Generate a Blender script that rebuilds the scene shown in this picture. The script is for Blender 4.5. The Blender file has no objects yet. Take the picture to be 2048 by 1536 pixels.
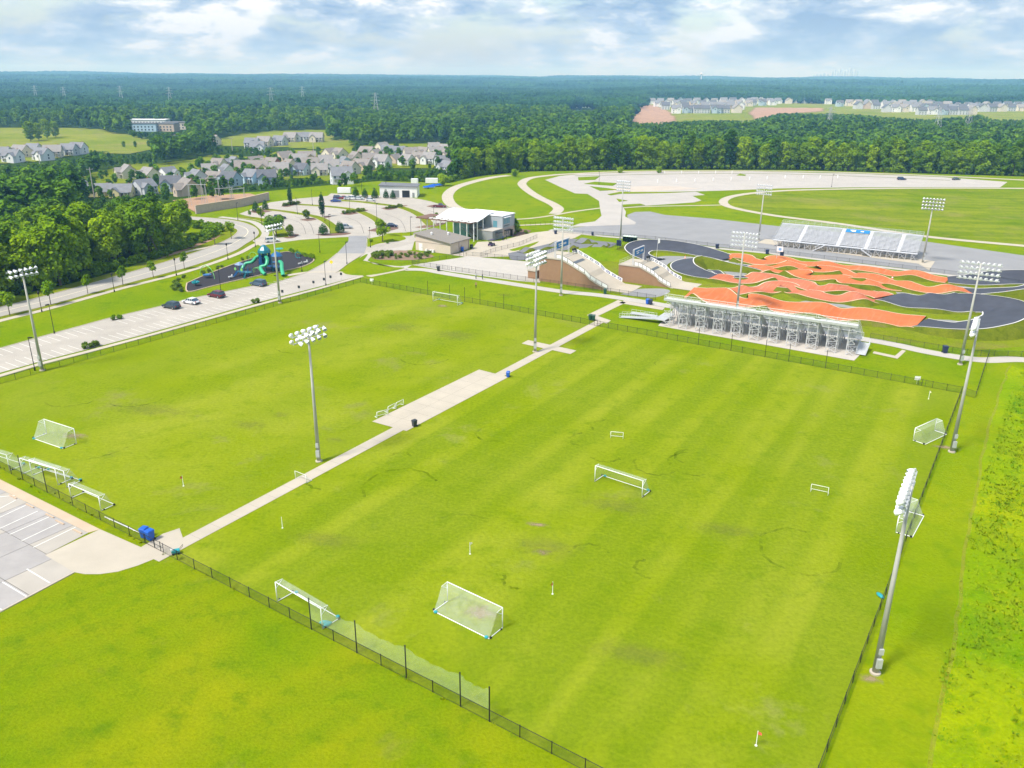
import bpy, math, random
import numpy as np
from mathutils import Vector, Matrix

sc = bpy.context.scene
COL = sc.collection
random.seed(7)
RNG = np.random.default_rng(11)

# ---------------------------------------------------------------- camera
CAM_H, F_PX, PITCH, ROLL = 52.0, 1640.0, math.radians(20.53), math.radians(0.35)
_fw = Vector((0, math.cos(PITCH), -math.sin(PITCH)))
_r0 = Vector((1, 0, 0)); _u0 = _r0.cross(_fw)
_rt = _r0 * math.cos(ROLL) + _u0 * math.sin(ROLL)
_up = _u0 * math.cos(ROLL) - _r0 * math.sin(ROLL)
cd = bpy.data.cameras.new('camera'); cam = bpy.data.objects.new('camera', cd); COL.objects.link(cam)
cd.sensor_width = 36.0; cd.lens = F_PX / 2048 * 36.0
cd.clip_start = 0.5; cd.clip_end = 60000
m = Matrix(((_rt.x, _up.x, -_fw.x, 0), (_rt.y, _up.y, -_fw.y, 0), (_rt.z, _up.z, -_fw.z, CAM_H), (0, 0, 0, 1)))
cam.matrix_world = m
sc.camera = cam

# ---------------------------------------------------------------- sky, sun, exposure
SUN_EL, SUN_AZ = math.radians(56), math.radians(232)      # azimuth clockwise from +Y
sc.view_settings.view_transform = 'Standard'; sc.view_settings.look = 'None'
sc.view_settings.gamma = 1.0; sc.view_settings.exposure = 1.95
sc.view_settings.use_curve_mapping = False
w = bpy.data.worlds.new('World'); sc.world = w; w.use_nodes = True
nt = w.node_tree; N = nt.nodes; L = nt.links
for n in list(N): N.remove(n)
wo = N.new('ShaderNodeOutputWorld'); bg = N.new('ShaderNodeBackground'); bg.inputs[1].default_value = 0.14
sky = N.new('ShaderNodeTexSky'); sky.sky_type = 'NISHITA'; sky.sun_disc = False
sky.sun_elevation = SUN_EL; sky.sun_rotation = SUN_AZ; sky.air_density = 1.0; sky.dust_density = 1.5; sky.ozone_density = 1.5
tc = N.new('ShaderNodeTexCoord'); sep = N.new('ShaderNodeSeparateXYZ'); L.new(tc.outputs['Generated'], sep.inputs[0])
def wm(op, a, b=None, clamp=False):
    n = N.new('ShaderNodeMath'); n.operation = op; n.use_clamp = clamp
    for i, v in enumerate((a, b)):
        if v is None: continue
        if isinstance(v, (int, float)): n.inputs[i].default_value = v
        else: L.new(v, n.inputs[i])
    return n.outputs[0]
cmb = N.new('ShaderNodeCombineXYZ'); L.new(sep.outputs[0], cmb.inputs[0]); L.new(sep.outputs[1], cmb.inputs[1]); L.new(wm('MULTIPLY', sep.outputs[2], 3.1), cmb.inputs[2])
def wnoise(scale, detail, rough, off, dist=0.0):
    mp = N.new('ShaderNodeMapping'); mp.inputs['Location'].default_value = off; L.new(cmb.outputs[0], mp.inputs[0])
    n = N.new('ShaderNodeTexNoise'); n.inputs['Scale'].default_value = scale; n.inputs['Detail'].default_value = detail
    n.inputs['Roughness'].default_value = rough; n.inputs['Distortion'].default_value = dist
    L.new(mp.outputs[0], n.inputs['Vector']); return n.outputs[0]
def wramp(v, stops):
    r = N.new('ShaderNodeValToRGB'); L.new(v, r.inputs[0]); e = r.color_ramp.elements
    e[0].position, e[0].color = stops[0][0], (*stops[0][1], 1); e[1].position, e[1].color = stops[-1][0], (*stops[-1][1], 1)
    for p, c in stops[1:-1]:
        q = e.new(p); q.color = (*c, 1)
    r.color_ramp.interpolation = 'EASE'; return r.outputs[0]
n1 = wnoise(6.0, 9, 0.60, (3.1, 1.7, 0), 0.2); n2 = wnoise(5.5, 4, 0.5, (9.3, 4.2, 2.0), 0.2); n3 = wnoise(15.0, 10, 0.62, (5.0, 8.0, 1.0), 0.2)
mask = wramp(n1, [(0.36, (0, 0, 0)), (0.52, (1, 1, 1))])
shade = wm('ADD', wm('MULTIPLY', n2, 0.45), wm('MULTIPLY', n3, 0.55))
cloudcol = wramp(shade, [(0.42, (.60, .90, 1.36)), (0.48, (.86, 1.15, 1.56)), (0.52, (1.22, 1.45, 1.74)), (0.58, (1.95, 2.02, 2.1))])
mx = N.new('ShaderNodeMix'); mx.data_type = 'RGBA'; L.new(mask, mx.inputs[0]); L.new(cloudcol, mx.inputs[7])
skys = N.new('ShaderNodeMix'); skys.data_type = 'RGBA'; skys.blend_type = 'MULTIPLY'; skys.inputs[0].default_value = 1
skys.inputs[7].default_value = (.38, .38, .38, 1); L.new(sky.outputs[0], skys.inputs[6]); L.new(skys.outputs[2], mx.inputs[6])
# thin high veil that thickens towards the horizon
veil = N.new('ShaderNodeMix'); veil.data_type = 'RGBA'
L.new(wramp(sep.outputs[2], [(0.0, (0.7, 0.7, 0.7)), (0.03, (0.4, 0.4, 0.4)), (0.08, (0.0, 0.0, 0.0))]), veil.inputs[0])
L.new(mx.outputs[2], veil.inputs[6]); veil.inputs[7].default_value = (1.0, 1.26, 1.66, 1)
L.new(veil.outputs[2], bg.inputs[0]); L.new(bg.outputs[0], wo.inputs[0])

sd = bpy.data.lights.new('sun', 'SUN'); so = bpy.data.objects.new('sun', sd); COL.objects.link(so)
sd.energy = 1.5; sd.angle = math.radians(11); sd.color = (1.0, 0.96, 0.90)
sdir = Vector((math.sin(SUN_AZ) * math.cos(SUN_EL), math.cos(SUN_AZ) * math.cos(SUN_EL), math.sin(SUN_EL)))
so.rotation_euler = sdir.to_track_quat('Z', 'Y').to_euler(); so.location = sdir * 300

cy_ = sc.cycles
cy_.use_denoising = True; cy_.max_bounces = 6; cy_.diffuse_bounces = 3; cy_.glossy_bounces = 2; cy_.transmission_bounces = 3
cy_.transparent_max_bounces = 16; cy_.volume_bounces = 1; cy_.caustics_reflective = False; cy_.caustics_refractive = False
cy_.sample_clamp_indirect = 4.0

# ---------------------------------------------------------------- survey: photo pixel -> ground metres (fixed calibration)
def G(u, v, z=0.0):
    d = _fw * F_PX + _rt * (u - 1024) + _up * (768 - v)
    t = (z - CAM_H) / d.z
    return Vector((d.x * t, d.y * t, z))
def smooth(a, b, x):
    t = np.clip((x - a) / (b - a), 0, 1); return t * t * (3 - 2 * t)
def G2(pts): return [(p.x, p.y) for p in (G(u, v) for u, v in pts)]
SITE = np.array(G2([(-700, 900), (-160, 640), (0, 598), (225, 548), (330, 470), (320, 410), (400, 390), (540, 382), (640, 372), (760, 362),
                    (900, 366), (960, 352), (1060, 343), (1300, 339), (1600, 340), (2048, 353), (2500, 366)]) + [(700, 60), (600, -400), (-600, -400)])
def inside(poly, x, y):
    x = np.asarray(x, float); y = np.asarray(y, float); r = np.zeros(x.shape, bool); n = len(poly); j = n - 1
    for i in range(n):
        xi, yi = poly[i]; xj, yj = poly[j]
        c = ((yi > y) != (yj > y)) & (x < (xj - xi) * (y - yi) / (yj - yi + 1e-12) + xi)
        r ^= c; j = i
    return r
def edge_dist(poly, x, y):
    d = np.full(np.shape(x), 1e9); n = len(poly)
    for i in range(n):
        a = np.array(poly[i]); b = np.array(poly[(i + 1) % n]); ab = b - a
        t = np.clip(((x - a[0]) * ab[0] + (y - a[1]) * ab[1]) / (ab @ ab), 0, 1)
        d = np.minimum(d, np.hypot(x - a[0] - t * ab[0], y - a[1] - t * ab[1]))
    return np.where(inside(poly, x, y), 0.0, d)
def wave(x, y, L_, s):
    r = np.random.default_rng(s); o = 0
    for k in range(5):
        a = r.uniform(0, 6.28); p = r.uniform(0, 6.28); q = L_ * r.uniform(.6, 1.6)
        o = o + np.sin((x * math.cos(a) + y * math.sin(a)) * 6.283 / q + p)
    return o / 5
def TZ(x, y):
    x = np.asarray(x, float); y = np.asarray(y, float)
    d = edge_dist(SITE, x, y); r = np.hypot(x, y)
    z = -10.0 * smooth(3, 70, d) + smooth(60, 300, d) * 3.0 * wave(x, y, 420, 3)
    z = z + smooth(1300, 3500, r) * 15 * wave(x, y, 1500, 5) + smooth(2200, 9000, r) * 44 + smooth(4000, 9000, r) * 17 * wave(x, y, 3200, 8)
    return z
def tz(x, y): return float(TZ(np.array([x]), np.array([y]))[0])
def GT(u, v):
    z = 0.0
    for _ in range(12):
        p = G(u, v, z); z = 0.5 * z + 0.5 * tz(p.x, p.y)
    p = G(u, v, z); p.z = tz(p.x, p.y); return p

# ---------------------------------------------------------------- mesh helper
class MB:
    def __init__(s): s.v = []; s.f = []
    def add(s, vs, fs):
        o = len(s.v); s.v += [tuple(p) for p in vs]; s.f += [tuple(i + o for i in f) for f in fs]; return s
    def box(s, x0, x1, y0, y1, z0, z1):
        return s.add([(x0, y0, z0), (x1, y0, z0), (x1, y1, z0), (x0, y1, z0), (x0, y0, z1), (x1, y0, z1), (x1, y1, z1), (x0, y1, z1)],
                     [(3, 2, 1, 0), (4, 5, 6, 7), (0, 1, 5, 4), (1, 2, 6, 5), (2, 3, 7, 6), (3, 0, 4, 7)])
    def tube(s, a, b, r1, r2=None, n=8, caps=True):
        a = Vector(a); b = Vector(b); r2 = r1 if r2 is None else r2; d = (b - a)
        if d.length < 1e-6: return s
        d.normalize(); t = d.cross(Vector((0, 0, 1)) if abs(d.z) < .95 else Vector((1, 0, 0))).normalized(); q = d.cross(t)
        vs = []
        for c, r in ((a, r1), (b, r2)):
            for k in range(n):
                th = 6.28318 * (k + .5) / n; vs.append(c + t * (math.cos(th) * r) + q * (math.sin(th) * r))
        fs = [(k, (k + 1) % n, n + (k + 1) % n, n + k) for k in range(n)]
        if caps: fs += [tuple(range(n))[::-1], tuple(range(n, 2 * n))]
        return s.add(vs, fs)
    def path(s, pts, r, n=8):
        for a, b in zip(pts[:-1], pts[1:]): s.tube(a, b, r, r, n)
        return s
    def prism(s, poly, z0, z1):
        n = len(poly); vs = [(p[0], p[1], z0) for p in poly] + [(p[0], p[1], z1) for p in poly]
        ar = sum(poly[i][0] * poly[(i + 1) % n][1] - poly[(i + 1) % n][0] * poly[i][1] for i in range(n))
        fs = [tuple(range(n))[::-1], tuple(range(n, 2 * n))] + [(k, (k + 1) % n, n + (k + 1) % n, n + k) for k in range(n)]
        if ar < 0: fs = [f[::-1] for f in fs]
        return s.add(vs, fs)
    def lathe(s, prof, c=(0, 0, 0), n=12):
        m_ = len(prof); vs = []
        for r, z in prof:
            for k in range(n):
                th = 6.28318 * k / n; vs.append((c[0] + r * math.cos(th), c[1] + r * math.sin(th), c[2] + z))
        fs = [(i * n + k, i * n + (k + 1) % n, (i + 1) * n + (k + 1) % n, (i + 1) * n + k) for i in range(m_ - 1) for k in range(n)]
        fs += [tuple(range(n))[::-1], tuple(range((m_ - 1) * n, m_ * n))]
        return s.add(vs, fs)
    def xf(s, mat):
        s.v = [tuple(mat @ Vector(p)) for p in s.v]; return s
    def mesh(s, name, mat, smooth_=False):
        me = bpy.data.meshes.new(name); me.from_pydata(s.v, [], s.f); me.update()
        if mat: me.materials.append(mat)
        if smooth_: me.polygons.foreach_set('use_smooth', [True] * len(me.polygons))
        return me
def link(name, me, parent=None, loc=None, rz=None):
    o = bpy.data.objects.new(name, me); COL.objects.link(o)
    if parent is not None: o.parent = parent
    if loc is not None: o.location = loc
    if rz is not None: o.rotation_euler = (0, 0, rz)
    return o
def part(mb, name, mat, parent, smooth_=False, label=None):
    o = link(name, mb.mesh(name, mat, smooth_), parent)
    if label: o['label'] = label
    return o
def tag(o, label, cat, group=None, kind=None):
    o['label'] = label; o['category'] = cat
    if group: o['group'] = group
    if kind: o['kind'] = kind
    return o
def thing(name, label, cat, loc=(0, 0, 0), rz=0.0, group=None):
    o = link(name, None, None, loc, rz); o.empty_display_size = .2
    return tag(o, label, cat, group)
def struct(name, mb, mat, label=None, parent=None):
    o = link(name, mb.mesh(name, mat) if isinstance(mb, MB) else mb, parent)
    if parent is None: o['kind'] = 'structure'
    if label: o['label'] = label
    return o
def copy_tree(o, parent=None):
    c = o.copy(); COL.objects.link(c); c.parent = parent
    for ch in KIDS(o): copy_tree(ch, c)
    return c
def KIDS(o): return list(o.children)
def clone(proto, loc, rz=0.0, label=None, scale=None):
    c = copy_tree(proto); c.location = loc; c.rotation_euler = (0, 0, rz)
    if label: c['label'] = label
    if scale is not None: c.scale = (scale,) * 3 if isinstance(scale, (int, float)) else scale
    return c
_used = set()
def place(proto, loc, rz=0.0, label=None, scale=None):
    if proto.name not in _used:
        _used.add(proto.name); proto.location = loc; proto.rotation_euler = (0, 0, rz)
        if label: proto['label'] = label
        if scale is not None: proto.scale = (scale,) * 3 if isinstance(scale, (int, float)) else scale
        return proto
    return clone(proto, loc, rz, label, scale)

def spline(pts, n=8):
    P = [Vector((p[0], p[1], p[2] if len(p) > 2 else 0)) for p in pts]; out = []
    for i in range(len(P) - 1):
        p0 = P[max(i - 1, 0)]; p1 = P[i]; p2 = P[i + 1]; p3 = P[min(i + 2, len(P) - 1)]
        for k in range(n):
            t = k / n
            out.append(0.5 * ((2 * p1) + (p2 - p0) * t + (2 * p0 - 5 * p1 + 4 * p2 - p3) * t * t + (3 * p1 - p0 - 3 * p2 + p3) * t ** 3))
    out.append(P[-1]); return out
def gs(px, n=8): return spline([G(u, v) for u, v in px], n)
def side(pts, off):
    out = []
    for i, p in enumerate(pts):
        a = pts[max(i - 1, 0)]; b = pts[min(i + 1, len(pts) - 1)]; d = (b - a); d.z = 0
        if d.length < 1e-6: d = Vector((1, 0, 0))
        d.normalize(); out.append(Vector((p.x - d.y * off, p.y + d.x * off, p.z)))
    return out
def strip(mb, pts, w0, w1, z0, z1=None):
    """ribbon between lateral offsets w0 (right) and w1 (left); z1 gives it thickness"""
    A = side(pts, w0); B = side(pts, w1); n = len(pts)
    if z1 is None:
        return mb.add([(p.x, p.y, z0) for p in A] + [(p.x, p.y, z0) for p in B], [(i, i + 1, n + i + 1, n + i) for i in range(n - 1)])
    vs = [(p.x, p.y, z1) for p in A] + [(p.x, p.y, z1) for p in B] + [(p.x, p.y, z0) for p in A] + [(p.x, p.y, z0) for p in B]
    fs = []
    for i in range(n - 1):
        fs += [(i, i + 1, n + i + 1, n + i), (2 * n + i + 1, 2 * n + i, i, i + 1), (n + i, n + i + 1, 3 * n + i + 1, 3 * n + i)]
        fs[-2] = (2 * n + i, 2 * n + i + 1, i + 1, i)
    fs += [(0, n, 3 * n, 2 * n), (n - 1, 3 * n - 1, 4 * n - 1, 2 * n - 1)]
    return mb.add(vs, fs)
def sheet(name, poly, z, mat, label=None, parent=None):
    mb = MB(); n = len(poly)
    ar = sum(poly[i][0] * poly[(i + 1) % n][1] - poly[(i + 1) % n][0] * poly[i][1] for i in range(n))
    P = list(poly) if ar > 0 else list(poly)[::-1]
    mb.add([(p[0], p[1], z) for p in P], [tuple(range(n))])
    return struct(name, mb, mat, label, parent)

# ---------------------------------------------------------------- materials
def nodes(name):
    mt = bpy.data.materials.new(name); mt.use_nodes = True; t = mt.node_tree
    return mt, t, t.nodes['Principled BSDF']
def nnoise(t, vec, scale, detail=4, rough=.55, mapscale=None, rot=0.0, dist=0.0):
    n = t.nodes.new('ShaderNodeTexNoise'); n.inputs['Scale'].default_value = scale; n.inputs['Detail'].default_value = detail
    n.inputs['Roughness'].default_value = rough; n.inputs['Distortion'].default_value = dist
    if mapscale:
        mp = t.nodes.new('ShaderNodeMapping'); mp.vector_type = 'TEXTURE'; mp.inputs['Scale'].default_value = tuple(1 / q for q in mapscale); mp.inputs['Rotation'].default_value = (0, 0, -rot)
        t.links.new(vec, mp.inputs[0]); vec = mp.outputs[0]
    t.links.new(vec, n.inputs['Vector']); return n.outputs[0]
def nramp(t, v, stops):
    r = t.nodes.new('ShaderNodeValToRGB'); t.links.new(v, r.inputs[0]); e = r.color_ramp.elements
    def c4(c): return (c, c, c, 1) if isinstance(c, (int, float)) else (*c, 1)
    e[0].position, e[0].color = stops[0][0], c4(stops[0][1]); e[1].position, e[1].color = stops[-1][0], c4(stops[-1][1])
    for p, c in stops[1:-1]:
        q = e.new(p); q.color = c4(c)
    return r.outputs[0]
def nmix(t, fac, a, b, mode='MIX'):
    n = t.nodes.new('ShaderNodeMix'); n.data_type = 'RGBA'; n.blend_type = mode; n.clamp_factor = True
    for i, v in ((0, fac), (6, a), (7, b)):
        if isinstance(v, (int, float)): n.inputs[i].default_value = v if i == 0 else (v, v, v, 1)
        elif isinstance(v, (tuple, list)): n.inputs[i].default_value = (*v[:3], 1)
        else: t.links.new(v, n.inputs[i])
    return n.outputs[2]
def nmath(t, op, a, b=0.0, clamp=False):
    n = t.nodes.new('ShaderNodeMath'); n.operation = op; n.use_clamp = clamp
    for i, v in enumerate((a, b)):
        if isinstance(v, (int, float)): n.inputs[i].default_value = v
        else: t.links.new(v, n.inputs[i])
    return n.outputs[0]
def npos(t): return t.nodes.new('ShaderNodeNewGeometry').outputs['Position']
def nbump(t, b, h, strength, dist):
    n = t.nodes.new('ShaderNodeBump'); n.inputs['Strength'].default_value = strength; n.inputs['Distance'].default_value = dist
    t.links.new(h, n.inputs['Height']); t.links.new(n.outputs[0], b.inputs['Normal'])
def paint(name, col, rough=.6, var=.12, scale=.8, metal=0.0, spec=.4, bump=0.0, var2=0.0, obj=False):
    mt, t, b = nodes(name); b.inputs['Roughness'].default_value = rough; b.inputs['Metallic'].default_value = metal
    b.inputs['Specular IOR Level'].default_value = spec
    p = npos(t) if not obj else t.nodes.new('ShaderNodeTexCoord').outputs['Object']
    n = nnoise(t, p, scale, 5)
    c = nmix(t, nramp(t, n, [(.3, 0.0), (.7, 1.0)]), tuple(x * (1 - var) for x in col), tuple(min(1, x * (1 + var)) for x in col))
    if var2:
        c = nmix(t, nramp(t, nnoise(t, p, scale * .12, 4), [(.35, 0.0), (.65, var2)]), c, tuple(x * .6 for x in col))
    t.links.new(c, b.inputs['Base Color'])
    if bump: nbump(t, b, nnoise(t, p, scale * 3, 3), .5, bump)
    return mt
def grass(name, dark, mid, light, tan, tan_at=.66, patch=.05, stripes=None, coarse=.6, bump=.08, tanmix=.75):
    mt, t, b = nodes(name); b.inputs['Roughness'].default_value = .9; b.inputs['Specular IOR Level'].default_value = .0
    p = npos(t)
    big = nnoise(t, p, patch, 6, .6, dist=.6); med = nnoise(t, p, patch * 6, 5, .6); fine = nnoise(t, p, coarse * 4, 4, .65)
    c = nmix(t, nramp(t, big, [(.36, 0.0), (.64, 1.0)]), mid, light)
    c = nmix(t, nramp(t, med, [(.52, 0.0), (.74, .75)]), c, dark)
    if stripes:
        ang, wid, amt = stripes
        s_ = nnoise(t, p, 1.0, 1, .3, (1 / wid, .006, 1), ang)
        s_ = nmath(t, 'ADD', s_, nmath(t, 'MULTIPLY', nmath(t, 'SUBTRACT', big, .5), .25))
        c = nmix(t, nramp(t, s_, [(.42, 0.0), (.58, amt)]), c, dark)
        tr = nnoise(t, p, 1.0, 3, .6, (.03, 1.6, 1), ang)
        c = nmix(t, nramp(t, tr, [(.55, 0.0), (.75, .28)]), c, light)
    tn = nmath(t, 'ADD', nmath(t, 'MULTIPLY', nnoise(t, p, patch * 1.3, 7, .68, dist=.4), .75), nmath(t, 'MULTIPLY', med, .25))
    c = nmix(t, nramp(t, tn, [(tan_at - .07, 0.0), (tan_at + .06, tanmix)]), c, tan)
    c = nmix(t, nramp(t, fine, [(.3, 0.0), (.72, 1.0)]), nmix(t, 1.0, c, (.80, .82, .8), 'MULTIPLY'), nmix(t, 1.0, c, (1.14, 1.12, 1.15), 'MULTIPLY'))
    t.links.new(c, b.inputs['Base Color'])
    if bump: nbump(t, b, nmath(t, 'ADD', fine, nnoise(t, p, coarse * .9, 4, .6)), .7, bump)
    return mt
def net(name, col, cover):
    mt, t, b = nodes(name); b.inputs['Base Color'].default_value = (*col, 1); b.inputs['Roughness'].default_value = .6
    tr = t.nodes.new('ShaderNodeBsdfTransparent'); mxs = t.nodes.new('ShaderNodeMixShader')
    n = nnoise(t, npos(t), 1.2, 3)
    f = nramp(t, n, [(.3, cover * .75), (.7, min(1, cover * 1.25))])
    t.links.new(f, mxs.inputs[0]); t.links.new(tr.outputs[0], mxs.inputs[1]); t.links.new(b.outputs[0], mxs.inputs[2])
    t.links.new(mxs.outputs[0], t.nodes['Material Output'].inputs[0]); return mt
def leafmat(name, c0, c1, hue=0.5, trans=.3, stand=0.0):
    mt, t, b = nodes(name); b.inputs['Roughness'].default_value = .8; b.inputs['Specular IOR Level'].default_value = .05
    oi = t.nodes.new('ShaderNodeObjectInfo'); at = t.nodes.new('ShaderNodeAttribute'); at.attribute_name = 'tint'
    f = nmath(t, 'ADD', nmath(t, 'MULTIPLY', oi.outputs['Random'], hue), nmath(t, 'MULTIPLY', at.outputs['Fac'], 1 - hue))
    c = nmix(t, f, c0, c1)
    if stand:
        sn = nnoise(t, oi.outputs['Location'], stand, 4, .6); c = nmix(t, nramp(t, sn, [(.36, .75), (.52, 0.0)]), c, nmix(t, 1.0, c, (.42, .55, .75), 'MULTIPLY')); c = nmix(t, nramp(t, sn, [(.52, 0.0), (.68, .8)]), c, nmix(t, 1.0, c, (1.6, 1.25, .8), 'MULTIPLY'))
    t.links.new(c, b.inputs['Base Color'])
    tl = t.nodes.new('ShaderNodeBsdfTranslucent'); t.links.new(c, tl.inputs[0]); mxs = t.nodes.new('ShaderNodeMixShader'); mxs.inputs[0].default_value = trans
    t.links.new(b.outputs[0], mxs.inputs[1]); t.links.new(tl.outputs[0], mxs.inputs[2]); t.links.new(mxs.outputs[0], t.nodes['Material Output'].inputs[0])
    return mt
def glassmat(name, col=(.05, .08, .11)):
    mt, t, b = nodes(name); b.inputs['Base Color'].default_value = (*col, 1); b.inputs['Roughness'].default_value = .12
    b.inputs['Specular IOR Level'].default_value = .9; return mt

D_ANG = math.atan2(.513, .858)          # bearing of the long side of the fields, clockwise from +Y
DV = Vector((.513, .858, 0)); EV = Vector((.858, -.513, 0))
M = {}
M['mown'] = grass('mown_grass', (.118, .188, .001), (.182, .240, .002), (.240, .278, .016), (.280, .262, .080), .64, .045, (D_ANG, 3.8, .50), .5, .05, .65)
M['mown_far'] = grass('mown_grass_far_field', (.130, .198, .001), (.190, .245, .002), (.238, .274, .018), (.245, .220, .080), .63, .05, (D_ANG, 9.0, .40), .5, .05, .6)
M['rough'] = grass('rough_grass', (.070, .150, .001), (.140, .220, .001), (.235, .262, .003), (.330, .285, .060), .635, .06, (D_ANG + .25, 3.1, .16), .8, .14, .6)
M['meadow'] = grass('meadow_grass', (.075, .190, .001), (.150, .260, .001), (.275, .325, .002), (.320, .280, .060), .72, .05, None, .5, .14, .5)
M['lawn'] = grass('lawn_grass', (.085, .165, .001), (.135, .215, .001), (.190, .245, .003), (.230, .210, .060), .70, .035, None, .4, .06, .4)
M['verge'] = grass('verge_grass', (.085, .135, .002), (.145, .195, .003), (.195, .225, .012), (.240, .190, .070), .60, .06, None, .5, .08, .6)
M['berm'] = grass('berm_grass', (.045, .072, .003), (.090, .120, .005), (.140, .160, .012), (.240, .165, .080), .62, .09, None, .6, .12, .6)
M['strip'] = grass('strip_grass', (.100, .185, .001), (.160, .235, .001), (.215, .262, .003), (.300, .260, .060), .68, .05, None, .6, .08, .5)
M['hillfield'] = grass('hill_field_grass', (.095, .155, .010), (.160, .205, .015), (.230, .250, .035), (.27, .22, .10), .58, .012, None, .2, .1, .6)
M['floor'] = grass('woodland_floor', (.018, .040, .006), (.028, .060, .008), (.045, .080, .010), (.09, .085, .04), .72, .02, None, .2, .2, .5)
M['concrete'] = paint('pale_concrete', (.46, .405, .32), .9, .06, .35, var2=.14)
M['concrete_w'] = paint('white_concrete', (.44, .405, .355), .9, .05, .3, var2=.10)
M['pave'] = paint('lot_paving', (.42, .38, .325), .92, .09, .25, var2=.34)
M['road'] = paint('road_asphalt', (.36, .335, .295), .92, .06, .3, var2=.15)
M['lot_grey'] = paint('grey_lot_paving', (.36, .335, .315), .92, .09, .5, var2=.25)
M['asph'] = paint('grey_gravel', (.265, .262, .262), .95, .08, .15, var2=.15)
M['asph_mid'] = paint('mid_grey_asphalt', (.165, .168, .180), .92, .08, .3, var2=.15)
M['asph_dark'] = paint('dark_track_asphalt', (.058, .062, .080), .85, .18, .35, var2=.35)
M['gravel_lot'] = paint('pale_gravel', (.43, .395, .355), .95, .07, .12, var2=.16)
M['gravel_tan'] = paint('tan_gravel', (.48, .41, .34), .95, .08, .1)
M['bedsoil'] = paint('planting_soil', (.25, .165, .11), .95, .15, .6, var2=.3)
M['soil'] = paint('bare_soil', (.38, .23, .14), .95, .15, .1, var2=.3)
M['mulch'] = paint('bark_mulch', (.17, .095, .065), .95, .2, 1.2)
M['white'] = paint('white_line_paint', (.70, .68, .62), .8, .05, 2)
M['cream_line'] = paint('cream_line_paint', (.70, .62, .46), .8, .06, 1)
def trackmat(name, a, b, c):
    mt, t, bs = nodes(name); p = npos(t); bs.inputs['Roughness'].default_value = .9; bs.inputs['Specular IOR Level'].default_value = .1
    q = nmix(t, nramp(t, nnoise(t, p, .10, 6, .65), [(.38, 0.0), (.62, 1.0)]), a, b)
    q = nmix(t, nramp(t, nnoise(t, p, 1.0, 4, .6, (.10, 1.4, 1), D_ANG + 1.5708), [(.5, 0.0), (.75, .5)]), q, c)
    q = nmix(t, nramp(t, nnoise(t, p, 2.5, 4, .7), [(.35, .16), (.65, 0.0)]), q, (.22, .10, .06)); t.links.new(q, bs.inputs['Base Color']); return mt
M['orange'] = trackmat('orange_track', (.52, .135, .042), (.58, .180, .066), (.62, .27, .15))
M['salmon'] = trackmat('salmon_track', (.47, .130, .062), (.54, .175, .090), (.58, .27, .18))
M['rubber'] = paint('dark_rubber', (.028, .025, .030), .95, .25, 1.5)
M['joint'] = paint('concrete_joint', (.30, .265, .22), .95, .1, 2)
M['dark_joint'] = paint('dark_joint', (.08, .075, .07), .95, .2, 2)
M['padcrete'] = paint('stand_concrete', (.50, .455, .40), .9, .08, .4, var2=.2)
M['tancrete'] = paint('tan_concrete', (.50, .38, .27), .9, .07, .4)
M['stone'] = paint('grey_rock', (.38, .37, .35), .95, .25, 2)
M['scaf'] = paint('bright_scaffold_steel', (.50, .50, .51), .5, .06, 1.5)
M['galv'] = paint('galvanised_steel', (.50, .51, .51), .45, .08, 1.5, metal=.2)
M['poleconc'] = paint('spun_concrete_pole', (.42, .41, .37), .75, .10, .9)
M['alu'] = paint('aluminium', (.62, .63, .65), .42, .05, 1.2, metal=.15)
M['alu_seat'] = paint('aluminium_seat', (.72, .72, .74), .5, .05, 1.2)
M['wht'] = paint('white_gloss_paint', (.80, .80, .79), .35, .03, 1.5)
M['black'] = paint('black_steel', (.012, .013, .014), .5, .2, 2)
M['chain'] = net('chain_link_mesh', (.03, .035, .035), .17)
M['pale_net'] = net('pale_barrier_net', (.50, .62, .40), .22)
M['goal_net'] = net('white_goal_net', (.78, .82, .78), .17)
M['lampback'] = paint('white_lamp_housing', (.80, .80, .82), .4, .04, 3)
M['lampglass'] = paint('lamp_lens', (.30, .34, .36), .2, .1, 3)
M['glass'] = glassmat('window_glass')
M['tyre'] = paint('tyre_rubber', (.015, .015, .016), .8, .1, 4)
M['rim'] = paint('alloy_rim', (.45, .45, .47), .35, .05, 4, metal=.7)
M['trunk'] = paint('bark', (.14, .105, .075), .95, .2, 2)
M['leaf'] = leafmat('broad_leaves', (.048, .140, .002), (.265, .395, .004), .40, .14)
M['leaf_bright'] = leafmat('bright_leaves', (.095, .215, .002), (.340, .470, .004), .35, .14)
M['leaf_mid'] = leafmat('woodland_leaves', (.018, .080, .006), (.165, .315, .010), .62, .14, .012)
M['leaf_far'] = leafmat('far_woodland_leaves', (.006, .034, .012), (.050, .135, .026), .6, .15, .0025)
M['leaf_dark'] = leafmat('dark_shrub_leaves', (.016, .070, .010), (.045, .140, .016), .3)
M['leaf_shrub'] = leafmat('shrub_leaves', (.070, .140, .012), (.20, .28, .03), .4)
M['leaf_teal'] = leafmat('columnar_leaves', (.016, .060, .018), (.045, .125, .035), .3)
M['twig'] = leafmat('bare_twigs', (.16, .14, .125), (.26, .235, .215), .2)
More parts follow.
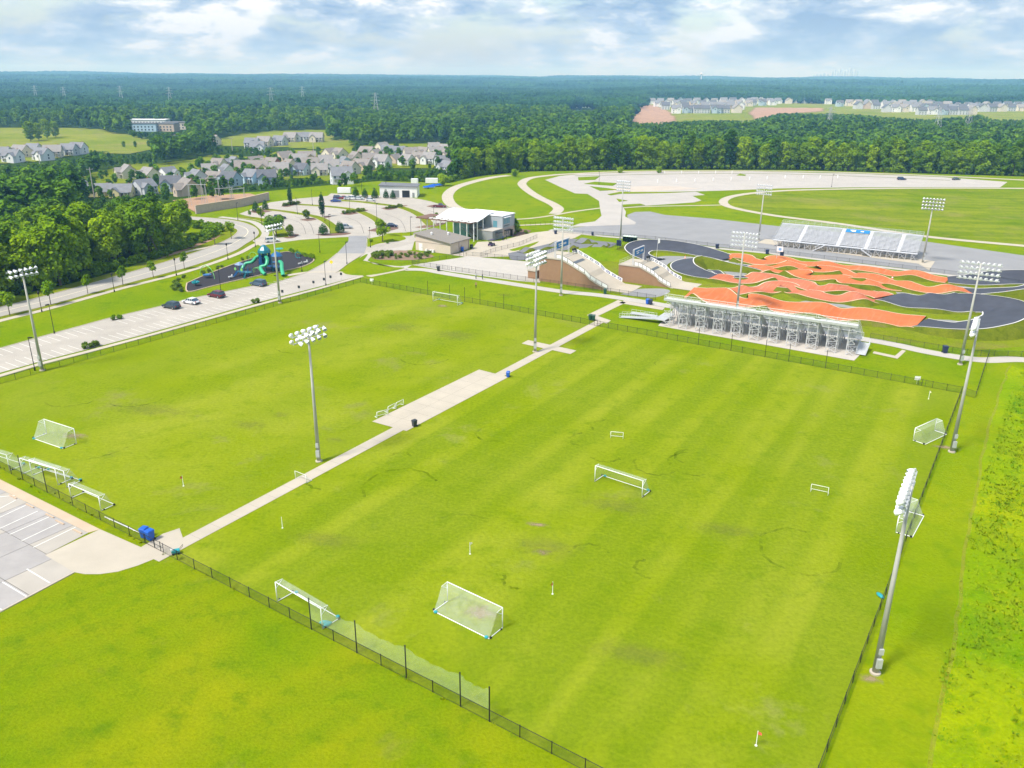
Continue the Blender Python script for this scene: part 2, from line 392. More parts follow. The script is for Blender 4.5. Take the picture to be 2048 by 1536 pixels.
# ================================================================ terrain and ground sheets
def build_terrain():
    rs = np.concatenate([[0.0], np.geomspace(18, 14200, 166)]); na = 300
    th = np.linspace(0, 2 * np.pi, na, endpoint=False)
    R, T = np.meshgrid(rs[1:], th, indexing='ij')
    X = np.concatenate([[0.0], (R * np.sin(T)).ravel()]); Y = np.concatenate([[0.0], (R * np.cos(T)).ravel()])
    Z = TZ(X, Y) - 0.14
    fs = [(0, 1 + (k + 1) % na, 1 + k) for k in range(na)]
    for i in range(len(rs) - 2):
        a = 1 + i * na; b = a + na
        fs += [(a + k, a + (k + 1) % na, b + (k + 1) % na, b + k) for k in range(na)]
    me = bpy.data.meshes.new('terrain'); me.from_pydata(np.stack([X, Y, Z], 1).tolist(), [], fs); me.materials.append(M['floor']); me.update()
    me.polygons.foreach_set('use_smooth', [True] * len(me.polygons)); me.flip_normals() if me.polygons[0].normal.z < 0 else None
    struct('terrain', me, None)
build_terrain()
sheet('lawn', SITE.tolist(), 0.0, M['lawn'])

def line_x(a, b, c, d):
    p = a.xy; r = (b - a).xy; q = c.xy; s_ = (d - c).xy; k = r.x * s_.y - r.y * s_.x
    t = ((q.x - p.x) * s_.y - (q.y - p.y) * s_.x) / k
    return Vector((p.x + r.x * t, p.y + r.y * t, 0))
FA, FB = G(7, 940), G(1119, 1516)                     # near fence
LA, LB = G(23, 762), G(721, 565)                      # fence along the strip lot
RA, RB = G(1922, 787), G(1641, 1536)                  # fence by the meadow
K_FL, K_FR = LB, RA
K_NR = line_x(FA, FB, RA, RB); K_NL = line_x(FA, FB, LA, LB)
PA, PB = G(376, 1082), G(1199, 644)                   # centre path
PN = line_x(FA, FB, PA, PB); PF = line_x(K_FL, K_FR, PA, PB)
sheet('playing_field', [(p.x, p.y) for p in (PN, K_NR, K_FR, PF)], .03, M['mown'])
sheet('playing_field', [(p.x, p.y) for p in (K_NL, PN, PF, K_FL)], .03, M['mown_far'])
# rough grass in front of the near fence and the meadow beyond the side fence
fd = (FB - FA).normalized(); fn = Vector((fd.y, -fd.x, 0))
sheet('rough_ground', [(p.x, p.y) for p in (FA - fd * 60, K_NR + fd * 30, K_NR + fd * 30 + fn * 90, FA - fd * 60 + fn * 90)], .02, M['rough'])
rd = (RB - RA).normalized(); rn = Vector((-rd.y, rd.x, 0))
if rn.x < 0: rn = -rn
def off(p, a, b): q = p + rd * a + rn * b; return (q.x, q.y)
sheet('meadow', [off(RA, k_ * .9 - 22, 6.5 - 1.0 * math.sin((k_ + 6) * .032) + random.uniform(-.35, .35)) for k_ in range(150)] + [off(RB, 40, 120), off(RA, 40, 150), off(RA, 5, 150), off(RA, -14, 60)], .035, M['meadow'])
sheet('verge', [off(RA, -30, .3), off(RA, -22, 8.5), off(RA, 0, 8), off(RA, 40, 8), off(RB, 6, 7.4), off(RB, 40, 8), off(RB, 40, .3)], .015, M['strip'])

dry = MB(); strip(dry, spline([Vector((*off(RA, k, w_), 0)) for k, w_ in [(q_ * 2.7 - 22, 6.5 - 1.0 * math.sin((q_ * 3 + 6) * .032) + random.uniform(-.2, .2)) for q_ in range(48)]], 2), -.22, .16, .05)
struct('dry_edge', dry, net('straw_edge', (.36, .33, .02), .3))
# ---------------- centre path, pads
path = MB(); pdv = (PB - PA).normalized(); pnv = Vector((-pdv.y, pdv.x, 0))
strip(path, [PN - pdv * 1.5, PA.lerp(PB, .5), PB + pdv * 1.0], -1.05, 1.05, .075)
struct('path', path, M['concrete'])
struct('path', MB().add([G(744, 843, .085), G(813, 862, .085), G(1017, 754, .085), G(958, 739, .085)], [(0, 1, 2, 3)]), M['concrete'])
struct('path', MB().add([G(1043, 687, .085), G(1141, 708, .085), G(1153, 701, .085), G(1056, 680, .085)], [(0, 1, 2, 3)]), M['concrete'])
struct('path', MB().add([G(u, v, .06) for u, v in [(1184, 637), (1213, 647), (1222, 641), (1196, 632), (1252, 605), (1236, 600), (1174, 630)][::-1]], [tuple(range(7))]), M['concrete'])
struct('path', MB().add([G(u, v, .06) for u, v in [(1238, 606), (1325, 620), (1330, 615), (1248, 601)]], [(0, 1, 2, 3)]), M['concrete'])
jn = MB(); LP_ = (PB - PA).length
for k in range(int(LP_ / 3.0)):
    q = PA + pdv * (k * 3.0 + 1.0); jn.add([q - pnv * 1.04 + Vector((0, 0, .08)), q - pnv * 1.04 + pdv * .05 + Vector((0, 0, .08)), q + pnv * 1.04 + pdv * .05 + Vector((0, 0, .08)), q + pnv * 1.04 + Vector((0, 0, .08))], [(0, 1, 2, 3)])
c0_, c1_, c2_, c3_ = G(744, 843), G(813, 862), G(1017, 754), G(958, 739)
for k in range(1, 9):
    a = c0_.lerp(c3_, k / 9); b = c1_.lerp(c2_, k / 9); strip(jn, [a, b], -.03, .03, .092)
strip(jn, [c0_.lerp(c1_, .5), c3_.lerp(c2_, .5)], -.03, .03, .092)
struct('path_joint', jn, M['joint'])
# gate apron by the near lot
sheet('path', G2([(371, 1090), (359, 1057), (326, 1068), (282, 1095), (200, 1059), (90, 1111), (148, 1145), (170, 1149), (200, 1149), (236, 1144), (275, 1132), (310, 1118), (338, 1102)]), .05, M['concrete'])
sheet('path', G2([(-90, 920), (0, 959), (200, 1059), (177, 1066), (0, 978), (-90, 936)]), .045, M['tancrete'])

# ---------------- near lot: slabs with recessed joints
lot = sheet('near_lot', G2([(-300, 870), (-90, 936), (0, 978), (177, 1066), (90, 1111), (148, 1145), (0, 1224), (-260, 1370)]), .02, M['dark_joint'])
o0 = G(177, 1066); ax = (G(0, 978) - o0); ax.z = 0; ax.normalize(); bx_ = Vector((-ax.y, ax.x, 0))
if bx_.y > 0: bx_ = -bx_
lot_poly = np.array(G2([(-420, 830), (-90, 936), (0, 978), (177, 1066), (90, 1111), (148, 1145), (0, 1224), (-300, 1390)]))
def clip_convex(poly, box):
    out = [tuple(p) for p in poly]
    n = len(box)
    for i in range(n):
        a = box[i]; b = box[(i + 1) % n]; inp = out; out = []
        def sd_(p): return (b[0] - a[0]) * (p[1] - a[1]) - (b[1] - a[1]) * (p[0] - a[0])
        for j in range(len(inp)):
            p = inp[j]; q = inp[(j + 1) % len(inp)]; sp, sq = sd_(p), sd_(q)
            if sp >= 0: out.append(p)
            if (sp >= 0) != (sq >= 0):
                t = sp / (sp - sq); out.append((p[0] + (q[0] - p[0]) * t, p[1] + (q[1] - p[1]) * t))
        if not out: return []
    return out
for i in range(-2, 9):
    for j in range(0, 6):
        a = o0 + ax * (i * 5.2 - 2.0 + .03) + bx_ * (j * 5.4 + .03); b = a + ax * 5.14; c = b + bx_ * 5.34; d = a + bx_ * 5.34
        q = [(p.x, p.y) for p in (a, b, c, d)]
        if sum(q[k][0] * q[(k + 1) % 4][1] - q[(k + 1) % 4][0] * q[k][1] for k in range(4)) < 0: q = q[::-1]
        cl = clip_convex(lot_poly, q)
        if len(cl) >= 3:
            part(MB().prism(cl, .022, .062 + .004 * ((i * 3 + j * 5) % 3)), 'paving_slab', M['lot_grey'] if (i + j) % 3 else M['pave'], lot)
def line_px(mb, a, b, wdt, z):
    A = G(*a); B = G(*b); return strip(mb, [A, B], -wdt / 2, wdt / 2, z)
mk = MB()
for a, b in [((-60, 1000), (30, 962 + 30)), ((0, 1018), (32, 1001)), ((-20, 1045), (53, 1011)), ((0, 1058), (76, 1023)), ((20, 1070), (98, 1035)), ((43, 1083), (119, 1047)),
             ((67, 1096), (152, 1055)), ((54, 1139), (100, 1167)), ((5, 1165), (53, 1194)), ((-50, 1190), (4, 1221))]:
    line_px(mk, a, b, .14, .082)
struct('lot_marking', mk, M['white'])
for k, (u, v) in enumerate([(26, 995), (60, 1013), (100, 1033), (120, 1046), (155, 1064)]):
    p = G(u, v); mb = MB()
    mb.prism([(-.9, -.09), (.9, -.09), (.9, .09), (-.9, .09)], 0, .10); mb.prism([(-.86, -.05), (.86, -.05), (.86, .05), (-.86, .05)], .10, .14)
    o = link('wheel_stop', mb.mesh('wheel_stop', M['tancrete']), None, (p.x, p.y, .066), math.atan2(ax.y, ax.x))
    tag(o, 'tan concrete wheel stop at the near lot, %s from the gate path' % ['fifth', 'fourth', 'third', 'second', 'first'][k], 'wheel stop', 'wheel stops in the near lot')
kb = MB(); strip(kb, [G(148, 1146), G(60, 1193), G(0, 1225), G(-200, 1335)], -.1, .1, 0, .13); struct('kerb', kb, M['concrete'])

# ---------------- strip lot beside the fields
sl_top = [(-200, 745), (0, 697), (100, 669), (217, 637), (325, 612), (370, 600), (512, 571), (534, 572), (614, 545), (652, 525), (674, 507), (697, 482), (697, 472)]
sl_bot = [(734, 472), (734, 495), (729, 507), (697, 527), (672, 546), (720, 552), (640, 573), (512, 606), (300, 666), (175, 699), (85, 722), (0, 746), (-200, 800)]
sheet('strip_lot', G2(sl_top + sl_bot), .05, M['pave'])
sheet('strip_lot_patch', G2([(674, 507), (697, 482), (697, 472), (734, 472), (734, 495), (729, 507)]), .065, M['asph'])
wk = MB(); strip(wk, [G(*p) for p in [(-200, 806), (0, 752), (85, 727), (175, 704), (300, 671), (512, 611), (640, 577), (724, 553)]], -.8, .6, 0, .12); struct('path', wk, M['concrete'])
kb = MB(); strip(kb, [G(*p) for p in sl_top[:11]], -.08, .12, 0, .13); strip(kb, [G(*p) for p in [(672, 546), (697, 527), (729, 507), (734, 495), (734, 478)]], -.1, .1, 0, .13); struct('kerb', kb, M['concrete'])
mk = MB()
ta, tb = G(0, 697), G(512, 571); ba, bb = G(0, 746), G(512, 606)
def bay(mb, p, q, wdt=.12, z=.075): return strip(mb, [p, q], -wdt / 2, wdt / 2, z)
for k in range(-6, 40):
    t = k / 34.0
    p = ta.lerp(tb, t) ; q = p + (EV * 5.2 - DV * .3)
    if not (10.5 < k < 13): bay(mk, p, q)
    p = ba.lerp(bb, t); q = p - (EV * 5.2 - DV * .3)
    if not (9.8 < k < 12.5): bay(mk, p, q)
struct('lot_marking', mk, M['white'])
# sidewalk crossing north of the corner
for pts, wd in (([(575, 551), (616, 545), (650, 544), (680, 545), (722, 553)], 1.0), ([(737, 553), (770, 546), (812, 538)], 1.2)):
    mb = MB(); strip(mb, gs(pts), -wd, wd, .055); struct('path', mb, M['concrete'])

# ---------------- road with sidewalks
r_up = gs([(-260, 690), (-120, 645), (0, 615), (117, 585), (225, 555), (370, 512), (437, 487), (462, 475), (474, 465), (474, 459), (463, 455), (440, 450), (400, 446), (340, 442)], 6)
r_dn = gs([(-260, 712), (-120, 668), (0, 634), (100, 610), (240, 571), (375, 535), (462, 505), (490, 489), (510, 476), (517, 466), (511, 456), (494, 448), (470, 442), (430, 437), (340, 431)], 6)
sheet('road', [(p.x, p.y) for p in r_up] + [(p.x, p.y) for p in r_dn[::-1]], .05, M['road'])
cl = [r_up[int(i * (len(r_up) - 1) / 59)].lerp(r_dn[int(i * (len(r_dn) - 1) / 59)], .5) for i in range(60)]
mk = MB(); strip(mk, cl, -.12, .12, .066); struct('road_marking', mk, M['cream_line'])
kb = MB(); strip(kb, r_up, -.1, .12, 0, .14); strip(kb, r_dn, -.12, .1, 0, .14); struct('kerb', kb, M['concrete'])
for pts, wd, mt in (([(-260, 722), (-120, 676), (0, 642), (100, 617), (240, 578), (375, 543), (470, 510), (505, 492), (522, 484)], 1.0, 'concrete'),
                    ([(440, 434), (472, 438), (505, 444), (522, 454), (531, 465), (527, 475)], 1.3, 'concrete_w'), ([(365, 506), (390, 500), (420, 494), (445, 488)], .9, 'concrete')):
    mb = MB(); strip(mb, gs(pts), -wd, wd, .06); struct('path', mb, M[mt])
vg = MB(); strip(vg, r_up, .2, 4.5, .03); struct('verge', vg, M['verge'])
vg = MB(); strip(vg, side(r_dn, 0), -1.6, -.15, .035); struct('verge', vg, M['verge'])
sheet('access_road', G2([(505, 482), (520, 474), (560, 471), (590, 470), (660, 468), (737, 466), (737, 476), (697, 474), (640, 477), (600, 480), (556, 486), (520, 492)]), .045, M['pave'])
sheet('mulch_bed', G2([(345, 528), (420, 494), (452, 478), (440, 470), (360, 500), (250, 545)]), .028, M['soil'])

# ---------------- fan-shaped lot with planted islands
fan = sheet('fan_lot', G2([(478, 428), (540, 405), (600, 397), (655, 392), (662, 387), (745, 391), (800, 392), (837, 398), (862, 403), (887, 411), (922, 424), (905, 440), (872, 452), (832, 463), (790, 467),
           (737, 470), (660, 470), (590, 473), (572, 466), (566, 452), (545, 444), (520, 437), (495, 432)]), .055, M['pave'])
def island(px, wd, mat='verge', h=.14):
    pts = gs(px); mb = MB(); strip(mb, pts, -wd, wd, .03, h - .02); struct('kerb', mb, M['concrete'])
    mb = MB(); strip(mb, pts, -wd + .25, wd - .25, .03, h); return struct('traffic_island', mb, M[mat])
island([(531, 419), (560, 422), (594, 427), (632, 434), (655, 445), (668, 458), (669, 467)], 1.9)
island([(594, 409), (650, 413), (697, 418), (724, 425), (752, 439), (766, 452)], 2.0)
island([(662, 400), (720, 404), (762, 409), (802, 415), (837, 429), (862, 451)], 2.1)
island([(480, 434), (520, 439), (548, 449), (560, 462), (566, 475)], 2.2)
def bed(px, mat='mulch', z=.11):
    pts = gs(px + [px[0]], 5)[:-1]; return struct('planting_bed', MB().prism([(p.x, p.y) for p in pts], .02, z), M[mat])
bed([(500, 424), (515, 419), (540, 418), (548, 421), (520, 427)]); bed([(562, 413), (580, 406), (603, 405), (590, 410), (575, 414)])
bed([(600, 440), (617, 437), (640, 435), (655, 432), (662, 434), (640, 438), (618, 442)]); bed([(565, 474), (580, 470), (597, 469), (590, 475), (575, 477)])
bed([(631, 469), (655, 468), (700, 466), (690, 470), (650, 472)]); bed([(680, 428), (700, 423), (735, 420), (728, 424), (700, 430)])
bed([(762, 417), (780, 413), (815, 411), (800, 415), (778, 420)]); bed([(830, 455), (860, 449), (890, 446), (880, 451), (850, 456)])
bed([(735, 462), (760, 455), (790, 455), (795, 458), (765, 464)]); bed([(853, 413), (868, 410), (880, 412), (868, 415)])
mk = MB()
for a, b in (((575, 437), (612, 468)), ((590, 433), (628, 468)), ((690, 434), (728, 467)), ((770, 428), (812, 463)), ((840, 417), (885, 446))):
    p, q = G(*a), G(*b); mid = G((a[0] + b[0]) / 2 + 9, (a[1] + b[1]) / 2 - 5); strip(mk, spline([p, mid, q]), -.07, .07, .07)
struct('lot_joint', mk, M['dark_joint'])
# drop-off loop by the tan hall
sheet('drop_off', G2([(736, 466), (800, 463), (829, 468), (829, 482), (824, 500), (770, 505), (744, 511), (735, 521), (748, 528), (800, 533), (824, 530), (810, 539), (770, 532), (735, 523), (716, 519), (728, 506), (735, 494)]), .045, M['concrete_w'])
sheet('drop_off_loop', spl := [(p.x, p.y) for p in gs([(733, 496), (752, 490), (790, 484), (812, 484), (818, 479), (806, 473), (780, 472), (790, 468), (828, 474), (829, 484), (806, 492), (770, 500), (735, 505)], 4)], .06, M['pave'])
def lawn_patch(px, mat='lawn', z=.075, n=4):
    pts = gs(px + [px[0]], n)[:-1]; return sheet('lawn', [(p.x, p.y) for p in pts], z, M[mat])
lawn_patch([(735, 478), (775, 470), (800, 471), (812, 477), (800, 482), (760, 487), (734, 494)]); lawn_patch([(760, 469), (790, 466), (826, 466), (820, 472), (785, 471)])
lawn_patch([(712, 520), (735, 508), (728, 520), (720, 526), (780, 534), (808, 537), (735, 551), (685, 545)])
lawn_patch([(745, 525), (790, 522), (832, 521), (850, 518), (812, 527), (780, 528)], 'lawn', .08)
bed([(742, 513), (765, 505), (800, 501), (840, 505), (868, 513), (830, 520), (780, 520), (752, 519)], 'bedsoil', .07)
# ---------------- plaza, forecourt and walkways
sheet('plaza', G2([(824, 530), (937, 513), (1020, 520), (1082, 526), (1080, 566), (1035, 562), (902, 544)]), .05, M['concrete_w'])
sheet('forecourt', G2([(902, 510), (943, 499), (955, 484), (1000, 482), (1030, 474), (1062, 466), (1105, 461), (1165, 468), (1150, 476), (1118, 484), (1062, 500), (1020, 513), (960, 515), (930, 514)]), .045, M['concrete'])
lawn_patch([(1018, 500), (1050, 491), (1078, 483), (1060, 494), (1030, 502)], 'lawn', .07, 3)
bed([(1024, 474), (1030, 462), (1045, 459), (1062, 462), (1045, 470)], 'mulch', .10)
wk = MB(); wl = [(737, 553), (812, 539), (850, 540), (902, 549), (1024, 568), (1122, 583), (1209, 592), (1324, 610), (1450, 633), (1600, 659), (1760, 684), (1860, 705), (1960, 720), (2048, 720), (2200, 742)]
strip(wk, gs(wl[1:]), -1.7, 1.7, .055); struct('path', wk, M['concrete_w'])
strip_ = MB(); strip(strip_, gs([(1100, 460), (1200, 472), (1290, 480), (1436, 497), (1540, 507), (1700, 527), (1860, 546), (1990, 562)]), -1.3, 1.3, .068); struct('path', strip_, M['concrete_w'])
sheet('path', G2([(1745, 707), (1795, 718), (1812, 702), (1804, 700), (1790, 712), (1748, 703)]), .06, M['concrete'])
sheet('stand_pad', G2([(1316, 652), (1708, 722), (1735, 695), (1700, 672), (1350, 615)]), .072, M['padcrete'])
sheet('stand_pad', G2([(1515, 486), (1837, 528), (1858, 541), (1870, 523), (1850, 520), (1530, 478)]), .078, M['concrete'])
# ---------------- gravel yards, ring paths
sheet('gravel_yard', G2([(1105, 462), (1150, 455), (1200, 450), (1272, 447), (1256, 437), (1254, 430), (1270, 424), (1300, 423), (1330, 430), (1420, 437), (1500, 446), (1570, 454), (1700, 466), (1850, 483), (2048, 511), (2200, 530), (2200, 600), (2048, 575), (1930, 554), (1850, 542), (1700, 524), (1530, 505), (1436, 494), (1300, 478)]), .03, M['asph'])
sheet('gravel_lot', G2([(1090, 360), (1120, 352), (1160, 348), (1300, 343.5), (1500, 343), (1700, 347), (1880, 354), (2015, 364), (2000, 375), (1850, 374.5), (1700, 375), (1560, 377), (1460, 381), (1390, 383), (1410, 390), (1385, 392),
       (1403, 401), (1388, 405), (1300, 411), (1246, 414), (1252, 424), (1250, 433), (1272, 445), (1270, 449), (1140, 454), (1160, 447), (1190, 443), (1203, 432), (1200, 417), (1198, 402), (1175, 388), (1150, 387), (1120, 374), (1095, 362)]), .05, M['gravel_lot'])
for px in ([(1156, 355), (1200, 353), (1190, 360), (1157, 361)], [(1168, 368), (1190, 364), (1235, 367), (1225, 372), (1195, 370)], [(1180, 373), (1215, 377), (1238, 380), (1200, 382)],
           [(1215, 389), (1240, 384.5), (1330, 384.5), (1395, 383.5), (1330, 386.5), (1240, 388), (1222, 391)], [(1233, 398), (1255, 402), (1238, 404)], [(1245, 410), (1280, 408), (1290, 411), (1246, 414)], [(1473, 351), (1480, 348), (1492, 350), (1490, 352)]):
    struct('traffic_island', MB().prism(G2(px), .03, .20), M['lawn'])
mk = MB(); strip(mk, gs([(1150, 352), (1250, 350), (1350, 348), (1470, 347), (1600, 349), (1750, 354), (1900, 361)]), -.7, .7, .07); struct('verge', mk, M['berm'])
sheet('gravel_patch', G2([(1220, 376), (1300, 372), (1360, 373), (1400, 378), (1300, 383), (1230, 385)]), .065, M['gravel_tan'])
def walk(px, wd, mat='concrete_w', z=.062):
    mb = MB(); strip(mb, gs(px), -wd, wd, z); struct('path', mb, M[mat])
walk([(1108, 428), (1117, 418), (1105, 408), (1080, 396), (1060, 384), (1046, 372), (1045, 365), (1058, 357), (1090, 352), (1150, 347.5), (1300, 342.5), (1600, 343), (1850, 351), (2060, 361), (2200, 368)], 2.3, 'concrete', .07)
walk([(1018, 351), (985, 355), (945, 364), (912, 375), (896, 389), (899, 405), (918, 418), (945, 427)], 2.6, 'concrete')
walk([(1010, 440), (1060, 437), (1105, 431), (1150, 423), (1203, 416)], .9, 'concrete')
walk([(1246, 416), (1300, 413), (1430, 410.5), (1448, 410)], .9, 'concrete')
walk([(2200, 379), (2048, 377), (1850, 376.5), (1700, 378), (1580, 381), (1510, 386), (1465, 393), (1447, 402), (1455, 412), (1490, 421), (1560, 433), (1680, 448), (1850, 473), (2048, 492), (2200, 506)], 2.0, 'concrete', .07)
walk([(1012, 452), (1060, 450), (1110, 448), (1142, 451)], 1.0, 'concrete')
rf = gs([(2200, 381), (2048, 380), (1850, 379), (1700, 380), (1580, 383), (1515, 388), (1475, 394), (1460, 402), (1468, 411), (1500, 419), (1560, 430), (1680, 445), (1850, 470), (2048, 489), (2200, 503)], 5)
sheet('ring_field', [(p.x, p.y) for p in rf], .02, grass('ring_field_grass', (.060, .135, .002), (.140, .205, .003), (.225, .255, .018), (.270, .235, .075), .575, .022, (D_ANG + 1.2, 6.0, .35), .35, .25, .6))
lawn_patch([(912, 408), (920, 385), (950, 372), (985, 362), (1030, 354), (1040, 362), (1040, 376), (1060, 392), (1095, 410), (1108, 422), (1090, 430), (1040, 435), (985, 436), (940, 425)], 'lawn', .03)
lawn_patch([(1060, 364), (1085, 357), (1095, 362), (1120, 376), (1150, 389), (1178, 391), (1197, 402), (1199, 414), (1150, 421), (1120, 415), (1090, 398), (1066, 378)], 'lawn', .04)

# ---------------- worn spots and dark rings in the turf
def decal_mat(name, col, edge=.5):
    mt, t, b = nodes(name); b.inputs['Base Color'].default_value = (*col, 1); b.inputs['Roughness'].default_value = .95
    tco = t.nodes.new('ShaderNodeTexCoord'); ln = t.nodes.new('ShaderNodeVectorMath'); ln.operation = 'LENGTH'; t.links.new(tco.outputs['Object'], ln.inputs[0])
    n = nnoise(t, npos(t), .9, 6, .7); f = nmath(t, 'ADD', nmath(t, 'MULTIPLY', nmath(t, 'SUBTRACT', 1.0, ln.outputs['Value']), .8), nmath(t, 'MULTIPLY', nmath(t, 'SUBTRACT', n, .5), 2.4)); f = nmath(t, 'MULTIPLY', f, nmath(t, 'SUBTRACT', 1.0, ln.outputs['Value'], True))
    f = nramp(t, f, [(.06, 0.0), (.55, edge)]); tr = t.nodes.new('ShaderNodeBsdfTransparent'); mxs = t.nodes.new('ShaderNodeMixShader')
    t.links.new(f, mxs.inputs[0]); t.links.new(tr.outputs[0], mxs.inputs[1]); t.links.new(b.outputs[0], mxs.inputs[2]); t.links.new(mxs.outputs[0], t.nodes['Material Output'].inputs[0]); return mt
M['worn'] = decal_mat('worn_turf', (.34, .25, .14), .65); M['worn_grey'] = decal_mat('thin_turf', (.20, .185, .04), .22)
disc = MB().add([(math.cos(k * .3927) * 1.0, math.sin(k * .3927) * 1.0, 0) for k in range(16)], [tuple(range(16))])
dm = {k: disc.mesh('worn_spot', M[k]) for k in ('worn', 'worn_grey')}
for u, v, a, b, k in [(960, 1225, 3.0, 2.0, 'worn'), (885, 612, 2.5, 1.8, 'worn'), (148, 872, 3.5, 1.8, 'worn'), (500, 850, 5, 3, 'worn_grey'), (800, 655, 8, 6, 'worn_grey'), (910, 670, 9, 6, 'worn_grey'), (300, 820, 14, 4, 'worn_grey'),
                      (1090, 1095, 7, 4, 'worn_grey'), (1075, 1050, 2.2, .9, 'worn'), (1086, 1105, 1.8, 1.1, 'worn'), (1230, 1010, 8, 4, 'worn_grey'), (1450, 1060, 7, 3, 'worn_grey'), (560, 830, 3, 2, 'worn_grey'), (670, 880, 3, 1.2, 'worn_grey'),
                      (1742, 1358, 1.8, 1.0, 'worn'), (1890, 895, 3, 1.2, 'worn'), (1280, 1310, 9, 3, 'worn_grey'), (650, 1080, 8, 3, 'worn_grey'), (1010, 590, 5, 3, 'worn_grey')]:
    p = G(u, v); o = link('worn_spot', dm[k], None, (p.x, p.y, .045), D_ANG * -1 + .3); o.scale = (a, b, 1); o['kind'] = 'structure'
def ringmat():
    mt, t, b = nodes('dark_ring_turf'); b.inputs['Base Color'].default_value = (.070, .135, .001, 1); b.inputs['Roughness'].default_value = 1; b.inputs['Specular IOR Level'].default_value = 0
    f = nramp(t, nnoise(t, npos(t), .45, 5, .7), [(.40, 0.0), (.72, .55)]); tr = t.nodes.new('ShaderNodeBsdfTransparent'); mxs = t.nodes.new('ShaderNodeMixShader')
    t.links.new(f, mxs.inputs[0]); t.links.new(tr.outputs[0], mxs.inputs[1]); t.links.new(b.outputs[0], mxs.inputs[2]); t.links.new(mxs.outputs[0], t.nodes['Material Output'].inputs[0]); return mt
M['ring'] = ringmat()
for cu, cv, R_, a0, a1 in [(985, 868, 2.6, 60, 300), (1170, 535 + 345, 2.3, 100, 280), (1215, 855, 2.6, 30, 200), (1210, 908, 2.5, 200, 330), (800, 975, 5.0, 20, 210), (1600, 1102, 4.6, 60, 330), (1385, 928, 3.4, 90, 290), (1310, 930, 3, 150, 330),
                           (648, 962, 2.2, 90, 270), (800, 915, 1.5, 20, 200), (1300, 1138, 1.7, 100, 260), (1180, 1115, 2.6, 20, 160), (920, 1075, 5, 40, 120), (1340, 730, 3.0, 60, 180), (1380, 915, 2.2, 40, 240), (1035, 1160, 1.6, 150, 280),
                           (600, 690, 5, 200, 330), (850, 712, 5, 200, 340), (155, 790, 5, 220, 330), (280, 790, 5, 230, 340), (190, 880, 6.5, 270, 340)]:
    c = G(cu, cv); pts = [Vector((c.x + R_ * math.cos(math.radians(a0 + (a1 - a0) * k / 20)), c.y + R_ * 1.1 * math.sin(math.radians(a0 + (a1 - a0) * k / 20)), 0)) * 1.0 for k in range(21)]; pts = [q + Vector((math.sin(k * 1.3 + cu) * .16, math.cos(k * 1.7 + cv) * .16, 0)) for k, q in enumerate(pts)]
    mb = MB(); strip(mb, pts, -.16, .22, .05); struct('turf_ring', mb, M['ring'])
# ================================================================ fences
POSTM = {}
def post_mesh(h, r, cap=True):
    k = (round(h, 2), round(r, 3))
    if k not in POSTM:
        mb = MB().tube((0, 0, 0), (0, 0, h), r, r, 6)
        if cap: mb.lathe([(r * 1.3, 0), (r * 1.3, .05), (r * .3, .10)], (0, 0, h - .02), 6)
        POSTM[k] = mb.mesh('post', M['black'])
    return POSTM[k]
def fence(label, pts, n, h=1.25, tall=(), tall_h=3.7, gates=(), mesh=True, r=.045, name='chain_link_fence', bottom=True):
    """pts: world polyline; n posts spaced evenly along it; gates: (t0, t1) spans left without fabric"""
    o = thing(name, label, 'fence', pts[0])
    P = [p - pts[0] for p in pts]; seg = [(b - a).length for a, b in zip(P[:-1], P[1:])]; T = sum(seg)
    def at(t):
        d = t * T
        for i, s_ in enumerate(seg):
            if d <= s_ + 1e-6 or i == len(seg) - 1: return P[i].lerp(P[i + 1], d / s_)
            d -= s_
    for k in range(n + 1):
        hh = tall_h if k in tall else h + .05
        q = link('net_post' if k in tall else 'post', post_mesh(hh, r * (1.35 if k in tall else 1)), o, at(k / n))
    ts = sorted({k / n for k in range(n + 1)} | {sum(seg[:i]) / T for i in range(len(seg) + 1)} | {g for gg in gates for g in gg})
    rail = MB(); fab = MB(); prev = None
    def flush():
        if rail.f: part(rail, 'rail', M['black'], o)
        if mesh and fab.f: part(fab, 'wire_mesh', M['chain'], o)
    for a, b in zip(ts[:-1], ts[1:]):
        m_ = (a + b) / 2
        if b - a < 1e-5 or any(g0 < m_ < g1 for g0, g1 in gates): continue
        if prev is not None and a - prev > 1e-4: flush(); rail = MB(); fab = MB()
        prev = b; A, B = at(a), at(b); up = Vector((0, 0, h))
        rail.tube(A + up, B + up, r * .75, r * .75, 5, False)
        if bottom: rail.tube(A + Vector((0, 0, .08)), B + Vector((0, 0, .08)), r * .4, r * .4, 4, False)
        fab.add([A + Vector((0, 0, .04)), B + Vector((0, 0, .04)), B + up, A + up], [(0, 1, 2, 3)])
    flush()
    for g0, g1 in gates:
        A, B = at(g0), at(g1); mid = A.lerp(B, .5)
        for a, b in ((A, mid), (mid, B)):
            d = (b - a).normalized(); a2, b2 = a + d * .06, b - d * .04; mb = MB()
            for z in (.12, h * .55, h): mb.tube(a2 + Vector((0, 0, z)), b2 + Vector((0, 0, z)), r * .7, n=5)
            for q in (a2, b2): mb.tube(q + Vector((0, 0, .1)), q + Vector((0, 0, h + .1)), r * .8, n=5)
            part(mb, 'gate_leaf', M['black'], o)
    return o, at
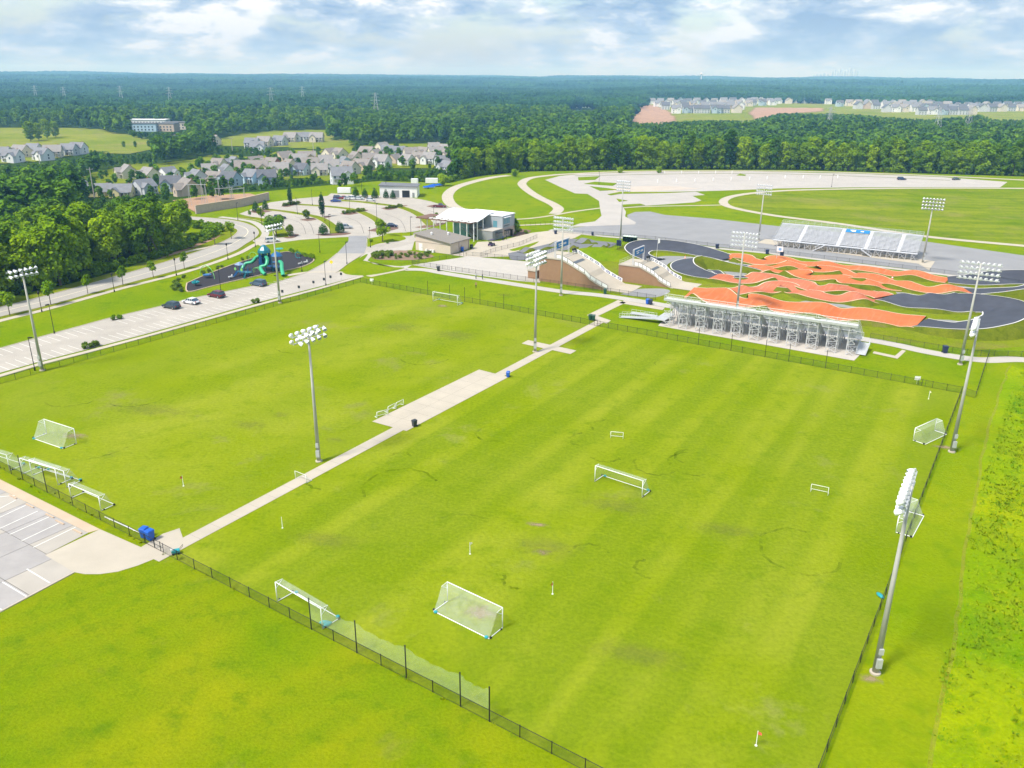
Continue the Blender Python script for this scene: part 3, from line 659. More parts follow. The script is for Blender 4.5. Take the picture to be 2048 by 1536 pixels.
# near fence: post spacing taken along the line
npos_ = 46; fa = K_NL; fb = K_NR; LT = (fb - fa).length
def tfrac(a, b, p): return (p - a).dot(b - a) / (b - a).length_squared
gt0, gt1 = tfrac(fa, fb, G(302, 1083)), tfrac(fa, fb, G(339, 1101))
tall_px = [(50, 962), (97, 984), (622, 1252), (707, 1300), (797, 1346), (897, 1399), (1005, 1455)]
tall_i = [round(tfrac(fa, fb, G(*p)) * npos_) for p in tall_px]
fo, fat = fence('black chain-link fence between the near rough grass and the playing fields, with a double gate', [fa, fb], npos_, 1.25, tall_i, 3.7, [(gt0, gt1)])
nb = MB(); run = [fa + fat(k / npos_) * 1.0 for k in tall_i[2:]]
def net_panel(mb, A, B, z0, z1, sag=.35, n=10):
    for i in range(n):
        a, b = i / n, (i + 1) / n
        def top(t): return z1 - sag * 4 * t * (1 - t) - .12 * math.sin(t * 41)
        p, q = A.lerp(B, a), A.lerp(B, b); mb.add([(p.x, p.y, z0), (q.x, q.y, z0), (q.x, q.y, top(b)), (p.x, p.y, top(a))], [(0, 1, 2, 3)])
for a, b in zip(run[:-1], run[1:]): net_panel(nb, a - fa, b - fa, 1.25, 3.5)
nt_ = thing('barrier_net', 'pale green ball-stop net sagging between tall black posts behind the near goal', 'net', fa); part(nb, 'netting', M['pale_net'], nt_)
nb = MB(); A_, B_ = fa + fat(tall_i[0] / npos_), fa + fat(tall_i[1] / npos_); net_panel(nb, A_ - fa, B_ - fa, 1.25, 3.4); net_panel(nb, A_ - (B_ - A_) - fa, A_ - fa, 1.25, 3.4)
nt_ = thing('barrier_net', 'pale ball-stop net on tall posts behind the stored goals', 'net', fa); part(nb, 'netting', M['pale_net'], nt_)
fence('low black chain-link fence between the strip lot and the left playing field', [K_NL, K_FL], 40, 1.2, r=.04)
fl, fr = K_FL, K_FR; nf = 62
tall2 = [round(tfrac(fl, fr, G(*p)) * nf) for p in [(864, 589), (899, 595), (938, 601), (976, 607), (1016, 614), (1413, 685), (1468, 696), (1525, 707), (1584, 719), (1646, 731)]]
fence('long black chain-link fence along the far side of both playing fields', [fl, fr], nf, 1.25, tall2, 3.6,
      [(tfrac(fl, fr, G(1203, 644)), tfrac(fl, fr, G(1214, 647))), (tfrac(fl, fr, G(1836, 770)), tfrac(fl, fr, G(1851, 772)))], r=.04)
fence('black chain-link fence between the right playing field and the tall meadow', [K_FR, K_NR], 34, 1.25)
e1, e2 = G(1950, 797), G(1977, 711)
fence('short black chain-link fence closing the corner behind the right light poles', [K_FR, e1, e2], 8, 1.25, r=.04)
fence('chain-link fence between the walkway and the start hill', [G(*p) for p in [(1035, 560), (1130, 573), (1221, 586), (1311, 600)]], 16, 1.2, r=.035)
fence('chain-link fence along the walkway below the black berm', [G(*p) for p in [(1740, 677), (1850, 696), (1943, 712), (2048, 714), (2200, 738)]], 16, 1.2, r=.035)
fence('chain-link fence along the front edge of the white plaza', [G(*p) for p in [(824, 529), (902, 541), (1035, 560)]], 16, 1.2, r=.035, gates=[(.36, .44)])
fence('chain-link fence along the back edge of the white plaza', [G(*p) for p in [(824, 529), (937, 511), (1019, 519), (1080, 525)]], 18, 1.2, r=.035, gates=[(.40, .45)])
fence('chain-link fence curving along the forecourt path', [G(*p) for p in [(962, 513), (990, 503), (1040, 491), (1074, 476)]], 12, 1.2, r=.035)
fence('chain-link fence between the grey gravel yard and the race track', [G(*p) for p in [(1106, 464), (1300, 479), (1436, 495), (1536, 505), (1700, 525), (1858, 544), (1990, 562), (2200, 592)]], 44, 1.2, r=.035)
fence('chain-link fence beside the small grassy mound between the start hills', [G(*p) for p in [(1192, 507), (1215, 499), (1232, 493)]], 6, 1.2, r=.035)
fence('low chain-link fence along the path above the grey yard', [G(*p) for p in [(1040, 452), (1075, 451), (1110, 449)]], 7, 1.2, r=.035, mesh=False)

# ================================================================ flood light poles
def lamp_mesh():
    mb = MB().lathe([(.10, .34), (.20, .30), (.34, .0), (.37, -.30), (.38, -.36)], n=10); mb.f.pop()
    return mb
LAMP = lamp_mesh().mesh('floodlight', M['lampback'], True)
LENS = MB().lathe([(.36, -.30), (.30, -.32)], n=10).mesh('lens', M['lampglass'])
BALL = MB().box(-.11, .11, -.13, .13, .30, .56).mesh('ballast_box', M['galv'])
ARMS = {}
def flood_pole(label, base, h, along, rows, per, faces, span, r0=.30, box=True, dz=.95, mat='poleconc'):
    o = thing('floodlight_pole', label, 'light pole', base, 0, 'tall sports light poles')
    k = (h, r0, mat)
    if k not in ARMS: ARMS[k] = MB().tube((0, 0, 0), (0, 0, h), r0, r0 * .42, 14).mesh('pole', M[mat], True)
    link('pole', ARMS[k], o)
    a = along.normalized(); nrm = Vector((-a.y, a.x, 0)); ang = math.atan2(a.y, a.x)
    for i in range(rows):
        z = h - .25 - i * dz
        mb = MB().box(-span / 2, span / 2, -.07, .07, z - .07, z + .07); ar = part(mb, 'crossarm', M['galv'], o); ar.rotation_euler = (0, 0, ang)
        for j in range(per):
            x = -span / 2 + span * (j + .5) / per
            for f in faces:
                tilt = math.radians(52 + 6 * ((i + j) % 3)); yaw = math.radians(((j - (per - 1) / 2) / per) * 70) * f
                lm = link('floodlight', LAMP, o); lm.scale = (.8, .8, .8); p = a * x + nrm * ((.78 if len(faces) > 1 else .42) * f) + Vector((0, 0, z + .12)); lm.location = p
                d = nrm * f; lm.rotation_euler = (tilt, 0, ang + (0 if f < 0 else math.pi) * 1.0 + yaw + math.pi)
                link('lens', LENS, lm); link('ballast_box', BALL, lm)
    if box:
        mb = MB().box(-.25, .25, -.55, -.30, .9, 1.9).box(-.2, .2, -.5, -.3, 2.4, 3.0); part(mb, 'control_box', M['galv'], o)
        mb = MB().lathe([(r0 * 1.7, 0), (r0 * 1.7, .18), (r0 * 1.1, .22)], n=12); part(mb, 'footing', M['concrete'], o)
    return o
for lab, u, v, h, al, rows, per, faces, span in [
    ('sports light pole by the strip lot at the left edge, two rows of lamps', 85, 741, 19.3, DV, 2, 6, (-1,), 5.6),
    ('sports light pole beside the strip lot and playground', 560, 606, 19.0, DV, 2, 6, (-1,), 5.4),
    ('sports light pole beside the centre path, lamps facing both fields', 638, 923, 19.6, DV, 2, 5, (1, -1), 5.8),
    ('sports light pole beside the cross-shaped path junction', 1070, 704, 20.2, DV, 3, 5, (1, -1), 5.2),
    ('sports light pole in front of the brick start hill wall', 1122, 591, 19.6, EV, 4, 8, (1,), 5.6),
    ('sports light pole at the edge of the grey gravel yard', 1240, 491, 20.8, EV, 4, 7, (1,), 5.0),
    ('sports light pole beside the left end of the far grandstand', 1517, 481, 18.6, EV, 4, 7, (1,), 5.4),
    ('sports light pole behind the near grandstand', 1473, 626, 18.9, EV, 4, 8, (1,), 6.4),
    ('sports light pole beside the right end of the far grandstand', 1845, 526, 19.2, EV, 4, 7, (-1,), 6.2),
    ('sports light pole beside the walkway below the black berm, four lamp rows', 1920, 729, 20.0, EV, 4, 8, (1,), 7.2),
    ('sports light pole outside the right fence beside the corner', 1903, 904, 20.0, DV, 2, 8, (1,), 6.6),
    ('nearest sports light pole, outside the right fence by the bare soil', 1750, 1346, 19.6, DV, 2, 9, (1,), 7.4)]:
    flood_pole(lab, G(u, v), h, al, rows, per, faces, span)

# ================================================================ goals
def goal_proto(W, H, D, top=.9, r=.055, wheels=True, bag=None):
    o = thing('soccer_goal', 'x', 'goal', (0, 0, 0)); w2 = W / 2
    for s_ in (-1, 1):
        part(MB().tube((s_ * w2, 0, 0), (s_ * w2, 0, H), r, n=8), 'post', M['wht'], o, True)
        part(MB().path([(s_ * w2, 0, r), (s_ * w2, D, r)], r * .85), 'side_bar', M['wht'], o)
        if top > 0: part(MB().path([(s_ * w2, 0, H), (s_ * w2, top, H - .08), (s_ * w2, .05, H - .75)], r * .5, 6), 'top_bracket', M['wht'], o)
        if wheels:
            wh = MB().tube((s_ * (w2 + .06), D - .15, .14), (s_ * (w2 + .16), D - .15, .14), .14, n=10); part(wh, 'wheel', M['tyre'], o)
            wh = MB().tube((s_ * (w2 + .06), .35, .12), (s_ * (w2 + .14), .35, .12), .10, n=10); part(wh, 'wheel', M['tyre'], o)
    part(MB().tube((-w2, 0, H), (w2, 0, H), r, n=8), 'crossbar', M['wht'], o, True)
    part(MB().tube((-w2, D, r), (w2, D, r), r * .85, n=8), 'back_bar', M['wht'], o)
    nm = MB(); prof = [(0, H), (top, H - .08)] + [(top + (D - top) * t, (H - .08) * (1 - t) ** 1.25 + .06) for t in (.25, .5, .75, 1)] if top > 0 else [(0, H), (D * .35, H * .55), (D, .06)]
    nx = 6
    for i in range(nx):
        a, b = -w2 + W * i / nx, -w2 + W * (i + 1) / nx
        for p, q in zip(prof[:-1], prof[1:]): nm.add([(a, p[0], p[1]), (b, p[0], p[1]), (b, q[0], q[1]), (a, q[0], q[1])], [(0, 1, 2, 3)])
    for s_ in (-1, 1): nm.add([(s_ * w2, y, z) for y, z in prof] + [(s_ * w2, D, .05), (s_ * w2, 0, .05)], [tuple(range(len(prof) + 2))])
    part(nm, 'goal_netting', M['goal_net'], o)
    if bag: 
        for s_ in (-1, 1): part(MB().lathe([(.12, 0), (.22, .05), (.2, .16), (.08, .2)], (s_ * (w2 - .3), D + .02, .03), 8), 'weight_bag', M['teal'], o)
    return o
M['teal'] = paint('teal_plastic', (.02, .30, .34), .5, .1, 2); M['bluebin'] = paint('blue_plastic', (.012, .10, .48), .4, .08, 2); M['greenbin'] = paint('dark_green_plastic', (.012, .07, .045), .5, .1, 2)
M['greybin'] = paint('dark_grey_plastic', (.035, .04, .045), .5, .1, 2); M['navybin'] = paint('navy_plastic', (.015, .025, .075), .45, .1, 2)
BIG = goal_proto(7.32, 2.44, 2.2, bag=True); MED = goal_proto(6.4, 2.1, 1.9); SMALL = goal_proto(1.9, 1.05, .75, top=0, r=.035, wheels=False); TRI = goal_proto(2.2, 1.2, 1.0, top=0, r=.03, wheels=False)
def goal(proto, label, a, b, back, grp='goals set out on the fields', z=0.0):
    A, B, K = G(*a), G(*b), G(*back); d = B - A
    if (-d.y) * (K.x - A.x) + d.x * (K.y - A.y) < 0: A, B = B, A; d = -d
    c = (A + B) / 2; o = place(proto, (c.x, c.y, .03 + z), math.atan2(d.y, d.x), label); o['group'] = grp; return o
goal(BIG, 'large white soccer goal with blue weights, nearest in the right field', (894.5, 1203), (1006, 1257), (863, 1228))
goal(BIG, 'large white soccer goal in the middle of the right field', (1190, 964), (1283, 995), (1208, 950))
goal(BIG, 'large white soccer goal near the left edge of the left field', (95, 868), (152, 887), (62, 880))
goal(BIG, 'white soccer goal at the far end of the left field', (867, 603), (914, 611), (880, 600))
goal(MED, 'white soccer goal tucked against the right fence', (1829, 880), (1866, 863), (1886, 875))
goal(MED, 'white soccer goal half hidden behind the nearest light pole lamps', (1784, 1078), (1822, 1013), (1815, 1075))
goal(BIG, 'white goal leaning by the near fence at the net posts', (565, 1210), (634, 1252), (590, 1195), 'goals stored along the near fence')
goal(BIG, 'stored white goal at the left edge of the picture', (-55, 918), (30, 945), (-30, 905), 'goals stored along the near fence')
goal(BIG, 'stored white goal, second from the left by the near fence', (54, 951), (108, 968), (75, 930), 'goals stored along the near fence')
goal(BIG, 'stored white goal nested behind the second one by the near fence', (74, 955), (124, 972), (98, 938), 'goals stored along the near fence')
goal(MED, 'stored white goal nearest the blue bins', (148, 999), (197, 1020), (175, 985), 'goals stored along the near fence')
goal(SMALL, 'tiny white training goal standing alone in the right field', (1221, 876), (1246, 878), (1232, 870), 'small training goals')
goal(TRI, 'small white training goal lying in the right of the right field', (1624, 985), (1652, 991), (1640, 964), 'small training goals')
goal(SMALL, 'small white training goal at the corner of the centre pad', (757, 836), (772, 832), (752, 828), 'small training goals')
goal(SMALL, 'small white training goal beside the long edge of the centre pad', (776, 826), (791, 818), (772, 814), 'small training goals')
goal(SMALL, 'small white training goal farthest along the centre pad edge', (792, 818), (808, 810), (788, 806), 'small training goals')
goal(TRI, 'small white folded goal tipped across the centre path', (592, 958), (612, 966), (598, 948), 'small training goals')
# spare crossbar lying by the near fence
bar_a, bar_b = G(210, 1035), G(279, 1066); mb = MB().tube((0, 0, .1), bar_b - bar_a + Vector((0, 0, .1)), .07, n=8)
for t in (.15, .85): mb.box(*(lambda c: (c.x - .1, c.x + .1, c.y - .1, c.y + .1, .0, .04))((bar_b - bar_a) * t))
tag(link('goal_bar', mb.mesh('goal_bar', M['wht']), None, bar_a), 'loose white goal bar lying on the grass outside the near fence', 'bar')

# ================================================================ corner flags
def flag_proto(col):
    o = thing('corner_flag', 'x', 'flag'); part(MB().tube((0, 0, 0), (0, 0, 1.55), .035, .03, 6), 'staff', M['wht'], o)
    part(MB().add([(0, 0, 1.5), (.0, 0, 1.18), (.22, .1, 1.2), (.36, .04, 1.28), (.30, .08, 1.46)], [(0, 1, 2, 3, 4)]).add([(.0, .012, 1.5), (.0, .012, 1.18), (.22, .112, 1.2), (.36, .052, 1.28), (.30, .092, 1.46)], [(4, 3, 2, 1, 0)]), 'pennant', col, o)
    part(MB().lathe([(.12, 0), (.11, .04), (.04, .07)], n=8), 'base', M['wht'], o); return o
FR = flag_proto(paint('red_pennant', (.62, .10, .06), .7)); FW = flag_proto(paint('pale_pennant', (.75, .72, .55), .7))
for pr, lab, u, v in [(FR, 'corner flag with red pennant standing in the left field', 367, 972), (FW, 'pale corner flag in the right field near the centre path', 565, 1056), (FW, 'pale corner flag in the middle foreground of the right field', 940, 1108),
                      (FR, 'corner flag with red pennant right of the near goal', 1105, 1188), (FR, 'corner flag with red pennant at the bottom right of the field', 1512, 1491), (FW, 'pale corner flag in the far right corner of the field', 1857, 798)]:
    o = place(pr, G(u, v, .03), random.uniform(0, 6), lab); o['group'] = 'corner flags'

# ================================================================ bins and small things
def bin_proto(mat, mat2=None):
    o = thing('wheelie_bin', 'x', 'bin'); mat2 = mat2 or mat
    b = MB().add([(-.24, -.26, .08), (.24, -.26, .08), (.24, .26, .08), (-.24, .26, .08), (-.31, -.34, 1.0), (.31, -.34, 1.0), (.31, .34, 1.0), (-.31, .34, 1.0)], [(3, 2, 1, 0), (4, 5, 6, 7), (0, 1, 5, 4), (1, 2, 6, 5), (2, 3, 7, 6), (3, 0, 4, 7)])
    part(b, 'body', mat, o); part(MB().add([(-.34, -.38, 1.0), (.34, -.38, 1.0), (.34, .38, 1.02), (-.34, .38, 1.02), (-.28, -.3, 1.1), (.28, -.3, 1.1), (.28, .32, 1.12), (-.28, .32, 1.12)], [(4, 5, 6, 7), (0, 1, 5, 4), (1, 2, 6, 5), (2, 3, 7, 6), (3, 0, 4, 7), (3, 2, 1, 0)]), 'lid', mat2, o)
    for s_ in (-1, 1): part(MB().tube((s_ * .22, .30, .12), (s_ * .3, .30, .12), .12, n=10), 'wheel', M['tyre'], o)
    part(MB().tube((-.26, .40, 1.0), (.26, .40, 1.0), .025, n=6), 'handle', mat2, o); return o
BB, BG, BK, BN = bin_proto(M['bluebin']), bin_proto(M['greenbin']), bin_proto(M['greybin']), bin_proto(M['navybin'])
for pr, lab, u, v, s_ in [(BB, 'blue wheelie bin beside the near gate, left of the pair', 290, 1075, 1.25), (BB, 'blue wheelie bin beside the near gate, right of the pair', 301, 1080, 1.25), (BK, 'dark grey bin on the corner of the centre pad', 829, 853, 1.05), (BB, 'blue bin beside the far corner of the centre pad', 1016, 754, 1.0),
                          (BG, 'dark green bin by the far gate of the fields', 1181, 640, 1.2), (BG, 'dark green bin by the far gate, nearer the post', 1187, 641, 1.2), (BG, 'dark green bin on the walkway below the brick start hill', 1210, 588, 1.25), (BB, 'blue bin on the walkway left of the near grandstand', 1295, 608, 1.2),
                          (BN, 'navy bin on the walkway right beside the blue one', 1301, 609, 1.2), (BN, 'navy bin beside the walkway below the black berm', 1889, 706, 1.4), (BN, 'navy bin by the yard fence near the blue start banner', 1185, 471, 1.2), (BN, 'dark bin at the bend of the forecourt fence', 1111, 468, 1.2),
                          (BN, 'navy bin by the yard fence left of the far grandstand', 1434, 497, 1.3), (BN, 'navy bin by the fence near the far grandstand corner', 1534, 508, 1.3), (BK, 'dark grey bin inside the front plaza fence', 877, 542, 1.3), (BB, 'blue bin against the tan hall wall', 925, 503, 1.3),
                          (BK, 'black bin by the corner of the tan hall', 943, 497, 1.2)]:
    o = place(pr, G(u, v, .06), random.uniform(-.5, .5) - D_ANG, lab, s_); o['group'] = 'bins around the grounds'
p = G(352, 1108); o = thing('line_marker', 'blue and white line-marking cart parked just outside the near gate', 'cart', (p.x, p.y, .03), .4)
part(MB().box(-.45, .45, -.28, .28, .25, .52), 'tank', M['teal'], o); part(MB().lathe([(.18, 0), (.2, .2), (.1, .28)], (-.35, 0, .5), 8), 'bucket', M['wht'], o)
part(MB().path([(.4, -.2, .45), (.85, -.2, .95), (.85, .2, .95), (.4, .2, .45)], .025, 6), 'handle', M['black'], o)
for x, y in ((-.3, .3), (-.3, -.34), (.3, .3), (.3, -.34)): part(MB().tube((x, y, .13), (x, y + .06, .13), .13, n=10), 'wheel', M['tyre'], o)
for k, (u, v, lab) in enumerate([(650, 1247, 'teal weight bag lying by the goal at the net posts, upper one'), (655, 1251, 'teal weight bag lying by the goal at the net posts, lower one'), (1760, 1193, 'small teal bag lying against the right fence')]):
    p = G(u, v); mb = MB()
    for i in range(8):
        for j in range(5): pass
    mb.lathe([(.1, 0), (.34, .03), (.40, .12), (.30, .24), (.08, .28)], n=9); o = link('weight_bag', mb.mesh('weight_bag', M['teal'], True), None, (p.x, p.y, .03), k * .9); o.scale = (1.5, .7, 1); tag(o, lab, 'bag')
# ================================================================ race track
AE = math.atan2(EV.y, EV.x)
def ribbon(name, mat, px, hw, hf, skirt=1.7, bank=None, line='cream_line', n=10, z0=.10):
    """hf(s, T) -> height at arc length s; bank: (side, extra) raises one edge towards mid length"""
    pts = gs(px, n); s_ = [0.0]
    for a, b in zip(pts[:-1], pts[1:]): s_.append(s_[-1] + (b - a).length)
    T = s_[-1]; zl, zr = [], []
    for s in s_:
        h = z0 + hf(s, T); e = 0.0
        if bank: e = bank[1] * math.sin(math.pi * min(1, max(0, s / T))) ** .7
        zl.append(h + (e if bank and bank[0] > 0 else 0)); zr.append(h + (e if bank and bank[0] < 0 else 0))
    def rows(offs):
        vs = []; n_ = len(pts)
        for o, zz in offs:
            q = side(pts, 0)
            for i, p in enumerate(pts):
                a = pts[max(i - 1, 0)]; b = pts[min(i + 1, n_ - 1)]; d = b - a; d.z = 0; d.normalize()
                ov = o(i); vs.append((p.x - d.y * ov, p.y + d.x * ov, zz(i)))
        return vs, n_
    def zat(i, f): return zr[i] + (zl[i] - zr[i]) * f
    cur = [0, .25, .5, .75, 1]
    def bent(i, f): # banked sections are dished
        d = (zl[i] - zr[i]); g = f ** 1.7 if d > 0 else 1 - (1 - f) ** 1.7
        return zr[i] + d * g
    vs, m_ = rows([(lambda i, f=f: -hw + 2 * hw * f, lambda i, f=f: bent(i, f)) for f in cur])
    fs = [(k * m_ + i, k * m_ + i + 1, (k + 1) * m_ + i + 1, (k + 1) * m_ + i) for k in range(len(cur) - 1) for i in range(m_ - 1)]
    mb = MB().add(vs, fs); o = struct(name, mb.mesh(name, M[mat], True), None)
    if line:
        for sgn in (-1, 1):
            vs, m_ = rows([(lambda i, w=w: sgn * (hw - w), lambda i: (zl[i] if sgn > 0 else zr[i]) + .035) for w in ((.10, .36) if sgn < 0 else (.36, .10))])
            struct('edge_line', MB().add(vs, [(i, i + 1, m_ + i + 1, m_ + i) for i in range(m_ - 1)]), M[line], None, o)
    for sgn in (-1, 1):
        zz = zl if sgn > 0 else zr
        vs, m_ = rows([(lambda i: sgn * (hw - .02), lambda i: zz[i] - .01), (lambda i: sgn * (hw + skirt * .45 * zz[i] + .1), lambda i: zz[i] * .62), (lambda i: sgn * (hw + skirt * zz[i] + .2), lambda i: .005)])
        fs = [(k * m_ + i, k * m_ + i + 1, (k + 1) * m_ + i + 1, (k + 1) * m_ + i) for k in range(2) for i in range(m_ - 1)]
        if sgn < 0: fs = [f[::-1] for f in fs]
        struct('bank_grass', MB().add(vs, fs).mesh('bank_grass', M['berm'], True), None, None, o)
    return o
def rolls(amp, lam, ph=0.0, fade=6.0):
    def f(s, T):
        e = min(1, s / fade) * min(1, (T - s) / fade); e = max(0, e)
        return .12 + amp * (.5 - .5 * math.cos(6.283 * s / lam + ph)) * (.7 + .3 * math.sin(s * .37 + ph)) * (.3 + .7 * e)
    return f
def flat(h): return lambda s, T: h
infield = G2([(1120, 565), (1240, 500), (1300, 488), (1436, 500), (1860, 551), (2060, 580), (2080, 690), (1960, 700), (1740, 675), (1340, 603), (1230, 587)])
sheet('infield', infield, .012, M['verge'])
for px in ([(1240, 589), (1270, 579), (1300, 577), (1330, 578), (1340, 584), (1315, 594), (1285, 594)], [(1298, 520), (1330, 512), (1420, 516), (1450, 523), (1400, 522), (1365, 528), (1320, 531)], [(1410, 522), (1500, 521), (1545, 524), (1500, 533), (1440, 530)],
           [(1395, 548), (1450, 543), (1510, 548), (1530, 553), (1470, 557), (1430, 553)], [(1600, 603), (1686, 615), (1760, 623), (1700, 612), (1640, 600)], [(1790, 582), (1850, 592), (1980, 608), (1880, 606), (1830, 600), (1800, 592)], [(1880, 570), (1930, 573), (2005, 588), (1940, 580)],
           [(1845, 640), (1900, 640), (1950, 650), (1930, 657), (1880, 650)], [(1510, 556), (1560, 570), (1600, 577), (1540, 570)], [(1560, 521), (1600, 527), (1690, 541), (1620, 534)]):
    sheet('infield_patch', [(p.x, p.y) for p in gs(px + [px[0]], 3)[:-1]], .02, M['asph'])
ribbon('track_straight', 'orange', [(1378, 586), (1395, 588), (1414, 592), (1450, 603), (1490, 611), (1536, 613), (1600, 620), (1686, 631), (1793, 641), (1840, 648)], 6.0, rolls(1.5, 13))
ribbon('track_straight', 'salmon', [(1462, 585), (1500, 585), (1536, 580), (1561, 576), (1598, 585), (1636, 595), (1686, 600), (1730, 601), (1772, 602)], 3.95, rolls(1.15, 11, .6))
ribbon('track_straight', 'salmon', [(1426, 556), (1470, 562), (1510, 561), (1540, 558), (1566, 563), (1588, 567), (1616, 576), (1656, 581), (1706, 582), (1740, 590), (1768, 597)], 3.95, rolls(1.2, 12, 2.0))
ribbon('track_straight', 'orange', [(1500, 543), (1536, 541), (1581, 545), (1611, 555), (1661, 557), (1691, 561), (1721, 571), (1760, 574), (1800, 577)], 3.95, rolls(1.2, 11.5, 1.2))
ribbon('track_straight', 'orange', [(1536, 533), (1570, 535), (1611, 538), (1640, 546), (1671, 545), (1700, 553), (1743, 559), (1781, 568), (1816, 576), (1860, 582), (1938, 585)], 3.95, rolls(1.25, 12.5, .3), z0=.14)
ribbon('track_straight', 'orange', [(1456, 520), (1475, 518), (1500, 523), (1536, 527), (1565, 525), (1600, 529), (1650, 534), (1700, 538), (1740, 543), (1790, 549), (1840, 555), (1895, 562)], 3.95, rolls(1.25, 13, 1.0))
ribbon('track_berm', 'asph_dark', [(1838, 648), (1885, 657), (1940, 660), (1985, 653), (2012, 640), (2004, 626), (1960, 618), (1900, 616), (1850, 613), (1805, 606), (1772, 599)], 5.2, lambda s, T: .25 + .5 * math.sin(s * .35) ** 2 * (1 if s > T * .7 else .2), bank=(-1, 2.3), skirt=1.5, line='white')
ribbon('track_berm', 'asph_dark', [(1895, 562), (1945, 566), (2005, 564), (2060, 565), (2085, 574), (2060, 583), (2005, 586), (1975, 587), (1938, 586)], 4.2, flat(.3), bank=(1, 2.2), line='white')
ribbon('track_berm', 'asph_dark', [(1456, 520), (1420, 513), (1370, 504), (1325, 499), (1288, 500), (1273, 508), (1285, 517), (1310, 523)], 4.0, flat(.35), bank=(-1, 2.0), line='white')
ribbon('track_berm', 'asph_dark', [(1536, 543), (1480, 536), (1430, 527), (1395, 523), (1367, 529), (1366, 541), (1392, 551), (1428, 556)], 3.4, flat(.35), bank=(1, 2.0), line='white')
ribbon('track_link', 'asph_dark', [(1408, 541), (1425, 546), (1450, 554), (1490, 557), (1536, 551)], 1.6, rolls(.8, 9), line='white')
# small pump track beside the start hill
sheet('pump_track_apron', [(p.x, p.y) for p in gs([(1016, 507), (1060, 497), (1105, 486), (1140, 478), (1180, 481), (1230, 486), (1222, 494), (1190, 504), (1160, 512), (1105, 510), (1060, 519), (1024, 520), (1016, 507)], 4)[:-1]], .075, M['asph_mid'])
for px, hw in (([(1040, 506), (1075, 500), (1110, 492), (1135, 487)], 1.2), ([(1060, 513), (1095, 507), (1130, 500), (1150, 494)], 1.2), ([(1155, 487), (1180, 484), (1205, 490), (1195, 498), (1170, 502)], 1.6)):
    ribbon('pump_track', 'asph_mid', px, hw, rolls(1.1, 7.5, .4, 3), line=None, z0=.12)
mound = MB(); c = G(1205, 512)
for i in range(9):
    for j in range(14):
        pass
NR, NA = 7, 20; vs = [(c.x, c.y, 2.6)]
for i in range(1, NR + 1):
    for k in range(NA):
        t = 6.283 * k / NA; r = i / NR; x = 13 * r * math.cos(t); y = 6.5 * r * math.sin(t)
        vs.append((c.x + EV.x * x + DV.x * y, c.y + EV.y * x + DV.y * y, .01 + 2.6 * (1 - r * r) ** 1.2))
fs = [(0, 1 + k, 1 + (k + 1) % NA) for k in range(NA)] + [(1 + i * NA + k, 1 + (i + 1) * NA + k, 1 + (i + 1) * NA + (k + 1) % NA, 1 + i * NA + (k + 1) % NA) for i in range(NR - 1) for k in range(NA)]
struct('mound', MB().add(vs, fs).mesh('mound', M['rough'], True), None)
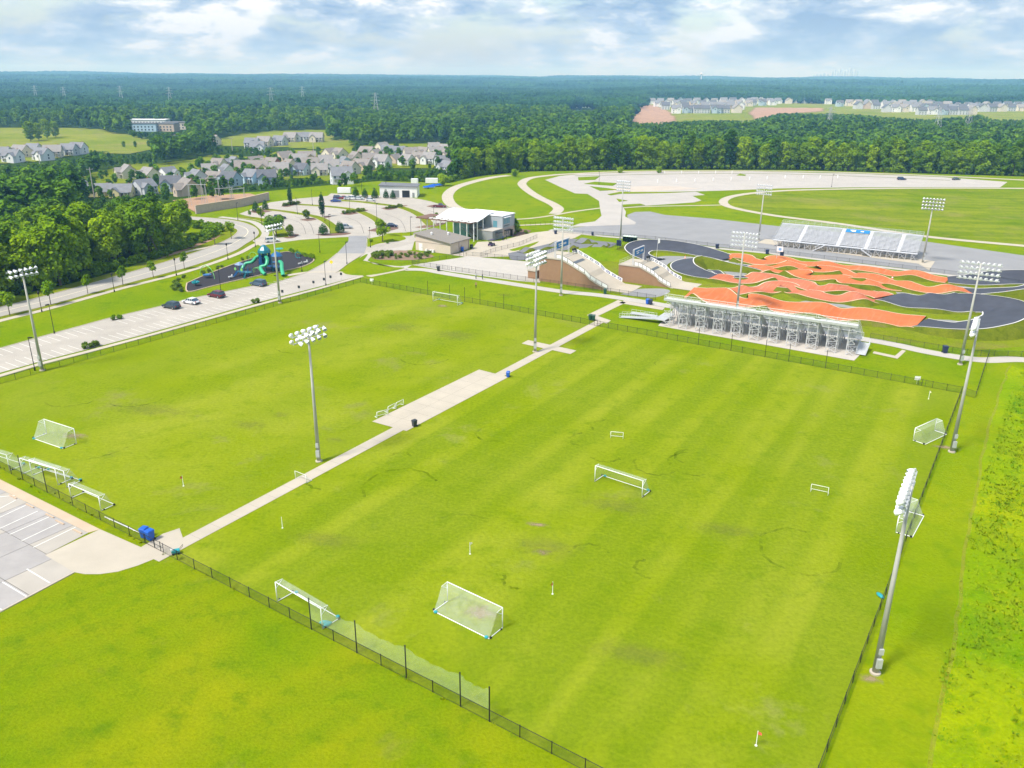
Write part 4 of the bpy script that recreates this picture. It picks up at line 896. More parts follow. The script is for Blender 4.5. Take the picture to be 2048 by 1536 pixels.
# ---------------- start hills
def brickmat():
    mt, t, b = nodes('block_wall'); p = t.nodes.new('ShaderNodeTexCoord').outputs['Object']
    mp = t.nodes.new('ShaderNodeMapping'); mp.inputs['Rotation'].default_value = (math.radians(90), 0, 0); t.links.new(p, mp.inputs[0])
    n = nnoise(t, p, .8, 5); c = nmix(t, n, (.27, .150, .080), (.36, .215, .125)); t.links.new(c, b.inputs['Base Color']); b.inputs['Roughness'].default_value = .9
    return mt
M['block'] = brickmat(); M['banner'] = paint('blue_banner', (.02, .19, .47), .5, .08, 1); M['navy'] = paint('navy_logo', (.03, .04, .19), .5); M['gateplate'] = paint('start_gate_plate', (.10, .115, .13), .5, .1, 1)
BLK = MB().box(0, .78, -.02, .06, 0, .36).mesh('block', M['block'])
def start_hill(label, org, Lp, Lr, Wd, H):
    """local x along EV (downhill), y along DV; platform Lp then a curved ramp of length Lr"""
    o = thing('start_hill', label, 'start ramp', org, AE)
    prof = [(0, H), (Lp, H)]
    for k in range(1, 13):
        t = k / 12; z = H * (1 - t) - .35 * math.sin(math.pi * t) * (1 if t > .55 else -.6); prof.append((Lp + Lr * t, max(.10, z)))
    prof.append((Lp + Lr + 5.0, .085)); n = len(prof)
    top = MB().add([(x, 0, z) for x, z in prof] + [(x, Wd, z) for x, z in prof], [(i, i + 1, n + i + 1, n + i) for i in range(n - 1)])
    part(top, 'ramp_deck', M['concrete'], o)
    pr = prof[:-1]; m_ = len(pr)
    for y, sg in ((.06, 1), (Wd - .06, -1)):
        core = MB().add([(x, y, z - .02) for x, z in pr] + [(x, y, 0) for x, z in pr], [(i, m_ + i, m_ + i + 1, i + 1)[::sg] for i in range(m_ - 1)]); part(core, 'wall_core', M['block'], o)
    part(MB().add([(.02, .06, 0), (.02, Wd - .06, 0), (.02, Wd - .06, H - .02), (.02, .06, H - .02)], [(3, 2, 1, 0)]), 'wall_core', M['block'], o)
    def zt(x):
        for (xa, za), (xb, zb) in zip(prof[:-1], prof[1:]):
            if xa <= x <= xb: return za + (zb - za) * (x - xa) / (xb - xa)
        return 0
    face = MB(); r = 0; z = .02
    while z + .38 < H:
        x = -.02 - (.4 if r % 2 else 0)
        while x < Lp + Lr:
            xa, xb = max(0, x + .015), x + .785
            if min(zt(xa), zt(xb)) > z + .39 and xb > .2:
                d = random.uniform(0, .025); face.add([(xa, .03 - d, z + .015), (xb, .03 - d, z + .015), (xb, .03 - d, z + .375), (xa, .03 - d, z + .375), (xa, .06, z + .015), (xb, .06, z + .015), (xb, .06, z + .375), (xa, .06, z + .375)],
                               [(0, 1, 2, 3), (1, 5, 6, 2), (4, 0, 3, 7), (3, 2, 6, 7), (0, 4, 5, 1)])
            x += .8
        z += .39; r += 1
    bo = part(face, 'blocks', M['block'], o); bo['kind'] = 'stuff'
    cap = MB()
    for (xa, za), (xb, zb) in zip(pr[:-1], pr[1:]):
        for y in (0, Wd): cap.add([(xa, y - .15, za + .02), (xb, y - .15, zb + .02), (xb, y + .15, zb + .02), (xa, y + .15, za + .02), (xa, y - .15, za - .25), (xb, y - .15, zb - .25), (xb, y + .15, zb - .25), (xa, y + .15, za - .25)], [(0, 1, 2, 3), (0, 4, 5, 1), (3, 2, 6, 7)])
    part(cap, 'coping', M['concrete'], o)
    # side barriers
    npn = 9; x0, x1 = Lp * .75, Lp + Lr - .8
    for k in range(npn):
        a, b = x0 + (x1 - x0) * k / npn, x0 + (x1 - x0) * (k + 1) / npn; za, zb = zt(a), zt(b); g = .10
        def quad(y, lo, hi, e0, e1):
            A, B = a + (b - a) * e0, a + (b - a) * e1; ZA, ZB = za + (zb - za) * e0, za + (zb - za) * e1
            return MB().add([(A, y - .02, ZA + lo), (B, y - .02, ZB + lo), (B, y - .02, ZB + hi), (A, y - .02, ZA + hi), (A, y + .02, ZA + lo), (B, y + .02, ZB + lo), (B, y + .02, ZB + hi), (A, y + .02, ZA + hi)], [(0, 1, 2, 3), (7, 6, 5, 4), (3, 2, 6, 7), (0, 4, 5, 1), (0, 3, 7, 4), (1, 5, 6, 2)])
        part(quad(.0, .18, 1.02, .06, .94), 'barrier_panel', M['wht'], o)
        pn = part(quad(Wd, .1, 1.1, .0, 1.0), 'barrier_panel', M['wht'], o)
        part(quad(Wd - .03, .32, .88, .18, .82), 'logo_plate', M['navy'] if k > 4 else paint('slate_logo', (.07, .10, .16), .5) if k == 0 and 'slate_logo' not in bpy.data.materials else bpy.data.materials.get('slate_logo', M['navy']), pn)
        lg = quad(Wd - .055, .50, .68, .28, .72); part(lg, 'logo_lettering', M['wht'], pn)
        part(MB().tube((a, 0, za), (a, 0, za + 1.15), .04, n=6), 'barrier_post', M['black'], o)
    part(MB().tube((x1, 0, zt(x1)), (x1, 0, zt(x1) + 1.1), .04, n=6), 'barrier_post', M['black'], o)
    rl = MB()
    for k in range(npn):
        a, b = x0 + (x1 - x0) * k / npn, x0 + (x1 - x0) * (k + 1) / npn; rl.tube((a, 0, zt(a) + 1.12), (b, 0, zt(b) + 1.12), .04, n=5)
    part(rl, 'handrail', M['black'], o)
    part(MB().box(Lp + .4, Lp + 3.6, 1.2, Wd - 1.0, H - 1.9, H - 1.86).xf(Matrix.Identity(4)) if False else MB().add([(x, y, zt(x) + .05) for x, y in ((Lp - .4, 1.4), (Lp + 3.0, 1.4), (Lp + 3.0, Wd - 1.2), (Lp - .4, Wd - 1.2))], [(0, 1, 2, 3)]), 'start_gate', M['gateplate'], o)
    # banner arch over the platform
    xg = Lp * .62
    for y in (.9, Wd - .5):
        mb = MB()
        for dx, dy in ((-.15, -.15), (.15, -.15), (.15, .15), (-.15, .15)): mb.tube((xg + dx, y + dy, H), (xg + dx, y + dy, H + 4.1), .035, n=5)
        for k in range(7):
            for dx0, dy0, dx1, dy1 in ((-.15, -.15, .15, -.15), (.15, -.15, .15, .15)): mb.tube((xg + dx0, y + dy0, H + k * .58), (xg + dx1, y + dy1, H + k * .58 + .55), .02, n=4)
        part(mb, 'truss_post', M['alu'], o)
    part(MB().box(xg - .15, xg + .15, .9, Wd - .5, H + 4.0, H + 4.2), 'truss_beam', M['alu'], o)
    bn = part(MB().box(xg + .16, xg + .2, 1.5, Wd - 1.1, H + 2.3, H + 3.95), 'banner', M['banner'], o)
    lt = MB()
    for y0_, y1_, z0_, z1_ in ((2.4, 3.2, 3.2, 3.5), (3.4, 4.6, 3.25, 3.55), (2.6, 4.3, 2.7, 3.0), (5.3, 6.0, 2.85, 3.4), (6.2, 6.9, 2.85, 3.4)):
        if y1_ < Wd - 1.2: lt.box(xg + .2, xg + .22, y0_, y1_, H + z0_, H + z1_)
    part(lt, 'lettering', M['wht'], bn)
    # back rail and start furniture
    rl = MB()
    for k in range(9): rl.tube((.15, Wd * k / 8, H), (.15, Wd * k / 8, H + 1.1), .025, n=5)
    for z in (.55, 1.1): rl.tube((.15, 0, H + z), (.15, Wd, H + z), .025, n=5); rl.tube((.15, 0, H + z), (Lp * .7, 0, H + z), .025, n=5)
    part(rl, 'back_rail', M['galv'], o)
    for y in (Wd - 1.6, Wd - .6):
        mb = MB().tube((Lp - .6, y, H), (Lp - .6, y, H + 1.0), .06, n=6).box(Lp - .85, Lp - .35, y - .3, y + .3, H + 1.0, H + 1.55); part(mb, 'speaker', M['black'], o)
    return o
SH1 = Vector((7.2, 219.0, 0)); start_hill('taller brick-walled start ramp with a blue banner, left of the pair', SH1, 6.8, 14.4, 9.4, 6.7)
bm_, best = None, 1e9
B2 = Vector((42.3, 211.4, 0))
def PX(p):
    q = p - Vector((0, 0, CAM_H)); w_ = q.dot(_fw); return 1024 + F_PX * q.dot(_rt) / w_, 768 - F_PX * q.dot(_up) / w_
for s10 in range(80, 180):
    for h10 in range(30, 75):
        u_, v_ = PX(B2 - EV * (s10 / 10) + Vector((0, 0, h10 / 10))); e_ = (u_ - 1279) ** 2 + (v_ - 533) ** 2
        if e_ < best: best = e_; bm_ = (s10 / 10, h10 / 10)
Lr2, H2 = bm_
start_hill('lower brick-walled start ramp with a blue banner, right of the pair', B2 - EV * (Lr2 + 6.0), 6.0, Lr2, 8.6, H2)
# stair at the left end of the taller hill
st = G(1071, 559); o = thing('brick_landing', 'small brick landing with railing at the left end of the taller start ramp', 'landing', (st.x, st.y, 0), AE)
part(MB().box(-2.6, -.1, .3, 3.8, 0, 2.1), 'base', M['block'], o); part(MB().box(-2.8, 0, .1, 4.0, 2.1, 2.3), 'slab', M['concrete'], o)
rl = MB()
for k in range(5): rl.tube((-2.7, .2 + k * .9, 2.3), (-2.7, .2 + k * .9, 3.4), .03, n=5); rl.tube((-2.7 + k * .65, .2, 2.3), (-2.7 + k * .65, .2, 3.4), .03, n=5)
rl.tube((-2.7, .2, 3.4), (-2.7, 3.8, 3.4), .03, n=5).tube((-2.7, .2, 3.4), (0, .2, 3.4), .03, n=5); part(rl, 'railing', M['galv'], o)
# announcer speakers, flags, cones round the track
p = G(1237, 506); o = thing('signal_stand', 'tall black signal boards on two legs between the start ramps', 'signal', (p.x, p.y, 0), AE)
for x in (-.35, .35): part(MB().tube((x, 0, 0), (x, 0, 2.4), .06, n=6), 'leg', M['black'], o)
for x in (-.42, .42): part(MB().box(x - .36, x + .36, -.15, .15, 2.3, 4.1), 'board', M['navybin'], o)
for lab, u, v in [('white and blue notice board on a pole left of the far grandstand', 1552, 525), ]:
    p = G(u, v); o = thing('score_board', lab, 'board', (p.x, p.y, 0), AE); part(MB().tube((0, 0, 0), (0, 0, 4.5), .08, n=8), 'pole', M['galv'], o)
    f = part(MB().box(-.2, 1.6, -.1, .1, 3.4, 4.9), 'panel', M['wht'], o); part(MB().box(.3, 1.2, -.12, -.1, 3.7, 4.5), 'logo_plate', paint('pale_blue_logo', (.18, .35, .6), .5), f); part(MB().box(-.5, .1, -.2, .2, 0, 1.3), 'cabinet', M['navybin'], o)
p = G(1563, 516); o = thing('cabinet', 'navy equipment cabinet beside the notice board by the far stand', 'cabinet', (p.x, p.y, 0), AE); part(MB().box(-.5, .5, -.4, .4, 0, 1.8), 'body', M['navybin'], o); part(MB().box(-.55, .55, -.45, .45, 1.8, 1.9), 'lid', M['black'], o)
for k in range(5):
    p = G(1249 + k * 5.2, 484 + k * .5); o = thing('portable_shelter', '%s dark green shelter booth from the left in the short row by the yard fence' % ['first', 'second', 'third', 'fourth', 'fifth'][k], 'booth', (p.x, p.y, 0), AE, 'booths by the yard fence')
    mb = MB()
    for x, y in ((-.5, -.5), (.5, -.5), (.5, .5), (-.5, .5)): mb.tube((x, y, 0), (x, y, 2.0), .05, n=5)
    part(mb, 'frame', M['black'], o); part(MB().box(-.46, .46, .42, .48, .2, 2.0).box(-.48, -.42, -.46, .42, .2, 2.0), 'wall', M['greenbin'], o); part(MB().add([(-.65, -.65, 2.0), (.65, -.65, 2.0), (.65, .65, 2.0), (-.65, .65, 2.0), (0, 0, 2.45)], [(0, 1, 4), (1, 2, 4), (2, 3, 4), (3, 0, 4), (3, 2, 1, 0)]), 'roof', paint('pale_green_roof', (.5, .6, .5), .6) if k == 0 else bpy.data.materials['pale_green_roof'], o)
M['cone'] = paint('orange_cone', (.65, .09, .03), .6); CONE = thing('traffic_cone', 'x', 'cone')
part(MB().box(-.3, .3, -.3, .3, 0, .05), 'base', M['black'], CONE); part(MB().lathe([(.24, .05), (.15, .40)], n=10).lathe([(.10, .62), (.04, .9)], n=10), 'cone_body', M['cone'], CONE); part(MB().lathe([(.15, .40), (.10, .62)], n=10), 'reflective_band', M['wht'], CONE)
for u, v, lab in [(1370, 519, 'orange cone on the grey patch inside the upper left berm'), (1784, 560, 'orange cone on the grass between the orange straights'), (1849, 608, 'orange cone by the long black berm, left of the pair'), (1853, 608, 'orange cone by the long black berm, right of the pair'), (2012, 591, 'orange cone at the edge of the upper right berm'), (1571, 636, 'orange cone behind the near grandstand rail')]:
    o = place(CONE, G(u, v, .05), .3, lab, 1.5); o['group'] = 'cones around the track'
p = G(1312, 520); o = thing('feather_flag', 'white feather flag beside the lower start ramp', 'flag', (p.x, p.y, 0), 0); part(MB().tube((0, 0, 0), (.25, 0, 6.6), .04, .03, 6), 'staff', M['wht'], o); part(MB().add([(.2, 0, 5.0), (.85, 0, 5.3), (.8, 0, 6.5), (.25, 0, 6.6), (.2, .03, 5.0), (.85, .03, 5.3), (.8, .03, 6.5), (.25, .03, 6.6)], [(0, 1, 2, 3), (7, 6, 5, 4), (0, 4, 5, 1), (1, 5, 6, 2), (2, 6, 7, 3)]), 'sail', M['wht'], o)

# ================================================================ grandstands (local x along length, y from front row to back, z up)
def grandstand(label, org, rz, Lx, rows, z0, rise, run, aisles, bents, banner=None, stairs=(), end_ramp=None):
    o = thing('grandstand', label, 'grandstand', org, rz); Dp = rows * run; H = z0 + rows * rise
    edges = [0] + [q for a in aisles for q in (a - .55, a + .55)] + [Lx]
    for r in range(rows):
        y = r * run; z = z0 + r * rise
        part(MB().box(0, Lx, y, y + run * .52, z - .04, z), 'foot_plank', M['alu'], o)
        for k in range(0, len(edges), 2):
            part(MB().box(edges[k] + .04, edges[k + 1] - .04, y + run * .50, y + run * .50 + .28, z + .40, z + .45), 'seat_plank', M['alu_seat'], o)
        part(MB().box(0, Lx, y + run - .03, y + run, z + rise - .17, z + rise - .05), 'riser', M['alu_seat'], o)
    part(MB().box(-.05, Lx + .05, Dp, Dp + 1.3, H - .05, H), 'rear_deck', M['alu'], o)
    part(MB().box(-.05, Lx + .05, Dp + 1.3, Dp + 1.36, H - .35, H + .12), 'fascia', M['galv'], o)
    for a in aisles:
        st_ = MB()
        for r in range(rows): st_.box(a - .5, a + .5, r * run + run * .45, r * run + run, z0 + r * rise - .02, z0 + r * rise + rise * .5)
        part(st_, 'aisle_step', M['alu'], o)
        rl = MB()
        for r in range(1, rows, 3): rl.tube((a, r * run, z0 + r * rise), (a, r * run, z0 + r * rise + .95), .03, n=5)
        rl.tube((a, run, z0 + rise + .95), (a, (rows - 2) * run, z0 + (rows - 2) * rise + .95), .03, n=5); part(rl, 'aisle_rail', M['alu'], o)
    # rails: back, ends, front
    nb_ = int(Lx / 2.0)
    for k in range(nb_ + 1): part(MB().tube((Lx * k / nb_, Dp + 1.25, H - .3), (Lx * k / nb_, Dp + 1.25, H + 1.25), .035, n=5), 'rail_post', M['galv'], o)
    rl = MB()
    for z in (.15, .7, 1.22): rl.tube((0, Dp + 1.25, H + z), (Lx, Dp + 1.25, H + z), .03, n=5)
    part(rl, 'back_rail', M['galv'], o); part(MB().add([(0, Dp + 1.25, H + .1), (Lx, Dp + 1.25, H + .1), (Lx, Dp + 1.25, H + 1.2), (0, Dp + 1.25, H + 1.2)], [(0, 1, 2, 3)]), 'rail_mesh', M['rail_net'], o)
    for x in (-.03, Lx + .03):
        rl = MB()
        for r in range(0, rows + 1, 2): rl.tube((x, r * run, z0 + r * rise), (x, r * run, z0 + r * rise + 1.15), .03, n=5)
        for z in (.5, 1.15): rl.tube((x, 0, z0 + z), (x, Dp + 1.25, H + z), .03, n=5)
        part(rl, 'end_rail', M['galv'], o); part(MB().add([(x, 0, z0 + .05), (x, Dp + 1.25, H + .05), (x, Dp + 1.25, H + 1.1), (x, 0, z0 + 1.1)], [(0, 1, 2, 3)]), 'rail_mesh', M['rail_net'], o)
    part(MB().box(-.05, Lx + .05, -1.25, 0.0, z0 - .10, z0 - .04), 'front_deck', M['alu'], o)
    rl = MB(); nfp = int(Lx / 2.2)
    for k in range(nfp + 1): rl.tube((Lx * k / nfp, -1.2, z0), (Lx * k / nfp, -1.2, z0 + 1.05), .028, n=5)
    for z in (.1, 1.05): rl.tube((0, -1.2, z0 + z), (Lx, -1.2, z0 + z), .028, n=5)
    part(rl, 'front_rail', M['alu'], o)
    # under-structure: each bent is a frame of legs and braces
    for k in range(bents):
        x = .6 + (Lx - 1.2) * k / (bents - 1); w_ = .95; mb = MB(); ny = 5
        ys = [-.9 + (Dp + 2.0) * j / (ny - 1) for j in range(ny)]
        def zz(y): return z0 + max(0, min(rows, y / run)) * rise - .12
        for sx in (-w_, w_):
            for j, y in enumerate(ys):
                if 0 <= x + sx <= Lx: mb.tube((x + sx, y, 0), (x + sx, y, zz(y)), .08, n=4)
            for ya, yb in zip(ys[:-1], ys[1:]):
                if 0 <= x + sx <= Lx: mb.tube((x + sx, ya, .1), (x + sx, yb, zz(yb)), .05, n=4); mb.tube((x + sx, yb, .1), (x + sx, ya, zz(ya)), .05, n=4)
            if 0 <= x + sx <= Lx: mb.tube((x + sx, ys[0], zz(ys[0])), (x + sx, ys[-1], zz(ys[-1])), .06, n=4)
        xa, xb = max(0.1, x - w_), min(Lx - .1, x + w_)
        for y in (ys[-1], ys[-2], ys[0]):
            zt_ = zz(y); nz = max(1, int(zt_ / 1.15))
            for q in range(nz):
                za, zb = zt_ * q / nz, zt_ * (q + 1) / nz
                mb.tube((xa, y, zb), (xb, y, zb - .25), .06, n=4)
                if q % 2 == 0: mb.tube((xa, y, za + .05), (xb, y, zb), .06, n=4); mb.tube((xb, y, za + .05), (xa, y, zb), .06, n=4)
        part(mb, 'support_frame', M['scaf'], o)
    part(MB().box(0, Lx, Dp * .5, Dp * .5 + .08, zz(Dp * .5) - .2, zz(Dp * .5)), 'purlin', M['galv'], o)
    if banner:
        x0_, x1_ = banner; yb = Dp - run * 1.0; bn = part(MB().add([(x0_, yb - run * 2.2, H - rise * 2.4 + .2), (x1_, yb - run * 2.2, H - rise * 2.4 + .2), (x1_, yb + run * .5, H + .25), (x0_, yb + run * .5, H + .25)], [(0, 1, 2, 3)]), 'banner', M['banner'], o)
        lt = MB()
        for a_, b_, c_, d_ in ((.18, .42, .55, .75), (.24, .42, .25, .45), (.62, .76, .35, .62)):
            def bp(s_, t_): return (x0_ + (x1_ - x0_) * s_, yb - run * 2.2 + run * 2.7 * t_ - .03, H - rise * 2.4 + .2 + (rise * 2.4 + .05) * t_ + .05)
            lt.add([bp(a_, c_), bp(b_, c_), bp(b_, d_), bp(a_, d_)], [(0, 1, 2, 3)])
        part(lt, 'lettering', M['wht'], bn)
    for xs, dr in stairs:
        mb = MB(); n_ = max(3, int(z0 / .18))
        for q in range(n_): mb.box(xs + dr * q * .3 if dr > 0 else xs + dr * (q + 1) * .3, xs + dr * (q + 1) * .3 if dr > 0 else xs + dr * q * .3, -2.5, -1.3, z0 - .1 - z0 * q / n_ - .06, z0 - .1 - z0 * q / n_)
        for y in (-2.5, -1.3): mb.tube((xs, y, z0 + .9), (xs + dr * n_ * .3, y, 1.0), .03, n=5); mb.tube((xs, y, z0 - .1), (xs + dr * n_ * .3, y, .05), .06, n=5); mb.tube((xs + dr * n_ * .3, y, 0), (xs + dr * n_ * .3, y, 1.0), .03, n=5)
        part(mb, 'stair', M['alu'], o)
    return o
M['rail_net'] = net('rail_mesh', (.55, .58, .58), .16)
nearL = 40.4; org = Vector((33.6, 176.45, .06)) + EV * nearL + DV * 9.6
NS = grandstand('near grandstand seen from behind, steel frames under its deck', org, AE + math.pi, nearL, 14, 1.1, .365, .60, (8, 20, 32), 11)
farL = 43.5; fo_ = Vector((86.1, 270.8, .06)) + DV * .6
grandstand('far grandstand facing the track, silver benches with a blue banner on its top rows', fo_, AE, farL, 14, 2.1, .275, .66, (8, 20, 28.5, 38), 13, (20.8, 28), ((16.5, -1), (27.5, 1)))
# access ramp and deck at the left end of the near stand, stair at the right end
p = G(1316, 648); o = thing('access_ramp', 'silver wheelchair ramp with railings at the left end of the near grandstand', 'ramp', (p.x, p.y, .03), AE)
rp = MB().add([(-9.5, 0, .05), (-1, 0, 1.0), (-1, 1.6, 1.0), (-9.5, 1.6, .05), (-9.5, 0, 0), (-1, 0, .85), (-1, 1.6, .85), (-9.5, 1.6, 0)], [(0, 1, 2, 3), (0, 4, 5, 1), (2, 6, 7, 3), (4, 7, 6, 5)]); part(rp, 'ramp_deck', M['galv'], o)
part(MB().box(-1, 1.5, 0, 6.5, .88, 1.0), 'landing', M['galv'], o); part(MB().box(-8.5, -2.0, 3.8, 5.4, .2, .32), 'platform', M['galv'], o)
for y in (0, 1.6):
    rl = MB()
    for k in range(8): t = k / 7; rl.tube((-9.5 + 8.5 * t, y, .95 * t), (-9.5 + 8.5 * t, y, .95 * t + 1.05), .03, n=5)
    for z in (.55, 1.05): rl.tube((-9.5, y, z), (-1, y, .95 + z), .03, n=5)
    part(rl, 'railing', M['alu'], o)
rl = MB()
for k in range(6): rl.tube((-8 + k * 1.1, 3.6, .3), (-8 + k * 1.1, 3.6, 1.4), .03, n=5)
rl.tube((-8, 3.6, 1.4), (-2.5, 3.6, 1.4), .03, n=5).tube((-8, 3.6, .9), (-2.5, 3.6, .9), .03, n=5); part(rl, 'railing', M['alu'], o)
p = Vector((33.6, 176.45, .06)) + EV * nearL; o = thing('stand_stair', 'silver stair with white handrails at the right end of the near grandstand', 'stair', p, AE)
mb = MB()
for k in range(12): mb.box(.15, 2.0, 1.2 + k * .42, 1.6 + k * .42, .2 + k * .10, .28 + k * .10)
part(mb, 'tread', M['alu'], o)
for x in (.15, 2.0):
    rl = MB()
    for k in range(5): rl.tube((x, 1.2 + k * 1.2, .2 + k * .3), (x, 1.2 + k * 1.2, 1.3 + k * .3), .03, n=5)
    rl.tube((x, 1.2, 1.3), (x, 6.0, 2.5), .035, n=5).tube((x, 1.2, .75), (x, 6.0, 1.95), .03, n=5).tube((x, 1.2, .2), (x, 6.0, 1.4), .05, n=5); part(rl, 'railing', M['alu'], o)
# ================================================================ buildings of the grounds
M['tanwall'] = paint('tan_stucco', (.58, .49, .40), .9, .04, .3); M['tanroof'] = paint('brown_grey_roofing', (.235, .21, .18), .9, .06, .3); M['greywall'] = paint('grey_panel', (.34, .37, .39), .7, .04, .3)
M['slatewall'] = paint('slate_panel', (.25, .26, .26), .8, .05, .3); M['whiteroof'] = paint('white_membrane_roof', (.86, .87, .88), .7, .03, .2); M['pinkstone'] = paint('pale_pink_stone', (.48, .38, .33), .9, .08, 1)
M['brownwood'] = paint('brown_timber', (.18, .10, .07), .8, .15, 1); M['blueglass'] = glassmat('blue_glass', (.10, .26, .32)); M['wdoor'] = paint('white_door', (.78, .77, .74), .6, .03, 1)
hl = Vector((-31.0, 260.5, .05)); o = thing('tan_hall', 'low tan stucco hall with a brown shed roof beside the drop-off loop', 'building', hl, AE)
Lh, Wh = 13.5, 10.6
def shed(x): return 5.3 - (5.3 - 3.55) * x / Lh
part(MB().add([(0, 0, 0), (Lh, 0, 0), (Lh, Wh, 0), (0, Wh, 0), (0, 0, 5.3), (Lh, 0, 3.55), (Lh, Wh, 3.55), (0, Wh, 5.3)], [(0, 1, 5, 4), (1, 2, 6, 5), (2, 3, 7, 6), (3, 0, 4, 7)]), 'wall', M['tanwall'], o)
e = .55; rf_ = part(MB().add([(-e, -e, 5.42), (Lh + e, -e, 3.55), (Lh + e, Wh + e, 3.55), (-e, Wh + e, 5.42), (-e, -e, 5.20), (Lh + e, -e, 3.33), (Lh + e, Wh + e, 3.33), (-e, Wh + e, 5.20)], [(0, 1, 2, 3), (0, 4, 5, 1), (1, 5, 6, 2), (2, 6, 7, 3), (3, 7, 4, 0), (7, 6, 5, 4)]), 'roof', M['tanroof'], o)
for x, y in ((4.2, 3.0), (7.4, 7.6)): part(MB().lathe([(.28, 0), (.28, .5), (.4, .5), (.36, .75), (.1, .85)], (x, y, shed(x) + .05), 8), 'roof_vent', M['wht'], rf_)
dr = part(MB().box(1.3, 2.7, -.06, .02, .0, 2.3), 'door', M['wdoor'], o); part(MB().box(2.45, 2.55, -.12, -.06, .95, 1.15), 'handle', M['black'], dr)
for x in (4.3, 5.2, 6.0, 6.9): part(MB().box(x, x + .55, -.75, -.15, 0, .85 if x != 5.2 else .6), 'air_unit', M['wht'] if x != 5.2 else M['galv'], o)
for y in (4.6, Wh - .6): part(MB().box(Lh + .0, Lh + .08, y, y + .12, 0, 3.4), 'downpipe', M['brownwood'], o)
part(MB().box(-.04, Lh + .04, -.04, .0, 2.75, 2.85), 'wall_band', M['tanroof'], o)
part(MB().box(Lh + .02, Lh + .05, 6.2, 9.2, 0, 2.9), 'shutter_door', M['tanwall'], o)
# club house
cq = Vector((-6.9, 276.6, .05)); o = thing('club_house', 'white wave-roofed club house with grey upper storey and open stair canopy', 'building', cq, AE)
part(MB().box(-6.2, 0, 0, 6.5, 0, 3.1), 'lower_block', M['slatewall'], o); part(MB().box(-6.35, .12, -.12, 6.5, 3.1, 3.28), 'terrace_roof', M['concrete_w'], o)
part(MB().box(-16, .0, 6.52, 14.5, 3.3, 7.3), 'upper_block', M['greywall'], o); part(MB().box(-16, .02, 6.5, 14.52, 0, 3.3), 'stone_base', M['pinkstone'], o); part(MB().box(-16.2, .2, 6.3, 14.7, 7.3, 7.55), 'flat_roof', M['whiteroof'], o)
for y in (7.0, 8.05, 9.1, 10.15):
    f = part(MB().box(-.02, .06, y, y + .95, 4.6, 6.7), 'window', M['blueglass'], o); part(MB().box(.0, .09, y - .04, y + .02, 4.55, 6.75), 'frame', M['greywall'], f)
part(MB().box(0, .7, 6.9, 11.3, 6.75, 6.9), 'window_hood', M['whiteroof'], o)
for y in (7.3, 8.1, 8.9, 9.7, 10.5): part(MB().box(.0, .06, y, y + .4, 3.75, 4.1), 'vent_slot', M['black'], o)
for x in (-14.0, -12.6, -10.8, -8.0): part(MB().box(x, x + .7, 6.44, 6.52, 4.0, 6.0), 'window', M['glass'], o)
part(MB().box(-3.8, -2.2, 6.44, 6.52, 3.4, 5.6), 'glass_door', M['blueglass'], o)
for y0_, y1_ in ((1.6, 4.6), (7.5, 11.2)):
    part(MB().box(0, 1.5, y0_, y1_, 2.35, 2.5), 'awning', M['black'], o)
    for k in range(3): a_ = y0_ + .2 + k * (y1_ - y0_ - .3) / 3; part(MB().box(.02, .08, a_, a_ + .7, .9, 2.2), 'serving_window', M['glass'], o)
part(MB().box(-.6, -.1, 11.6, 12.4, 0, 2.2).xf(Matrix.Translation((.7, 0, 0))), 'door', M['black'], o)
nx, ny = 2, 22; wz = lambda y: 6.55 + (1.55 * (.5 - .5 * math.cos(math.pi * min(1, max(0, (y + 1) / 9)))) - .35 * math.sin(math.pi * min(1, max(0, (y + 5) / 5))))
ys_ = [-5 + 14.6 * k / ny for k in range(ny + 1)]; vs = []; fs = []
for dz in (0, -.28):
    for x in (-22.5, -5.0): vs += [(x, y, wz(y) + dz) for y in ys_]
m_ = ny + 1
for k in range(ny): fs += [(k, m_ + k, m_ + k + 1, k + 1), (2 * m_ + k + 1, 3 * m_ + k + 1, 3 * m_ + k, 2 * m_ + k), (k + 1, 2 * m_ + k + 1, 2 * m_ + k, k), (m_ + k, 3 * m_ + k, 3 * m_ + k + 1, m_ + k + 1)]
fs += [(0, 2 * m_, 3 * m_, m_), (m_ - 1, 2 * m_ - 1, 4 * m_ - 1, 3 * m_ - 1)]
rf_ = part(MB().add(vs, fs), 'wave_roof', M['whiteroof'], o)
for x in [-26.5 + k * 2.75 for k in range(9)]:
    part(MB().box(x - .12, x + .12, -6.6, -3.0, 6.15, 6.5), 'eave_beam', M['brownwood'], rf_)
    part(MB().tube((x, -4.6, 0), (x, -4.6, 6.2), .17, n=10), 'column', M['wht'], o)
part(MB().box(-27, -4.6, -6.7, -6.5, 6.2, 6.55), 'fascia', M['brownwood'], o); part(MB().box(-27, -22.5, -6.6, 2, 6.5, 6.6), 'canopy', M['brownwood'], o)
for x, y in ((-5.3, -1.2), (-5.3, 2.4)): part(MB().tube((x, y, 0), (x, y, wz(y) - .3), .17, n=10), 'column', M['wht'], o)
part(MB().box(-16, -8, 1.0, 6.5, 3.2, 3.4), 'balcony', M['galv'], o)
sm = MB()
for k in range(16): sm.box(-11.5 + k * .36, -11.1 + k * .36, -1.6, -.2, 3.2 - k * .2, 3.28 - k * .2)
sm.tube((-11.5, -1.6, 4.2), (-5.9, -1.6, 1.1), .05, n=5).tube((-11.5, -.2, 4.2), (-5.9, -.2, 1.1), .05, n=5); part(sm, 'stair', M['galv'], o)
part(MB().box(-15.5, -9, -.9, -.8, 0.2, 5.6), 'glass_screen', M['blueglass'], o)
